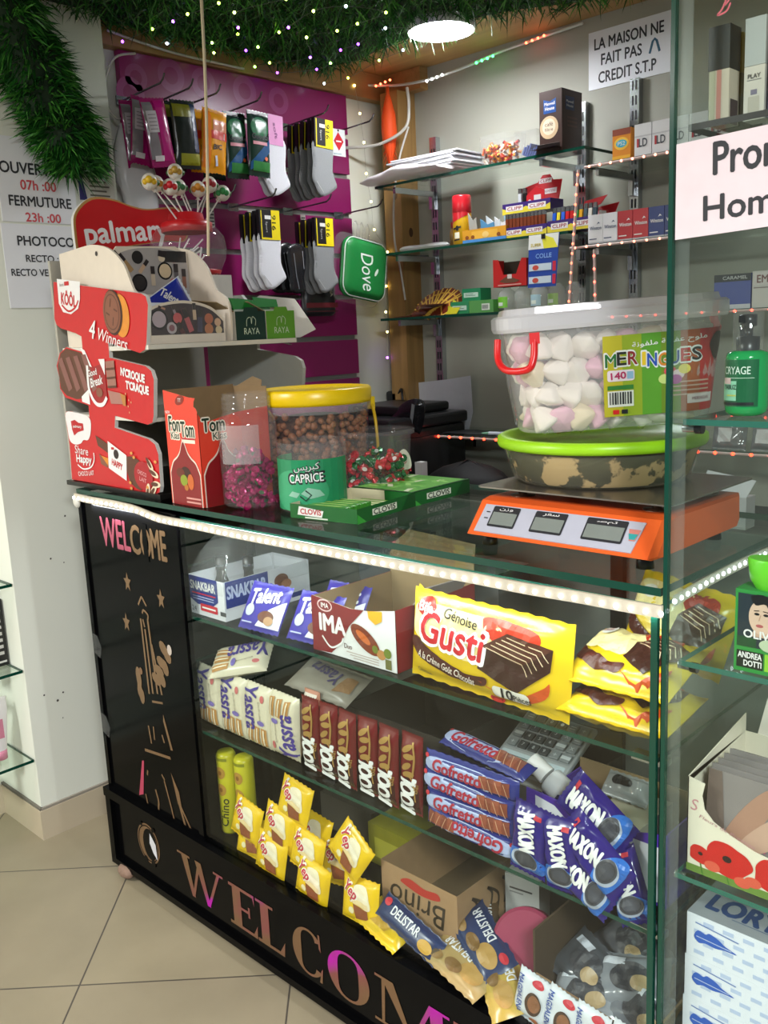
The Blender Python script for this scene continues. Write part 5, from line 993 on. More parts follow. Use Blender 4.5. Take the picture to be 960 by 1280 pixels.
for i, p in enumerate(PN):
    o = n0 if i == 0 else n0.copy()
    if i: COL.objects.link(o)
    o.location = (BX + p[0], BY + p[1], ZT + p[2]); o.rotation_euler = (random.uniform(0, 6), random.uniform(0, 6), random.uniform(0, 6)); sc = random.uniform(.85, 1.15); o.scale = (sc, sc, sc)
tag(B().lathe([(0, .004), (.098, .004), (.104, .16), (.06, .178), (0, .182)], m('#5a3826', .8, var=.4, scale=70, bump=.8)).build('sugared_nuts'), 'mass of brown sugared nuts deep inside the yellow lidded bucket', 'nuts', kind='stuff').location = (BX, BY, ZT)
# mint tub
t = thing('candy_tub', 'clear tub with green wraparound label, standing at the counter front', 'tub', (.772, .145, ZT)); R_ = .0745
B().lathe([(0, .002), (.070, .002), (.073, .006), (.0735, .11), (.074, .112), (.075, .15)], PLAS, n=40).build('body', t)
b = B(); cy = lambda u, v, o=0: Vector(((R_ + o) * sin(u / R_ + .62), -(R_ + o) * cos(u / R_ + .62), v)); GL_ = m('#1f8a5a', .35, var=.15, scale=25)
b.rect(-.17, .008, .11, .116, cy, GL_, .0004, .010).poly(ell(-.02, .05, .07, .045), cy, m('#3aa070', .35), .0008, .010)
b.text('\ufeb2\ufef3\ufeae\ufe92\ufedb', cy, .004, .100, .022, m('#1d1f24'), .06, .0016, .03, 0, 4, .006).text('\ufeb2\ufef3\ufeae\ufe92\ufedb', cy, .004, .100, .018, m('#dfe4e0'), .054, .0022, .0, 0, 4, .006)
b.text('CAPRICE', cy, .002, .078, .023, m('#17181c'), .080, .0016, .05, 0, 3, .006).text('CAPRICE', cy, .002, .078, .018, m('#eef0ee'), .073, .0024, .01, 0, 3, .006)
for p in ([(-.01, .045), (.005, .058), (.03, .052), (.04, .04), (.01, .034)], [(-.03, .05), (-.012, .046), (-.02, .036), (-.04, .04)]): b.poly(p, cy, m('#8fc0a8', .3), .0016, .008)
b.line([(-.012, .04), (.0, .03), (.012, .042), (.0, .052)], .003, cy, m('#1f3a30'), .002, .008); b.build('label', t)
# red and green candies in clear container
CX, CY = .745, .372
t = thing('candy_tub', 'clear flared tub with rim holding red and green candies', 'tub', (CX, CY, ZT)); B().lathe([(0, .002), (.068, .002), (.072, .008), (.082, .135), (.090, .137), (.091, .146), (.086, .148)], PLAS, n=40).build('body', t)
tg = [('#c02434', '#e0d8d4', 'red and white twist candy in the flared tub', 'red candies in the flared tub'), ('#1d6a3a', '#d8e0d8', 'green and white twist candy in the flared tub', 'green candies in the flared tub')]
for k, (c, c2, lb, gr) in enumerate(tg):
    c0 = candy(c, c2, lb, gr)
    def pc(i):
        z = .014 + .075 * random.random() ** (1.3 if k else .8); a = random.uniform(0, 6.28); q = (.056 + .008 * z / .1) * (1 if random.random() < .7 else .5); return Vector((CX + q * cos(a), CY + q * sin(a), ZT + z))
    fill(c0, 30, pc, lb, gr)
tag(B().prism(catmull([(0, 0), (.03, .0), (.028, .03), (.015, .045), (.0, .03)], 4), Fr((.79, .395, 1.165), (.7, .7, 0), (0, 0, 1)), 0, .002, m('#c8c8b4', .5)).build('paper_slip'), 'pale paper slip standing in the red and green candies', 'paper')
# gum display boxes
GG = m('#155f26', .35); 
def gum_box(T, label, opened):
    t = thing('gum_box', label, 'box', T=T, group='flat green gum boxes on the counter'); W_, D_, H_ = .175, .205, .03
    b = B(); g = YF(W_, 0, 0); f = XF(0, 0, 0)
    b.box(0, 0, 0, W_, D_, H_, GG, faces={'t': None}) if opened else b.box(0, 0, 0, W_, D_, H_, GG)
    b.rect(.05, .009, .135, .022, g, m('#dfe6d4'), .0006).text('CLOVIS', g, .092, .0155, .011, m('#1a2a1a'), .075, .001, .03).poly([(0, 0), (.03, 0), (.0, .02)], g, m('#3aa03a', .3), .0006).poly([(.15, 0), (.205, 0), (.205, .03), (.18, .03)], g, m('#0d4a1c', .3), .0006)
    b.poly([(.02, .008), (.085, .006), (.09, .02), (.025, .026)], f, m('#dfe0dc'), .0006).text('CLOVIS', f, .056, .016, .011, m('#b01c2a'), .055, .001, .03).rect(.04, .002, .10, .005, f, m('#cfd8c8'), .0006)
    if opened: b.box(.001, .001, .001, W_ - .001, D_ - .001, .003, m('#cfc9a8', .5)).box(.001, .001, .003, .003, D_ - .001, H_, m('#cfc9a8', .5)).box(.003, D_ - .003, .003, W_ - .001, D_ - .001, H_, m('#cfc9a8', .5))
    else:
        tp = ZF(0, 0, H_)
        for k in range(26): u, v = random.uniform(.015, W_ - .02), random.uniform(.015, D_ - .02); b.poly(rot2([(u - .02, v - .006), (u + .02, v - .006), (u + .015, v + .006), (u - .016, v + .006)], random.uniform(0, 180), (u, v)), tp, m(['#8ad860', '#5ab844', '#a8e87a', '#eaf6d0'][k % 4], .35), .0005 + .00002 * k)
        b.rect(.004, .004, W_ - .004, D_ - .004, tp, m('#6ac04a', .35), .0004).rect(0, 0, W_, .006, tp, GG, .0012).rect(W_ - .006, 0, W_, D_, tp, GG, .0012)
    b.build('tray', t); return t
T1 = TR(.805, .048, ZT, rz=8); gum_box(T1, 'open green gum box nearest the counter edge', True); gum_box(TR(.775, .258, ZT, rz=2), 'closed lime topped gum box behind the open one', False)
for i in range(5): tag(B().bbox(.0, .0, 0, .105, .016, .022, m('#3f8f2f', .3), .003).rect(.02, .004, .09, .012, ZF(0, 0, .022), m('#a8d070'), .0004).build('gum_stick_pack', None, T1 @ TR(.025, .018 + .0185 * i, .0035, rz=1)), 'green gum pack in the open gum box, %s from its lettered end' % od[i].replace('foremost', 'first'), 'gum pack', 'gum packs in the open box')
for i in range(4): tag(B().bbox(.0, .0, 0, .12, .016, .008, m('#cfd6a8', .4), .002).rect(.02, .004, .10, .012, ZF(0, 0, .008), m('#7ab03a'), .0004).build('gum_stick_pack', None, T1 @ TR(.025, .115 + .02 * i, .0035)), 'pale gum pack lying flat in the open gum box, %s from the closed box' % od[3 - i].replace('foremost', 'first'), 'gum pack', 'gum packs in the open box')
# ---------------------------------------------------------------- scale
sc_ = thing('counter_scale', 'orange electronic price scale with three displays on the counter', 'scale', (1.265, .05, ZT)); OS = m('#e8622a', .28)
W_ = .355; b = B()
P1 = lambda x, y, z: Vector((x, y, z))
sec = [(.0, .022), (.012, .018), (.31, .018), (.32, .03), (.318, .074), (.065, .078), (.045, .074)]
rings = []
for x, s_ in ((0, .9), (.008, 1), (W_ - .008, 1), (W_, .9)): rings.append([P1(x, .16 + (y - .16) * (s_ if s_ < 1 else 1), .045 + (z - .045) * s_) for y, z in sec])
b.loft(rings, OS, True); fs = Fr((0, .0006, .022), (1, 0, 0), (0, .045 / .0688, .052 / .0688)); b.build('housing', sc_)
b = B(); b.prism([(.02, .006), (.318, .006), (.325, .060), (.022, .060)], fs, .0, .0025, m('#b2b4c2', .4)); dp_ = b.build('display_panel', sc_); b = B(); SL = m('#2c2e33', .3); LCD = m('#7d8580', .2)
for x, w_, tx in ((.042, .055, '\ufee5\ufeaf\ufeed'), (.128, .062, '\ufead\ufecc\ufeb3'), (.226, .072, '\ufebb\ufee2\ufe9b')):
    B().poly(rrect(x, .018, x + w_, .058, .003), fs, SL, .0032).rect(x + .003, .022, x + w_ - .003, .046, fs, LCD, .0038).text(tx, fs, x + w_ / 2, .052, .006, WHITE, w_ * .5, .0042).build('screen', dp_)
for v in (.044, .032): b.rect(.030, v, .038, v + .002, fs, SL, .0032)
b.poly([(.302, .046), (.322, .046), (.318, .026), (.308, .026)], fs, m('#c87a70'), .0032).poly([(.304, .038), (.320, .038), (.317, .028), (.308, .028)], fs, m('#2f9a9a'), .0036); b.build('emblem', dp_)
for x in (.03, W_ - .03):
    for y in (.035, .27): B().lathe([(0, 0), (.014, 0), (.012, .021), (0, .021)], BLACK, TR(x, y, 0), 16).build('foot', sc_)
for x in (.055, W_ - .045):
    for y in (.10, .27): B().lathe([(.022, .076), (.022, .079), (.008, .080), (.008, .094), (0, .094)], m('#8a7a6a', .3, .7), TR(x, y, 0), 16).build('platform_post', sc_)
B().prism(rrect(-.01, .05, W_ + .005, .35, .012), ZF(0, 0, 0), .094, .0965, m('#8f8880', .25, .8)).build('weighing_plate', sc_)
# basin with lime lid, on the plate
ZB = ZT + .0968
t = thing('plastic_basin', 'clear basin with lime green lid on the scale plate', 'basin', (1.392, .288, ZB))
pr = [(0, .001), (.148, .001), (.156, .008), (.172, .058), (.175, .068)]
B().lathe(pr, clear('tinted_plastic', (.93, .92, .84), 1.45, .10, (.8, .76, .62)), n=48).build('body', t)
B().lathe([(.170, .062), (.181, .062), (.184, .068), (.183, .078), (.176, .082), (.163, .080), (.158, .070), (0, .070)], m('#9ad41c', .35), n=56).build('lid', t)
def crumbs(): 
    a = bpy.data.materials.new('flour_crust'); a.use_nodes = True; tt = a.node_tree; L = tt.links.new; tt.nodes.clear(); o = tt.nodes.new('ShaderNodeOutputMaterial'); tr = tt.nodes.new('ShaderNodeBsdfTransparent'); tr.inputs[0].default_value = (.5, .52, .42, 1); d = tt.nodes.new('ShaderNodeBsdfDiffuse'); d.inputs[0].default_value = lin('#c8ae80')
    tc = tt.nodes.new('ShaderNodeTexCoord'); n = tt.nodes.new('ShaderNodeTexNoise'); n.inputs['Scale'].default_value = 22; n.inputs['Detail'].default_value = 6; r = tt.nodes.new('ShaderNodeValToRGB'); r.color_ramp.elements[0].position = .52; r.color_ramp.elements[1].position = .56; mx = tt.nodes.new('ShaderNodeMixShader')
    L(tc.outputs['Object'], n.inputs[0]); L(n.outputs[0], r.inputs[0]); L(r.outputs[0], mx.inputs[0]); L(tr.outputs[0], mx.inputs[1]); L(d.outputs[0], mx.inputs[2]); L(mx.outputs[0], o.inputs[0]); return a
tag(B().lathe([(0, .004), (.140, .004), (.150, .010), (.167, .056), (.155, .06), (0, .055)], m('#6d6d52', .7, var=.5, scale=30)).lathe([(.146, .004), (.1525, .010), (.1695, .0575)], crumbs(), n=48).build('sesame_sweets'), 'floury sweets caked against the wall of the basin', 'sweets', kind='stuff').location = (1.392, .288, ZB)
# meringue tub
TT = TR(1.408, .285, ZB + .0985, ry=-2.4, rz=40)
t = thing('meringue_tub', 'big milky tub with red handle and printed label full of pastel meringues', 'tub', T=TT)
hw, hd2_, hh = .182, .118, .172
def rr(s_, r=.05): return rrect(-hw * s_, -hd2_ * (s_ if s_ > .9 else s_ * .98), hw * s_, hd2_ * s_, r, 7)
B().loft([[Vector((u, v, z)) for u, v in rr(s_)] for s_, z in ((.84, 0), (.87, .004), (.93, .08), (.985, hh))], MILK, False, True).poly(rr(.84), ZF(0, 0, .001), MILK, 0).build('body', t)
B().loft([[Vector((u, v, z)) for u, v in rr(s_)] for s_, z in ((1.03, hh - .002), (1.045, hh + .004), (1.045, hh + .022), (1.02, hh + .026), (.98, hh + .026), (.965, hh + .036), (.6, hh + .038))], clear('milky_lid', (.97, .97, .97), 1.45, .5, (.88, .87, .9)), True, False).build('lid', t)
RD = m('#dc1f22', .3)
B().tube(catmull([(-hw * .72, -hd2_ * 1.0, hh - .015), (-hw * .74, -hd2_ * 1.02 - .006, hh - .045), (-hw * .80, -hd2_ * .99 - .010, hh - .062), (-hw * .97, -hd2_ * .82 - .008, hh - .062), (-hw * 1.04, -hd2_ * .62 - .004, hh - .045), (-hw * 1.03, -hd2_ * .55, hh - .012)], 6, False), .006, RD, 8).box(-hw * .72 - .008, -hd2_ - .006, hh - .022, -hw * .72 + .008, -hd2_ + .004, hh - .004, RD).build('handle', t)
def tubf(u, v, o=0):
    s_ = .87 + .115 * (v / hh); W2, D2, r = hw * s_, hd2_ * s_, .05; x = u; k = W2 - r
    if x <= k: return Vector((x, -D2 - o, v))
    a = min((x - k) / r, pi / 2); e = max(0, (x - k) - r * pi / 2)
    return Vector((k + (r + o) * sin(a), -D2 + r - (r + o) * cos(a) + e, v))
b = B(); grd = ['#bdb428', '#93a824', '#5a9a2a', '#6f8a22', '#a8542a', '#b82a26', '#ae1c28', '#a01824']
for k in range(8): u0 = -.022 + .031 * k; b.rect(u0, .020, u0 + .0311, .152, tubf, m(grd[k], .35), .0008, .012)
LT = [('M', '#1a6a2a'), ('E', '#1a1a1a'), ('R', '#8a1a1a'), ('I', '#e8c020'), ('N', '#1a4ab0'), ('G', '#d88020'), ('U', '#1a3a8a'), ('E', '#c01a20'), ('S', '#1a1a1a')]
u = -.010
for k, (ch, c) in enumerate(LT): b.text(ch, tubf, u, .112 + .003 * sin(k) - .0002 * k, .024, WHITE, .016 if ch not in 'IM' else (.007 if ch == 'I' else .019), .0016, .05, 0, 0, .008).text(ch, tubf, u, .112 + .003 * sin(k) - .0002 * k, .0205, m(c), .0145 if ch not in 'IM' else (.005 if ch == 'I' else .017), .0023, .02, 0, 0, .008); u += .0178 if ch != 'I' else .013
ar = '\ufeee\ufee0\ufea3'; b.text('\ufe94\ufee7\ufeee\ufed4\ufee0\ufee3 \ufe94\ufef3\ufeee\ufed4\ufecb \ufea1\ufeee\ufee0\ufee3', tubf, .085, .136, .012, WHITE, .12, .0016, .01, 0, 3, .008)
b.poly(rrect(-.016, .078, .028, .096, .004), tubf, m('#e8d8e0'), .0016, .01).text('140', tubf, .002, .087, .011, m('#b01a5a'), .024, .0024, .03, 0, 3, .008).rect(.016, .081, .026, .093, tubf, m('#8ab0d0'), .0022)
for x, z, c in ((.085, .088, '#d84a5a'), (.098, .082, '#e8c8d0'), (.108, .090, '#e8d060'), (.094, .074, '#b04a9a'), (.076, .076, '#c8d880')): b.poly(ell(x, z, .010, .008, 12), tubf, m(c, .4), .0018, .01)
b.rect(-.016, .036, .026, .062, tubf, m('#dfe0d8'), .0016, .012)
for k in range(9): b.rect(-.013 + .0041 * k, .040, -.0113 + .0041 * k + .0006 * (k % 3), .060, tubf, BLK, .0022)
b.rect(-.016, .064, .026, .071, tubf, m('#2a7a2a'), .0016, .012).rect(-.008, .024, .002, .031, tubf, RD, .0022).rect(.006, .024, .016, .031, tubf, BLK, .0022)
for k in range(4): b.rect(.075 + .004 * k, .068 - .007 * k, .150, .0705 - .007 * k, tubf, m('#c8a090'), .0016, .012)
b.rect(.112, .033, .160, .048, tubf, m('#dccfd0'), .0018, .012).text('MERINGUES', tubf, .135, .0405, .005, m('#8a4a5a'), .03, .0026, 0, 0, 0, .008)
b.poly(catmull([(.165, .10), (.185, .12), (.19, .14), (.165, .145), (.15, .125)], 4), tubf, m('#3a2418', .5), .0018, .012); b.build('label', t)
mcol = [('#eeb9cc', 'pale pink meringue inside the milky tub', 'pink meringues in the tub'), ('#f4ece0', 'cream white meringue inside the milky tub', 'white meringues in the tub'), ('#f2e2bc', 'pale yellow meringue inside the milky tub', 'yellow meringues in the tub')]
proto = []
for c, lb, gr in mcol:
    b = B(); vs = []; n = 24; R2_ = 10
    for j in range(R2_ + 1):
        q = j / R2_; z = .044 * q; r = .0275 * min(1, sqrt(q / .18)) * max(0, 1 - max(0, q - .12) / .88) ** .62 + .0006
        for i in range(n): a = 2 * pi * i / n; rr2 = r * (1 + .07 * cos(6 * a + q * 4.0)); vs.append((rr2 * cos(a), rr2 * sin(a), z))
    b.add(vs, [(j * n + i, j * n + (i + 1) % n, (j + 1) * n + (i + 1) % n, (j + 1) * n + i) for j in range(R2_) for i in range(n)], m(c, .7, var=.03), True).add(vs[:n], [tuple(range(n - 1, -1, -1))], m(c, .7, var=.03)); proto.append([b.build('meringue'), lb, gr, False])
slots = []
for lv in range(4):
    z = .012 + .040 * lv; W2, D2 = hw * (.84 + .03 * lv) - .034, hd2_ * (.84 + .03 * lv) - .034
    for i in range(8): slots.append((-W2 + 2 * W2 * (i + .5 * (lv % 2)) / 7.5, -D2 - .004, z))
    for i in range(4): slots.append((-W2 - .004, -D2 + 2 * D2 * (i + .5) / 4, z)); slots.append((W2 + .004, -D2 + 2 * D2 * (i + .5) / 4, z))
    for i in range(4): slots.append((-W2 * .6 + .4 * W2 * i, 0, z))
for x, y, z in slots:
    k = random.choices((0, 1, 2), (3 if x < 0 else 1.2, 7, 1.6))[0]; o, lb, gr, used = proto[k]
    if used: o = o.copy(); COL.objects.link(o)
    proto[k][3] = True; tag(o, lb, 'meringue', gr); o.matrix_world = TT @ Matrix.Translation((x + random.uniform(-.006, .006), y + random.uniform(-.003, .003), z + .01)) @ Matrix.Rotation(random.uniform(-1.4, 1.4), 4, 'X') @ Matrix.Rotation(random.uniform(-1.2, 1.2), 4, 'Y') @ Matrix.Translation((0, 0, -.018))
# ---------------------------------------------------------------- goods inside the counter: upper shelf
Z1, Z2, Z0 = .8405, .5505, .2625
t = thing('snack_box', 'white and blue open snack bar box wrapped in film at the shelf end', 'box', (.425, .035, Z1)); w, d, h = .140, .26, .094
NV = m('#1f2f7e', .35); b = B().box(0, 0, 0, w, d, h, m('#dcdce2', .4), faces={'t': None}).box(.001, .001, .001, w - .001, d - .001, .003, CARD); f = XF(0, 0, 0); g = YF(w, 0, 0)
b.poly([(.004, .038), (.033, .026), (.09, .026), (.116, .042), (.116, .094), (.004, .094)], f, NV, .0006).text('SNAKBAR', f, .058, .072, .020, WHITE, .098, .001, .03).line([(.014, .053), (.108, .053)], .003, f, m('#c8283a'), .001)
for i in range(2): b.rect(.016, .044 - .006 * i, .10, .0465 - .006 * i, f, m('#aeb4d8'), .001)
b.poly(rrect(.045, .012, .112, .030, .003), f, m('#c8283a', .35), .001).rect(.052, .019, .105, .023, f, WHITE, .0014).text('24', f, .018, .014, .012, m('#3a3a4a'), .018, .001).rect(.122, .012, .144, .022, f, m('#4a4a4e'), .0006)
b.poly([(.004, .03), (.10, .03), (.13, .05), (.13, .093), (.004, .093)], g, NV, .0006).text('SNAKBAR', g, .066, .066, .030, m('#b8c0e0'), .115, .001, .03).poly(ell(.17, .062, .022, .016), g, m('#7a4a34'), .0006).poly(ell(.185, .05, .016, .012), g, m('#a8765a'), .001).rect(.20, .01, .235, .022, g, NV, .0006)
b.build('box', t)
rg = []
for k in range(7):
    q = k / 6; s_ = (1 - .55 * q ** 2.2); rg.append([Vector((w / 2 + (x - w / 2) * s_ + .004 * noise.noise(Vector((x * 30, y * 20, k))), d * .5 + (y - d / 2) * s_ + .006 * noise.noise(Vector((y * 30, k, x * 9))), .06 + .13 * q)) for x, y in rrect(-.002, -.002, w + .002, d + .002, .01, 3)])
B().loft(rg, FILM, True, True).build('film', t)
for x, y, lb in ((.47, .10, 'dark bottle with silver collar inside the filmed snack box'), (.525, .14, 'dark bottle behind the silver collared one')):
    t = thing('small_bottle', lb, 'bottle', (x, y, Z1 + .0035)); B().lathe([(0, 0), (.018, 0), (.019, .06), (.012, .08), (.011, .095)], m('#171214', .25), n=18).build('body', t); B().lathe([(.013, .095), (.013, .125), (0, .126)], m('#24201f', .3), n=16).lathe([(.0135, .103), (.0135, .108)], CHROME, n=16).build('cap', t)
def choc(T, label, i):
    b, fn = pack(.128, .112, .016, m('#3a2f96', .3), crimp=.007, seed=60 + i); b.poly([(.062, -.045), (.062, .02), (.02, -.005), (-.01, -.045)], fn, m('#dfe0ea', .35), .001, .012)
    b.text('Talent', fn, .0, .025, .034, WHITE, .09, .002, .03, .25, 8, .008).poly(ell(-.038, -.012, .014, .014), fn, m('#b9bcc8', .35), .0016, .01).poly(ell(.018, -.022, .024, .014), fn, m('#6a3a26', .4), .002, .01).poly(ell(.030, -.030, .014, .010), fn, m('#b8906a', .4), .003, .01).line([(-.055, -.04), (-.02, -.04)], .003, fn, m('#b8bce0'), .0016, .01)
    return tag(b.build('chocolate_pack', None, T), label, 'snack pack', 'purple chocolate packs leaning on the upper shelf')
choc(TR(.685, .060, Z1 + .050, -32, 0, 4), 'purple chocolate pack leaning on the filmed snack box', 1); choc(TR(.835, .075, Z1 + .050, -32, 0, 4), 'purple chocolate pack half hidden by the maroon and white box', 2); choc(TR(.83, .16, Z1 + .051, -30, 0, 2), 'purple chocolate pack standing behind the other two', 3)
t = thing('biscuit_box', 'maroon and white open biscuit box with a smile on its front', 'box', (.868, .035, Z1)); w, d, h = .238, .24, .112
MR = m('#7e1a20', .35); b = B(); f = XF(0, 0, 0); g = YF(w, 0, 0)
b.prism([(0, 0), (w, 0), (w, .125), (.17, .112), (.12, .108), (.004, .118)], f, -.001, 0, m('#dedede', .35), CARD).box(w - .001, 0, 0, w, d, .125, MR).box(0, 0, 0, .001, d, .115, MR).box(.001, .001, 0, .002, d - .001, .1145, CARD).box(w - .002, .001, 0, w - .001, d - .001, .1245, CARD).box(0, 0, 0, w, d, .001, CARD).box(0, d - .001, 0, w, d, .16, CARD)
b.poly([(0, 0), (.055, .004), (.085, .03), (.11, .07), (.155, .112), (.12, .108), (.004, .118)], f, MR, .0006).text('IMA', f, .062, .066, .034, WHITE, .075, .0012, .04).line(catmull([(.03, .036), (.055, .016), (.085, .03), (.092, .042)], 5, False), .004, f, WHITE, .0012)
b.ring(ell(.042, .102, .022, .013), ell(.042, .102, .019, .010), f, m('#e0c0c0'), .0012).text('IMA', f, .042, .102, .010, WHITE, .022, .0012, .02)
b.text('Duo', f, .105, .028, .010, m('#5a2a1a'), .022, .001, .01).poly([(.165, .112), (.205, .118), (.203, .098), (.185, .088), (.167, .098)], f, m('#e8a81c', .4), .001)
b.poly(rot2(ell(.155, .052, .044, .020), -30, (.155, .052)), f, m('#7a3018', .4), .001).poly(rot2(ell(.150, .056, .022, .008), -30, (.15, .056)), f, m('#c8642a', .4), .0014).poly(ell(.198, .030, .012, .010), f, m('#b8824a'), .0014).poly(ell(.215, .036, .010, .010), f, m('#6a7a2a'), .0014).poly(ell(.182, .038, .008, .008), f, m('#6a7a2a'), .0016)
b.rect(.208, .004, .224, .024, f, m('#6a6a3a'), .001)
for i in range(3): b.rect(.10 + .01 * i, .016 - .005 * i, .19, .018 - .005 * i, f, m('#b8a8a0'), .001)
b.text('IMA', g, .10, .06, .03, m('#b8a060'), .06, .001).build('box', t)
b = B().prism([(0, 0), (w, 0), (w * .96, .05), (.04, .06), (.01, .03)], Fr((0, d, .155), (1, 0, 0), (0, .4, 1)), -.001, .001, CARD); b.prism([(0, 0), (.15, 0), (.14, .04), (.0, .05)], Fr((w, .05, .124), (0, 1, 0), (.5, 0, .6)), -.001, .001, m('#9a8f8c', .5)); b.build('flap', t)
def cake(b, fn, w, h, sub=.012):
    YW = m('#f0dc9a', .35)
    b.poly(catmull([(-w * .48, h * .2), (-w * .44, h * .38), (-w * .2, h * .40), (w * .1, h * .36), (w * .12, h * .1), (-w * .05, -h * .12), (-w * .3, -h * .05), (-w * .46, .0)], 5), fn, YW, .0012, sub)
    b.poly(catmull([(.0, h * .38), (w * .12, h * .42), (w * .34, h * .36), (w * .32, h * .18), (w * .1, h * .16)], 5), fn, m('#b8321c', .35), .0016, sub)
    b.poly(catmull([(-w * .5, -h * .08), (-w * .44, -h * .02), (-w * .34, -h * .12), (-w * .1, -h * .26), (w * .05, -h * .25), (w * .02, -h * .36), (-w * .2, -h * .36), (-w * .42, -h * .24)], 5), fn, m('#4a1c14', .35), .002, sub)
    b.poly([(w * .02, .10 * h), (w * .17, h * .30), (w * .43, h * .24), (w * .42, -h * .0), (w * .24, -h * .32), (w * .0, -h * .16)], fn, m('#351711', .35), .0026, sub).poly([(w * .02, .10 * h), (w * .17, h * .30), (w * .43, h * .24), (w * .27, h * .0)], fn, m('#4a2418', .3), .0032, sub)
    for k in range(5): q = k / 5; b.line([(w * (.05 + .03 * k), h * (.10 + .04 * k)), (w * (.27 + .025 * k), h * (.02 + .045 * k)), (w * (.30 + .028 * k), h * (-.10 + .05 * k))], .0016, fn, m('#d8c0a0', .35), .004, .02)
    b.poly(catmull([(w * .0, -h * .30), (w * .2, -h * .40), (w * .38, -h * .2), (w * .42, -h * .12), (w * .40, -h * .30), (w * .22, -h * .44)], 4), fn, m('#c8501c', .35), .0018, sub)
YP = '#dcb81a'
w, h = .345, .168; b, fn = pack(w, h, .05, m(YP, .25), crimp=.010, seed=70, nx=22, wr=.12); cake(b, fn, w * .98, h * .95)
b.text('Génoise', fn, -.045, .052, .018, m('#2a2420'), .075, .003, .01, 0, -6, .01).text('Gusti', fn, -.062, .018, .062, m('#ffffff'), .155, .003, .06, .1, -4, .01).text('Gusti', fn, -.062, .018, .056, m('#c01c28'), .148, .004, .02, .1, -4, .01)
b.poly(ell(-.128, .056, .024, .018), fn, m('#b8241c', .35), .003, .01).text('Bifa', fn, -.128, .056, .018, WHITE, .036, .004, .02, 0, 0, .01)
b.text('A la Crème Goût Chocolat', fn, -.075, -.043, .013, m('#e8dcd0'), .135, .0036, .01, 0, -10, .01).poly(rrect(.03, -.068, .105, -.048, .008), fn, m('#e8e4d8', .35), .003, .01).text('10', fn, .062, -.058, .018, BLK, .024, .0045, .03, 0, 0, .01).text('Pièces', fn, .092, -.060, .011, BLK, .034, .0045, .01, 0, 0, .01).text('Génoise', fn, -.13, -.066, .009, m('#2a2420'), .035, .003, 0, 0, -4, .01).poly(ell(.03, -.078, .016, .006), fn, m('#b8241c', .35), .003, .01)
b.poly([(-.172, .06), (-.165, .09), (-.14, .074)], XF(0, 0, 0), m(YP, .3), -.002)
for x, z, a, L_ in ((.055, .02, 78, .07), (.095, -.01, 80, .06), (.075, .05, 60, .03)): pass
tag(b.build('cake_pack', None, TR(1.310, .052, Z1 + .086, -5, 1.5, 0)), 'large yellow sponge cake pack standing upright with red lettering', 'cake pack')
def bifa(T, label, i):
    w, h = .19, .15; b, fn = pack(w, h, .06, m(YP, .25), crimp=.012, seed=80 + i, wr=.22); cake(b, fn, w, h); b.poly(ell(-.06, .04, .016, .012), fn, m('#e8e4dc', .35), .004, .01).text('Bifa', fn, -.06, .04, .009, m('#8a1c1c'), .02, .005, 0, 0, 0, .01)
    return tag(b.build('cake_pack', None, T), label, 'cake pack', 'yellow sponge cake packs lying beside the upright one')
bifa(TR(1.558, .105, Z1 + .034, -84, 2, 3), 'yellow cake pack at the bottom of the pair by the counter end', 1); bifa(TR(1.556, .115, Z1 + .098, -72, -2, -3), 'yellow cake pack on top of the pair by the counter end', 2); bifa(TR(1.545, .30, Z1 + .115, -20, 8, 0), 'yellow cake pack leaning behind the lying pair', 3)
t = thing('clear_bag_stack', 'crinkled clear bag over cartons at the back of the upper shelf', 'bag', (1.02, .36, Z1)); B().box(-.12, -.05, 0, .12, .06, .14, m('#4a4a4a', .5)).box(-.30, -.04, 0, -.14, .06, .18, m('#3a3d40', .5)).build('carton', t)
# ---------------------------------------------------------------- middle shelf
def wafer(T, label, flip, i, grp='cream wafer packs standing on the middle shelf'):
    b, fn = pack(.094, .15, .034, m('#d8cfb6', .3), crimp=.006, seed=90 + i, flat=.3, wr=.06)
    R_ = 180 if flip else 0; q = -1 if flip else 1
    b.text('Yassra', fn, -.016 * q, .018 * q, .050, m('#46368a'), .100, .002, .02, .15, -82 + R_, .008).text('gaufrettes', fn, .016 * q, .015 * q, .006, m('#7a6a5a'), .05, .002, 0, 0, -82 + R_, .008)
    b.poly(rot2(ell(.024 * q, .048 * q, .006, .009), 0), fn, m('#c86a6a', .4), .0016, .01)
    for k in range(3): b.poly([(q * (-.03 + .026 * k), q * (-.066)), (q * (-.012 + .026 * k), q * (-.062)), (q * (-.006 + .022 * k), q * (-.022)), (q * (-.022 + .022 * k), q * (-.020))], fn, m('#b8864a', .45), .0016 + .0004 * k, .012).line([(q * (-.021 + .026 * k), q * (-.062)), (q * (-.014 + .022 * k), q * (-.024))], .004, fn, m('#e8dcc0', .4), .0028 + .0004 * k, .012)
    b.poly(ell(.02 * q, -.010 * q, .012, .006), fn, m('#7a6ab0', .4), .002, .01)
    return tag(b.build('wafer_pack', None, T), label, 'wafer pack', grp)
for i, (x, lb) in enumerate(((.455, 'cream wafer pack standing nearest the black side panel'), (.552, 'cream wafer pack second from the black side panel'), (.645, 'cream wafer pack third from the black side panel'), (.735, 'cream wafer pack standing upside down beside the bars'))): wafer(TR(x, .055, Z2 + .077, -2, 1.5, 0), lb, i == 3, i)
wafer(TR(.545, .085, Z2 + .178, -62, 68, 12), 'cream wafer pack lying across the tops of the standing ones', False, 7)
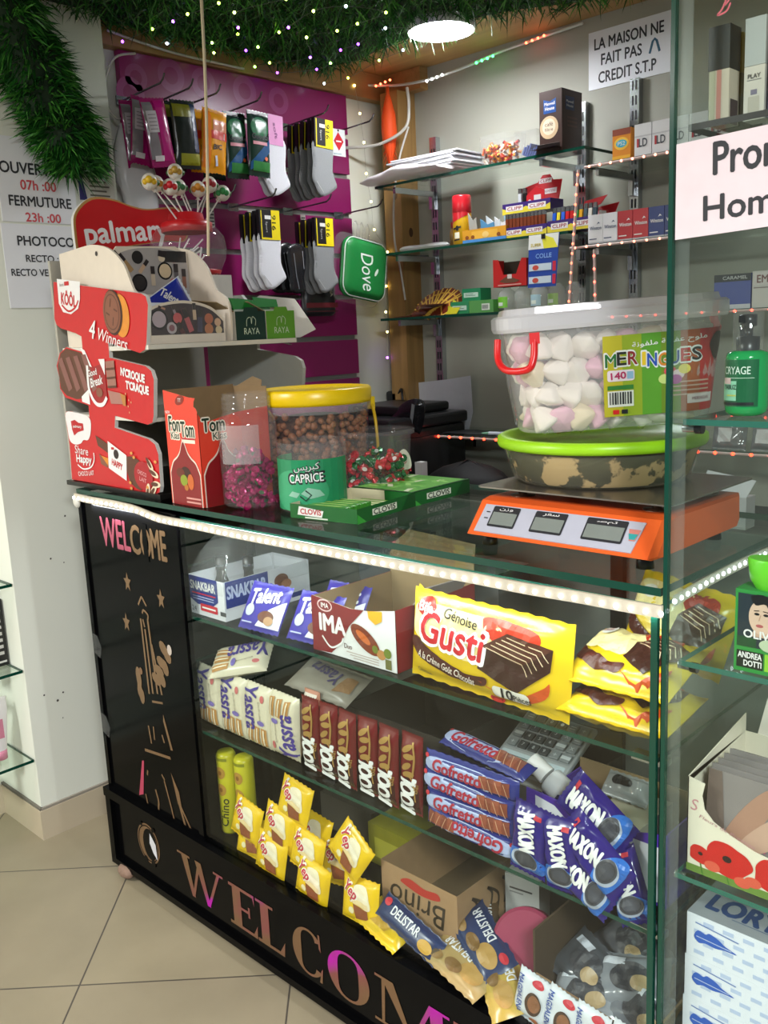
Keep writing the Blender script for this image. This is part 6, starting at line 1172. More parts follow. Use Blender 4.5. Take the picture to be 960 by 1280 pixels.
b, fn = pack(.19, .10, .03, m('#8a8478', .3), crimp=.008, seed=97, wr=.2); b.text('Yassra', fn, -.01, .01, .034, m('#4a4468'), .10, .002, .02, .15, 170, .008).poly([(.04, -.03), (.085, -.02), (.08, .02), (.05, .015)], fn, m('#8a6a4a'), .002, .012); tag(b.build('wafer_pack', None, TR(.80, .13, Z2 + .172, -66, 8, 10)), 'greyish wafer pack lying flat behind the standing bars', 'wafer pack')
b, fn = pack(.05, .165, .03, m('#c88a72', .35), crimp=.006, seed=98)
for k in range(3): b.line([(-.02, .0 + .012 * k), (.02, .008 + .012 * k)], .004, fn, m('#8a3a30'), .002, .01)
b.rect(-.02, .06, .02, .075, fn, m('#e0d4c8'), .0016, .012); tag(b.build('wafer_pack', None, TR(.796, .085, Z2 + .084)), 'salmon pink slim pack squeezed beside the first dark red bar', 'wafer pack')
w, h = .054, .168; b, fn = pack(w, h, .026, m('#6a1418', .2), crimp=.010, seed=100, wr=.12); DR = m('#3a0e0e', .25); b.poly([(-.024, -.078), (.024, -.078), (.024, -.03), (.0, .0), (-.024, -.02)], fn, DR, .0008, .012)
GOLD = m('#b08a4a', .35, .3)
for k in range(4): a = k * .018; b.poly(rot2(ell(-.004 + .006 * (k % 2), .058 - a, .014, .006), 35 - 25 * (k % 2), (0, .058 - a)), fn, GOLD, .0018, .01)
b.line(catmull([(.012, .0), (.016, .04), (.008, .07)], 5, False), .004, fn, GOLD, .0022, .01).line(catmull([(-.01, .0), (.012, -.005), (.018, -.05)], 5, False), .003, fn, GOLD, .0022, .01)
b.text('KOOL', fn, -.004, -.041, .036, WHITE, .080, .0024, .05, 0, 82, .007).text('Bar', fn, .019, -.02, .009, GOLD, .022, .0024, .01, 0, 82, .007)
k0 = tag(b.build('chocolate_bar', None, TR(.830, .048, Z2 + .087)), 'dark red bar standing next to the salmon pink pack', 'snack bar', 'dark red bars standing in a row')
for i, x in enumerate((.888, .945, 1.004, 1.063, 1.122)):
    o = k0.copy(); COL.objects.link(o); o.matrix_world = TR(x, .048 - .004 * (i % 2), Z2 + .0865, -1 - i % 2, (-1, 1, -1.5, 1, 2)[i], (2, -3, 2, -2, 0)[i]); o['label'] = ['second dark red bar counted from the salmon pink pack', 'third dark red bar counted from the salmon pink pack', 'fourth dark red bar, third from the blue wafer stack', 'dark red bar second from the blue wafer stack', 'dark red bar touching the blue wafer stack'][i]
def gof(T, label, flip, i):
    w, h = .215, .042; b, fn = pack(w, h, .032, m('#28307a', .25), crimp=.003, seed=110 + i, nx=22, flat=.35); q = -1 if flip else 1
    b.poly(catmull([(-.095 * q, -.012), (-.09 * q, .012), (.0, .016), (.05 * q, .012), (.05 * q, -.014), (-.03 * q, -.018)], 4), fn, m('#a8b4d8', .35), .0008, .012)
    b.text('Gofretto', fn, -.022 * q, .0, .024, m('#a82038'), .115, .0022, .03, .2, 180 if flip else 0, .008)
    for k in range(4): b.poly([(q * (.03 + .016 * k), -.018), (q * (.048 + .016 * k), -.018), (q * (.046 + .016 * k), .014), (q * (.03 + .016 * k), .012)], fn, m('#7a3a28' if k % 2 else '#8e4a34', .4), .0016, .01).line([(q * (.034 + .016 * k), .010), (q * (.044 + .016 * k), -.014)], .0014, fn, m('#c89a7a'), .0024, .01)
    b.poly(ell(-.098 * q, .012, .006, .004), fn, m('#c02a3a'), .0016, .01)
    return tag(b.build('wafer_bar', None, T), label, 'wafer bar', 'blue wafer bars in a stack')
for i, (z, x, fl, r, lb) in enumerate(((.022, 1.270, True, 1, 'blue wafer bar lying upside down at the bottom of its stack'), (.057, 1.268, False, -1, 'blue wafer bar second from the bottom of its stack'), (.094, 1.262, False, 1.5, 'blue wafer bar third from the bottom of its stack'), (.130, 1.266, False, 0, 'blue wafer bar fourth from the bottom of its stack'))): gof(TR(x, .045 + .002 * i, Z2 + z, -4, r, 0), lb, fl, i)
gof(TR(1.275, .085, Z2 + .158, -70, 3, -4), 'blue wafer bar lying flat on top of its stack', False, 5)
def maxon(T, label, i, w=.062, h=.128):
    b, fn = pack(w, h, .028, m('#281a72', .2), crimp=.008, seed=120 + i, wr=.4); b.poly(catmull([(-w * .45, -h * .40), (-w * .45, -h * .18), (.0, -h * .12), (w * .45, -h * .22), (w * .45, -h * .42)], 4), fn, m('#2a6ac0', .3), .0008, .01)
    b.poly(ell(.0, -h * .26, w * .38, h * .14), fn, m('#a9b2c4', .35), .0016, .01).poly(ell(.003, -h * .25, w * .335, h * .118), fn, m('#45464e', .4), .0024, .01).ring(ell(.003, -h * .25, w * .27, h * .095), ell(.003, -h * .25, w * .25, h * .088), fn, m('#2c2d33', .4), .003, .01)
    b.text('MAXON', fn, .0, h * .13, w * .42, WHITE, h * .50, .0024, .04, 0, -80, .008).rect(w * .12, h * .34, w * .34, h * .40, fn, m('#c02a3a'), .0018, .01)
    return tag(b.build('biscuit_pack', None, T), label, 'biscuit pack', 'purple sandwich biscuit packs')
maxon(TR(1.410, .030, Z2 + .064, -4, 4, 0), 'purple biscuit pack standing next to the blue wafer stack', 1, .072, .13); maxon(TR(1.475, .028, Z2 + .062, -5, -6, 0), 'purple biscuit pack standing second from the blue wafer stack', 2, .066, .13)
maxon(TR(1.512, .075, Z2 + .125, -20, -62, 0), 'purple biscuit pack lying highest on the purple heap', 3, .075, .14); maxon(TR(1.535, .032, Z2 + .085, -16, -58, 0), 'purple biscuit pack in the middle of the purple heap', 4, .066, .14); maxon(TR(1.515, .030, Z2 + .034, -12, -66, 0), 'purple biscuit pack lowest in the purple heap', 5, .07, .13); maxon(TR(1.585, .050, Z2 + .040, -20, -30, 0), 'purple biscuit pack tucked against the display tray frame', 6, .06, .12)
t = thing('display_tray', 'purple rimmed white display tray behind the purple packs', 'tray', (1.36, .09, Z2)); PU = m('#4a2a9a', .35); b = B().box(0, 0, 0, .275, .18, .003, PU).box(0, .177, 0, .275, .18, .11, CARD).box(.272, 0, 0, .275, .18, .13, PU).box(0, 0, 0, .003, .18, .09, PU).prism([(0, 0), (.275, 0), (.275, .05), (.18, .09), (.08, .115), (0, .12)], XF(0, .001, 0), -.001, .001, PU)
b.rect(.20, .01, .262, .045, XF(0, 0, 0), m('#d8d8de', .4), .0012).poly([(.02, .06), (.12, .06), (.06, .105), (.02, .112)], XF(0, 0, 0), m('#d8d8de', .4), .0012); b.prism([(.195, .0), (.275, .0), (.275, .13), (.195, .11)], XF(0, -.006, 0), -.001, .001, PU).rect(.203, .008, .262, .105, XF(0, -.008, 0), m('#cfcfd8', .4), .0012); b.build('tray', t)
# calculator on a dark carton
DB = m('#2b2620', .75, var=.15)
def open_box(name, x, y, z, w, d, h, col, label, cat='carton', bottom=True, tilt=0):
    b = B(); n_ = .003; b.box(0, 0, 0, w, d, n_, col).box(0, 0, 0, w, n_, h, col).box(0, d - n_, 0, w, d, h * 1.08, col).box(0, 0, 0, n_, d, h, col).box(w - n_, 0, 0, w, d, h, col)
    b.prism([(0, 0), (w, 0), (w * .9, .04), (w * .1, .03)], Fr((0, d, h * 1.08), (1, 0, 0), (0, .8, .6)), -.001, .001, col)
    return tag(b.build(name, None, TR(x, y, z)), label, cat)
open_box('open_carton', .86, .12, Z2, .30, .26, .135, DB, 'dark open carton standing behind the dark red bars'); open_box('open_carton', 1.165, .20, Z2, .20, .22, .058, DB, 'dark low carton carrying the calculator')
t = thing('calculator', 'grey desk calculator tilted on a dark carton', 'calculator', T=Fr((1.185, .19, Z2 + .062), (1, 0, 0), (0, .9, .42)).mat()); b = B().box(0, 0, -.012, .165, .175, 0, m('#9fa2a4', .4), bev=.004); tp = ZF(0, 0, 0)
b.poly(rrect(.008, .012, .157, .062, .004), tp, m('#b9c6cc', .3), .0006).poly(rrect(.020, .022, .120, .050, .003), tp, m('#a3aca0', .25), .001).ring(rrect(.018, .020, .122, .052, .003), rrect(.020, .022, .120, .050, .003), tp, m('#5a6a72'), .0012).build('body', t)
kp = B().poly(rrect(.006, .068, .159, .170, .003), tp, m('#8f9294', .4), .0004).build('keypad', t)
for r in range(4):
    for c in range(6):
        b = B(); u, v = .010 + .0252 * c, .072 + .0245 * r; dark = (1 <= c <= 3); b.bbox(u, v, 0, u + .021, v + .019, .005, m('#3c3f42' if dark else '#85898c', .45), .0015).text('789456123 0.'[(r * 3 + c - 1) % 12] if dark else '+-x='[(c + r) % 4], ZF(0, 0, .005), u + .0105, v + .0095, .008, m('#c8ccd0'), None, .0004)
        b.build('key', kp)
p0, p1 = Vector((1.33, .15, .69)), Vector((1.475, .15, .600)); dv = (p1 - p0).normalized(); t = thing('lotion_tube', 'white capped bottle slanting across the calculator', 'bottle', p0)
B().tube([dv * .045, dv * .05, dv * .13, dv * .18, dv * .21], [.020, .025, .026, .022, .010], m('#d2d2d4', .35), 18).build('body', t); B().tube([dv * -.002, dv * .0, dv * .04], [.014, .017, .0185], m('#e6e4e2', .3), 18).build('cap', t)
nrm = Vector((0, -1, 0)); fl = Fr(dv * .10 + nrm * .0262, dv, dv.cross(nrm) * -1); b = B().box(-.0, 0, 0, .0001, .0001, .0001, WHITE); B().poly(rrect(-.02, -.014, .016, .010, .002), lambda u, v, o: dv * (.10 + u) + Vector((0, -1, 0)) * (sqrt(max(0, .0262 ** 2 - v * v)) + .0006) + Vector((dv.z, 0, -dv.x)) * -v, m('#2a2f6a', .4), 0, .008).build('label', t)
b, fn = pack(.09, .05, .03, m('#8a8c8c', .2), crimp=.006, seed=130, wr=.6); b.poly(ell(-.01, .005, .02, .010), fn, BLK, .002, .01); tag(b.build('clear_packet', None, TR(1.50, .20, Z2 + .118, -50)), 'crinkled clear packet with black piece behind the white bottle', 'packet')
tag(B().box(1.47, .13, Z2 + .004, 1.56, .25, Z2 + .09, m('#b8b09a', .6)).build('carton'), 'beige carton inside the purple rimmed tray', 'carton')
# ---------------------------------------------------------------- counter base
def roll(x, y, label, s_):
    t = thing('biscuit_roll', label, 'biscuit roll', (x, y, Z0), 0, 'yellow biscuit rolls'); R_ = .0245; b = B().lathe([(0, 0), (.022, 0), (R_, .006), (R_, .205), (.020, .214), (0, .212)], m('#c8c026', .35, var=.1), n=24); c = lambda u, v, o=0: Vector(((R_ + o) * sin(u / R_), -(R_ + o) * cos(u / R_), v))
    for z in (.12, .165): b.poly(ell(.004, z, .014, .016), c, m('#b88a3a', .45), .0006, .006).poly(ell(.004, z, .005, .006), c, m('#8a5a22', .45), .001, .006)
    b.text('Chino', c, .010, .06, .020, m('#3a3a1a'), .075, .001, .02, 0, 85, .006).rect(-.02, .196, .024, .204, c, m('#8a8a1a'), .0005, .006); b.build('wrapper', t)
roll(.462, .075, 'yellow biscuit roll nearest the black panel', 1); roll(.520, .085, 'yellow biscuit roll beside its taller looking twin', 2)
YB = '#e8be14'
def yep(T, label, i, f0=[]):
    if not f0:
        w, h = .104, .096; b, fn = pack(w, h, .024, m(YB, .28), crimp=.006, seed=140, wr=.2)
        b.poly(catmull([(-.012, .03), (.020, .034), (.036, .0), (.03, -.012), (.0, .0)], 4), fn, m('#ecdfc0', .4), .001, .01).poly([(-.01, -.005), (.03, -.012), (.034, -.03), (.0, -.034)], fn, m('#8a4a2a', .4), .0016, .01).poly([(-.014, .008), (.030, .0), (.032, -.010), (-.01, -.004)], fn, m('#e4cc98', .4), .002, .01).poly([(.0, .022), (.030, .016), (.034, .006), (-.004, .012)], fn, m('#f0e6cc', .4), .0022, .01)
        b.text('Yep', fn, -.020, .018, .030, m('#f2ead8'), .046, .0024, .06, 0, -28, .007).text('Yep', fn, -.020, .018, .026, m('#c02a44'), .042, .0032, .02, 0, -28, .007).poly(ell(-.014, -.020, .008, .007), fn, m('#e8dcb0', .4), .0016, .01).poly(ell(-.026, .034, .005, .004), fn, m('#b83a3a'), .0016, .01)
        f0.append(b.build('cake_snack', None, T)); o = f0[0]
    else: o = f0[0].copy(); COL.objects.link(o); o.matrix_world = T
    return tag(o, label, 'snack pack', 'small yellow cake packs heaped at the bottom')
for i, (x, y, z, r, ln, lb) in enumerate(((.580, .040, .346, -8, -12, 'small yellow cake pack leaning on the biscuit rolls'), (.748, .055, .446, -6, -14, 'topmost small yellow cake pack of the heap'), (.702, .040, .372, -8, -10, 'small yellow cake pack directly under the topmost one'), (.590, .045, .303, 6, -20, 'small yellow cake pack low beside the biscuit rolls'), (.690, .022, .306, -6, -8, 'small yellow cake pack at the front edge under two others'), (.805, .035, .352, -6, -10, 'small yellow cake pack in the middle of the heap'), (.940, .042, .405, -30, -14, 'small yellow cake pack rotated upright near the cardboard box'),
    (.838, .018, .304, -8, -6, 'small yellow cake pack at the front edge in the middle'), (.975, .030, .308, 6, -14, 'small yellow cake pack nearest the cardboard box'), (.86, .075, .33, 10, -20, 'small yellow cake pack half buried behind the front row'), (.77, .085, .36, -4, -18, 'small yellow cake pack half buried behind the topmost one'))): yep(TR(x, y, z, ln, -r, 0), lb, i)
b, fn = pack(.13, .075, .03, m('#d8b41a', .28), crimp=.008, seed=150, wr=.6); b.poly([(-.03, -.02), (.02, -.02), (.03, .01), (-.02, .015)], fn, m('#b8902a'), .002, .01); tag(b.build('cake_snack', None, TR(1.045, .034, Z0 + .020, -70, 14, 4)), 'crumpled yellow pack lying flat before the cardboard box', 'snack pack')
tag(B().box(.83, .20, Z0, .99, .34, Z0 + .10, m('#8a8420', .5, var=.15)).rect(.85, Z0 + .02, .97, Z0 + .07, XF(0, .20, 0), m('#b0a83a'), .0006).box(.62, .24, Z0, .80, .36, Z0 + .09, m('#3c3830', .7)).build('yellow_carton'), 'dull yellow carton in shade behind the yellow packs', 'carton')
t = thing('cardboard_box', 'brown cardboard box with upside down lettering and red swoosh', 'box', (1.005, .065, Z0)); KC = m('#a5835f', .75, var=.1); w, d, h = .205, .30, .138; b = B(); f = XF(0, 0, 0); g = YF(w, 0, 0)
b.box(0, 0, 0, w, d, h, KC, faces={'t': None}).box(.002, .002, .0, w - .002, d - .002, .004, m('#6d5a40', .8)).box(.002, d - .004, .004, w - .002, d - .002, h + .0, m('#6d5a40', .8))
b.text('Brino', f, .10, .072, .052, m('#3a2f22'), .150, .0008, .0, .15, 180).poly(catmull([(.055, .112), (.08, .125), (.12, .118), (.155, .122), (.16, .108), (.12, .100), (.08, .104)], 4), f, m('#b8342a', .5), .0008)
for k in range(4): b.line(catmull([(.05 + .05 * k, .05), (.06 + .05 * k, .09), (.045 + .05 * k, .11), (.08 + .05 * k, .08), (.075 + .05 * k, .04)], 5, False), .006, g, m('#3f3020'), .0008)
b.build('box', t)
b, fn = pack(.175, .052, .022, m('#1c2f5c', .28), crimp=.005, seed=151); b.text('DELISTAR', fn, -.01, .006, .018, m('#dfe0e4'), .08, .002, .02, 0, 0, .008).poly(ell(-.07, .012, .010, .008), fn, m('#c02a3a'), .002, .01).poly(ell(.055, -.006, .018, .012), fn, m('#c89a3a'), .002, .01).poly(ell(.082, .0, .010, .009), fn, m('#4a3a22'), .0022, .01); tag(b.build('biscuit_pack', None, TR(1.115, .030, Z0 + .045, -40, 14, 3)), 'dark blue biscuit pack leaning on the cardboard box', 'biscuit pack')
bis = [(1.262, .075, .060, -62, 30, 'blue and brown biscuit pack on the mixed heap, lettering upward', '#22345e'), (1.30, .125, .055, -66, -30, 'brown biscuit pack in the mixed heap behind the blue one', '#6e5734'), (1.245, .030, .026, -74, 12, 'cream biscuit pack at the front of the mixed heap', '#a88f5c'), (1.33, .045, .030, -70, 40, 'yellowish biscuit pack low in the mixed heap', '#b89c4a'), (1.215, .13, .04, -70, 50, 'dark brown biscuit pack against the cardboard box', '#57422a')]
for i, (x, y, z, rx, ry, lb, c) in enumerate(bis):
    b, fn = pack(.16, .08, .026, m(c, .28), crimp=.006, seed=152 + i, wr=.25)
    b.text('DELISTAR', fn, -.02, .018, .018, m('#dfe0e4'), .08, .002, .02, 0, 180, .008).poly(ell(.04, -.005, .028, .018), fn, m('#b08a4a'), .002, .01).poly(ell(.0, -.016, .022, .012), fn, m('#7a5a2e'), .0026, .01).poly(ell(.062, .02, .012, .008), fn, m('#c02a3a'), .002, .01).poly(ell(-.05, -.02, .02, .01), fn, m('#8a6a3a'), .002, .01); tag(b.build('biscuit_pack', None, TR(x, y, Z0 + z, rx, ry)), lb, 'biscuit pack', 'mixed biscuit packs in a heap')
tag(B().box(0, 0, 0, .075, .05, .13, m('#c6c6c4', .5)).rect(.01, .10, .06, .104, XF(0, 0, 0), m('#4a4a4a'), .0006).rect(.01, .092, .04, .095, XF(0, 0, 0), m('#8a8a8a'), .0006).build('small_carton', None, TR(1.225, .20, Z0, 0, 0, 10)), 'white small carton standing behind the pink lid', 'carton')
t = thing('round_tin', 'round tin with deep pink lid standing on its side', 'tin', T=TR(1.338, .115, Z0 + .068, 62, 0, 16)); B().lathe([(0, -.03), (.062, -.03), (.062, 0)], m('#b8b4b4', .4), n=40).build('body', t); B().lathe([(.062, -.008), (.066, -.008), (.066, .008), (.060, .013), (0, .013)], m('#93304f', .5), n=40, smooth=False).build('lid', t)
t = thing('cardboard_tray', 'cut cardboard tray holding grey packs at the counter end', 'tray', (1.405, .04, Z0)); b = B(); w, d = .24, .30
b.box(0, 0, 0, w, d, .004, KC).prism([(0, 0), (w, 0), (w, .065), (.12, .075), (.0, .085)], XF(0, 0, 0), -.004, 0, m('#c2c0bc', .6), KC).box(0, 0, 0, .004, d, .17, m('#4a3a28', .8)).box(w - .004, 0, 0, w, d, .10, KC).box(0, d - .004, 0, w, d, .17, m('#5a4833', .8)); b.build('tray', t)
for i, (x, y, z, rx, ry, c, lb) in enumerate(((1.47, .12, .075, -55, 20, '#4c5056', 'dark grey pack at the open end of the cardboard tray'), (1.55, .13, .085, -60, -20, '#80848a', 'silver grey pack topmost in the cardboard tray'), (1.59, .10, .06, -50, 10, '#6a6e76', 'grey pack against the counter end glass'), (1.51, .21, .09, -55, 30, '#5a5c62', 'grey pack at the back of the cardboard tray'), (1.49, .085, .05, -60, -15, '#8e9298', 'pale grey pack at the front of the cardboard tray'))):
    b, fn = pack(.13, .10, .04, m(c, .22), crimp=.007, seed=160 + i, wr=.35); b.poly(ell(.0, .0, .035, .026), fn, m('#3a3c42'), .002, .01).poly(ell(.02, -.01, .018, .014), fn, m('#a8906a'), .0026, .01).rect(-.05, .02, -.01, .034, fn, m('#c4c8d0'), .002, .01); tag(b.build('biscuit_pack', None, TR(x, y, Z0 + z, rx, ry)), lb, 'biscuit pack', 'grey packs in the cardboard tray')
for i, (x, z, ry, lb) in enumerate(((1.415, .052, 8, 'white cake pack nearest the mixed biscuit heap'), (1.475, .048, 12, 'white cake pack second from the mixed biscuit heap'), (1.535, .046, 6, 'white cake pack third from the mixed biscuit heap'), (1.60, .046, 10, 'white cake pack at the counter end glass'))):
    b, fn = pack(.064, .092, .018, m('#d8dce2', .25), crimp=.006, seed=170 + i, wr=.3); b.text('MAGDALENA', fn, -.02, .0, .011, m('#2a4a9a'), .07, .002, .02, 0, -84, .007).poly(ell(.010, -.004, .016, .022), fn, m('#4a3426'), .002, .01).poly(ell(.012, -.002, .012, .016), fn, m('#8a5a3a'), .0026, .01).poly(ell(.012, .034, .012, .006), fn, m('#c02a3a'), .002, .01).poly(ell(.016, -.036, .010, .006), fn, m('#b86a3a'), .002, .01); tag(b.build('cake_snack', None, TR(x, .020, Z0 + z, -8, ry, 0)), lb, 'snack pack', 'white cake packs at the bottom front')
# ---------------------------------------------------------------- glass showcase at the counter end
sh = thing('glass_showcase', 'tall glass showcase joined to the counter end, with four inner shelves', 'showcase', (0, 0, 0)); X0 = 1.669; X1 = 2.75
B().box(X0, -.004, .05, X1, .002, 2.10, GLASS).box(X0 - .003, -.005, .05, X0 + .003, .004, 2.10, EDGE).build('front_glass', sh)
B().box(X0, .002, .05, X0 + .006, .55, 2.10, GLASS, faces={'b': EDGE}).box(X0 + .004, .0021, .05, X0 + .0225, .0045, 2.10, clear('corner_seal', (.93, .95, .94), 1.4, .05, (.75, .8, .78), .2)).build('side_glass', sh)
B().box(X0, -.004, 0, X1, .55, .05, BP).build('base', sh)
for z, e in ((1.7215, m('#2a2622', .4)), (1.347, EDGE2), (1.005, EDGE2), (.672, EDGE2), (.385, EDGE2)): B().box(X0 + .014, .012, z - .008, X1, .50, z, GLASS, faces={'f': e, 'l': e}).build('inner_shelf', sh)
for z in (1.347, 1.005, .672): B().tube([(X0 + .006, .03, z - .014), (X0 + .024, .03, z - .014)], .006, CHROME, 10).tube([(X0 + .024, .03, z - .014), (X0 + .034, .03, z - .014)], .0075, BLACK, 10).build('shelf_clip', sh)
b = B().prism([(1.676, 1.580), (2.02, 1.592), (2.02, 1.708), (1.676, 1.697)], XF(0, -.0045, 0), 0, .0006, m('#e6d6db', .6)); f = XF(0, -.0051, 0); b.text('Promotion', f, 1.7255, 1.672, .038, NT, .185, .0006, .02, align='l', rot=1).text('Homme', f, 1.714, 1.614, .0295, NT, .145, .0006, .02, align='l', rot=1)
tag(b.build('promo_sign'), 'pale pink promotion sign taped on the showcase glass', 'sign')
b = B(); f = XF(0, -.0045, 0)
for p in ([(1.735, 1.845), (1.742, 1.852), (1.74, 1.858), (1.732, 1.842), (1.726, 1.836), (1.737, 1.838), (1.742, 1.846)], [(1.757, 1.852), (1.762, 1.858), (1.770, 1.855), (1.775, 1.852), (1.784, 1.86)], [(1.75, 1.856), (1.755, 1.858)]): b.line(catmull(p, 5, False), .0022, f, m('#c8606a', .5), .0006)
o = b.build('marker_writing', sh); o['label'] = 'red marker scrawl on the showcase glass'
def pbox(x, y, z, w, d, h, c, label, draw=None): return small_carton('perfume_carton', x, y, z, w, d, h, c, label, 'carton', draw, 'perfume cartons on the top showcase shelf')
ZP = 1.7218
pbox(1.692, .050, ZP, .026, .030, .066, '#cfc3b0', 'cream perfume carton with pink stripe under the black one', lambda b, f, g, tp: b.rect(.010, 0, .016, .066, f, m('#c88a80')).rect(.0, 0, .008, .066, f, m('#a8a890')).rect(.004, 0, .026, .03, g, m('#4a3a38')))
pbox(1.690, .050, ZP + .0665, .028, .032, .052, '#272c2c', 'black perfume carton on top at the showcase side glass')
pbox(1.692, .086, ZP, .026, .034, .066, '#77704a', 'olive perfume carton behind the pink striped one'); pbox(1.692, .086, ZP + .0665, .026, .034, .048, '#9a8a3a', 'gold perfume carton behind the black one', lambda b, f, g, tp: b.poly([(0, .048), (.034, .048), (.017, .03)], g, m('#c0b060')))
pbox(1.692, .124, ZP, .026, .034, .064, '#6a6a4c', 'dull green perfume carton third from the glass front'); pbox(1.692, .124, ZP + .0645, .026, .034, .048, '#b8b0a8', 'pale perfume carton with pink edge behind the gold one', lambda b, f, g, tp: b.rect(.026, 0, .034, .048, g, m('#b86a64')).rect(.0, .0, .006, .048, g, m('#6a6458')))
pbox(1.733, .060, ZP, .026, .03, .064, '#d2ccc0', 'white perfume carton showing a flacon picture', lambda b, f, g, tp: b.rect(.006, .006, .020, .028, f, m('#b9b3a4')).rect(.009, .030, .017, .036, f, m('#7a7488')).text('PLAY', f, .013, .052, .005, m('#3a3a3a'), .016, bold=.02).rect(.004, .047, .022, .048, f, m('#8a8a8a')))
pbox(1.733, .060, ZP + .0645, .026, .03, .056, '#b3b8b6', 'silver perfume carton on the flacon picture one'); pbox(1.764, .060, ZP, .05, .03, .066, '#57487e', 'violet perfume carton under the copper one'); pbox(1.764, .060, ZP + .0665, .05, .03, .058, '#b86a4a', 'copper perfume carton on the violet one', lambda b, f, g, tp: b.poly(ell(.02, .04, .012, .016), f, m('#d8907a')))
t = thing('spray_bottle', 'green hair spray bottle with black pump and clear cap', 'bottle', (1.742, .075, 1.3475)); R_ = .0275
B().lathe([(0, .001), (.020, .001), (.0265, .006), (R_, .014), (R_, .078), (.026, .084), (.018, .087)], m('#1f9a52', .12, var=.1, scale=15), n=32).build('body', t)
c = lambda u, v, o=0: Vector(((R_ + o) * sin(u / R_), -(R_ + o) * cos(u / R_), v)); b = B(); b.rect(-.036, .014, .026, .076, c, m('#15603a', .3), .0004, .006).text('CRYAGE', c, -.004, .062, .010, m('#d8e8dc'), .038, .001, .01, 0, 0, .005).line([(-.02, .052), (.02, .052)], .0008, c, m('#b8d8c0'), .001, .006).rect(-.03, .022, -.002, .048, c, m('#8ac8a8', .35), .001, .006).text('YABUZ', c, -.012, .040, .006, m('#1a3a2a'), .020, .0016, .02, 0, 0, .005).rect(-.024, .044, -.010, .052, c, m('#d8b8b8'), .0014, .006).rect(-.03, .016, .02, .020, c, BLK, .001, .006).rect(-.016, .028, -.002, .030, c, m('#b8c060'), .0018, .006); b.build('label', t)
B().lathe([(.015, .087), (.015, .105), (.006, .106), (.006, .118), (.011, .119), (.011, .134), (0, .135)], BLACK, n=20).box(-.004, -.022, .124, .004, 0, .133, BLACK).box(-.010, -.004, .106, .0, .004, .132, BLACK).build('pump', t); B().lathe([(.0195, .087), (.0195, .136), (.018, .138), (0, .138)], PLAS, n=24).build('clear_cap', t)
GB = m('#2f8f3f', .35); t = thing('hair_dye_carton', 'green hair colour carton with a woman portrait on its front', 'carton', (1.758, .022, 1.0055)); w, d, h = .075, .04, .115; b = B().box(0, 0, 0, w, d, h, GB); f = XF(0, 0, 0)
b.rect(.004, .036, .075, .110, f, m('#23313a', .35), .0006).poly(ell(.036, .080, .017, .024), f, m('#d8b8a2', .45), .001).poly(catmull([(.022, .108), (.042, .110), (.056, .09), (.058, .055), (.048, .05), (.050, .075), (.042, .098), (.028, .096)], 4), f, m('#0e0e12', .35), .0014).poly(ell(.030, .084, .0035, .0018), f, m('#1a1a1a'), .0014).poly(ell(.042, .084, .0035, .0018), f, m('#1a1a1a'), .0014).poly(ell(.034, .068, .005, .0022), f, m('#b05a5a'), .0014).line([(.035, .083), (.033, .075)], .0012, f, m('#b89078'), .0014).line([(.026, .088), (.033, .089)], .0012, f, m('#2a1a14'), .0014).line([(.038, .089), (.046, .088)], .0012, f, m('#2a1a14'), .0014).poly([(.022, .052), (.05, .052), (.045, .064), (.028, .064)], f, m('#c8a48c', .45), .0008)
b.text('OLIVE', f, .034, .055, .011, WHITE, .042, .0016, .03).rect(.004, .036, .03, .050, f, m('#1c4a2a', .35), .001).poly(ell(.05, .042, .016, .009), f, m('#b8c8a8', .4), .0012).rect(.004, .006, .040, .030, f, m('#14231a', .35), .0008).text('ANDREA', f, .022, .024, .008, WHITE, .032, .0012, .03).text('DOTTI', f, .026, .013, .008, WHITE, .024, .0012, .03).rect(.042, .006, .073, .030, f, m('#8ac83a', .35), .0008); b.build('carton', t)
B().loft([[Vector((w / 2 + r * cos(a), d / 2 + r * .7 * sin(a), z)) for a in [2 * pi * k / 24 for k in range(24)]] for r, z in ((.018, h), (.026, h + .012), (.030, h + .040), (.028, h + .042))], m('#6ad02a', .3), True, True).build('lime_cap', t)
t = thing('stocking_box', 'cream box with red poppies and scooped front full of stocking packs', 'box', (1.692, .030, .6725)); CR = m('#e4dcc8', .5); w, d, h = .24, .20, .150; b = B(); f = XF(0, 0, 0)
b.prism([(0, 0), (w, 0), (w, .055), (.14, .060), (.10, .066), (.065, .078), (.04, .09), (.026, .105), (.022, .125), (.026, .145), (.0, h)], f, -.0015, 0, CR).box(0, 0, 0, .0015, d, h, CR).box(0, 0, 0, w, d, .0015, CR).box(0, d - .0015, 0, w, d, h, CR).prism([(0, h), (d, h + .03), (d, h), (0, h - .01)], YF(.0015, 0, 0), -.0015, 0, CR)
PO = m('#c8201c', .45, var=.15, scale=60); b.rect(0, 0, w, .012, f, m('#6a8a3a', .5), .0004)
for x, z, rx, rz_ in ((.022, .032, .018, .014), (.062, .038, .034, .026), (.135, .036, .036, .026), (.20, .03, .03, .022)): b.poly(catmull([(x + rx * cos(a) * (1 + .12 * cos(3 * a)), z + rz_ * sin(a) * (1 + .1 * sin(4 * a))) for a in [2 * pi * k / 12 for k in range(12)]], 3), f, PO, .0008).poly(ell(x, z + .002, rx * .2, rz_ * .2), f, m('#2a1414'), .0014).line([(x, z - rz_), (x + .004, 0)], .002, f, m('#4a7a2a'), .0006)
for x, z in ((.04, .020), (.10, .018), (.085, .012), (.165, .016)): b.poly(ell(x, z, .012, .008), f, m('#d85a44', .5), .001)
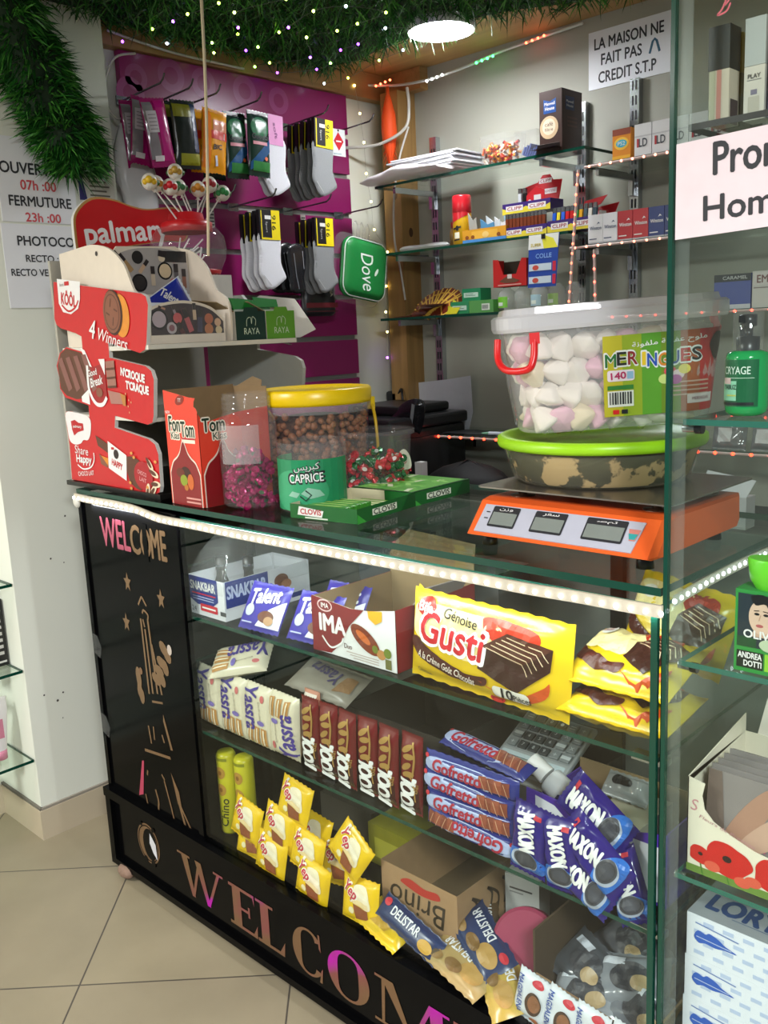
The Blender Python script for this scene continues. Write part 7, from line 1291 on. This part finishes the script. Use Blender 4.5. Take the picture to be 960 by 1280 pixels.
b.text('Fleurs de Prestige', f, .060, .082, .007, m('#b8868a'), .085, .0006, 0, .1, -14).text('S', f, .011, .108, .018, m('#c88a90'), .012, .0006, 0, .2); b.build('box', t)
B().prism([(.02, 0), (w, 0), (w, .10), (.04, .11), (.028, .06)], Fr((0, d, h - .005), (1, 0, 0), (0, .25, 1)), -.001, .001, m('#dcd2c6', .5)).build('lid_flap', t)
for i in range(9):
    b = B().box(0, 0, 0, .20, .002, .158 + .004 * (i % 2), m('#857e7c', .2, var=.15, scale=12)); f2 = XF(0, 0, 0)
    if i == 0: b.poly([(.0, .0), (.055, .0), (.03, .06), (.02, .158), (.0, .158)], f2, m('#6e5f58', .25), .0006).poly(rot2(ell(.062, .095, .07, .017), 58, (.062, .095)), f2, m('#a8806c', .35), .001).poly(rot2(ell(.105, .095, .075, .018), 42, (.105, .095)), f2, m('#bf9c88', .35), .0014).text('Chalia', f2, .10, .065, .016, m('#b04a72'), .055, .0012, 0, .25).rect(.07, .05, .13, .052, f2, m('#5a5a62'), .001).rect(.09, .04, .13, .042, f2, m('#5a5a62'), .001)
    o = b.build('stocking_pack'); o.location = (1.712, .040 + .010 * i, .6745); o.rotation_euler = (radians(-6), 0, 0); tag(o, 'silvery stocking pack in the poppy box, %s from the front' % ['foremost', 'second', 'third', 'fourth', 'fifth', 'sixth', 'seventh', 'eighth', 'ninth'][i], 'stocking pack', 'stocking packs in the poppy box')
def lory(z, label):
    t = thing('tissue_carton', label, 'carton', (1.690, .032, z), 0, 'white and blue tissue cartons in a stack'); w, d, h = .235, .19, .072; b = B().box(0, 0, 0, w, d, h, m('#dfe3ec', .5)); f = XF(0, 0, 0); tp = ZF(0, 0, h); g2 = Fr((0, d, 0), (0, -1, 0), (0, 0, 1)); BL = m('#2a5ab8', .45); LB2 = m('#b4c2de', .5)
    for r in range(4):
        for c in range(8): b.rect(.012 + .03 * c + .014 * (r % 2), .008 + .017 * r, .028 + .03 * c + .014 * (r % 2), .0145 + .017 * r, f, LB2, .0005)
    b.poly(catmull([(.012, .036), (.018, .048), (.03, .046), (.036, .050), (.05, .046), (.060, .040), (.078, .034), (.060, .033), (.045, .030), (.03, .031), (.02, .028)], 3), f, BL, .001).line([(.016, .038), (.07, .036)], .0014, f, LB2, .0014).line([(.014, .060), (.08, .054)], .002, f, m('#6a82b8'), .001)
    b.rect(.0, .0, w, d, tp, m('#8d9298', .5), .0004).text('LORY', tp, .070, .045, .040, m('#25406e'), .105, .001, .04).line([(.09, .115), (.22, .115)], .003, tp, m('#5a6a84'), .001).line([(.06, .02), (.2, .02)], .002, tp, m('#5a6a84'), .001)
    for c in range(4): b.poly(ell(.04 + .04 * c, .035, .014, .016), g2, BL, .0005)
    b.build('carton', t); return t
l0 = lory(.3855, 'bottom tissue carton of the stack in the showcase')
for i, lb in ((1, 'middle tissue carton of the stack in the showcase'), (2, 'top tissue carton of the stack with big blue letters')): dup(l0, TR(1.690 + .002 * i, .032, .3855 + .0722 * i), lb)
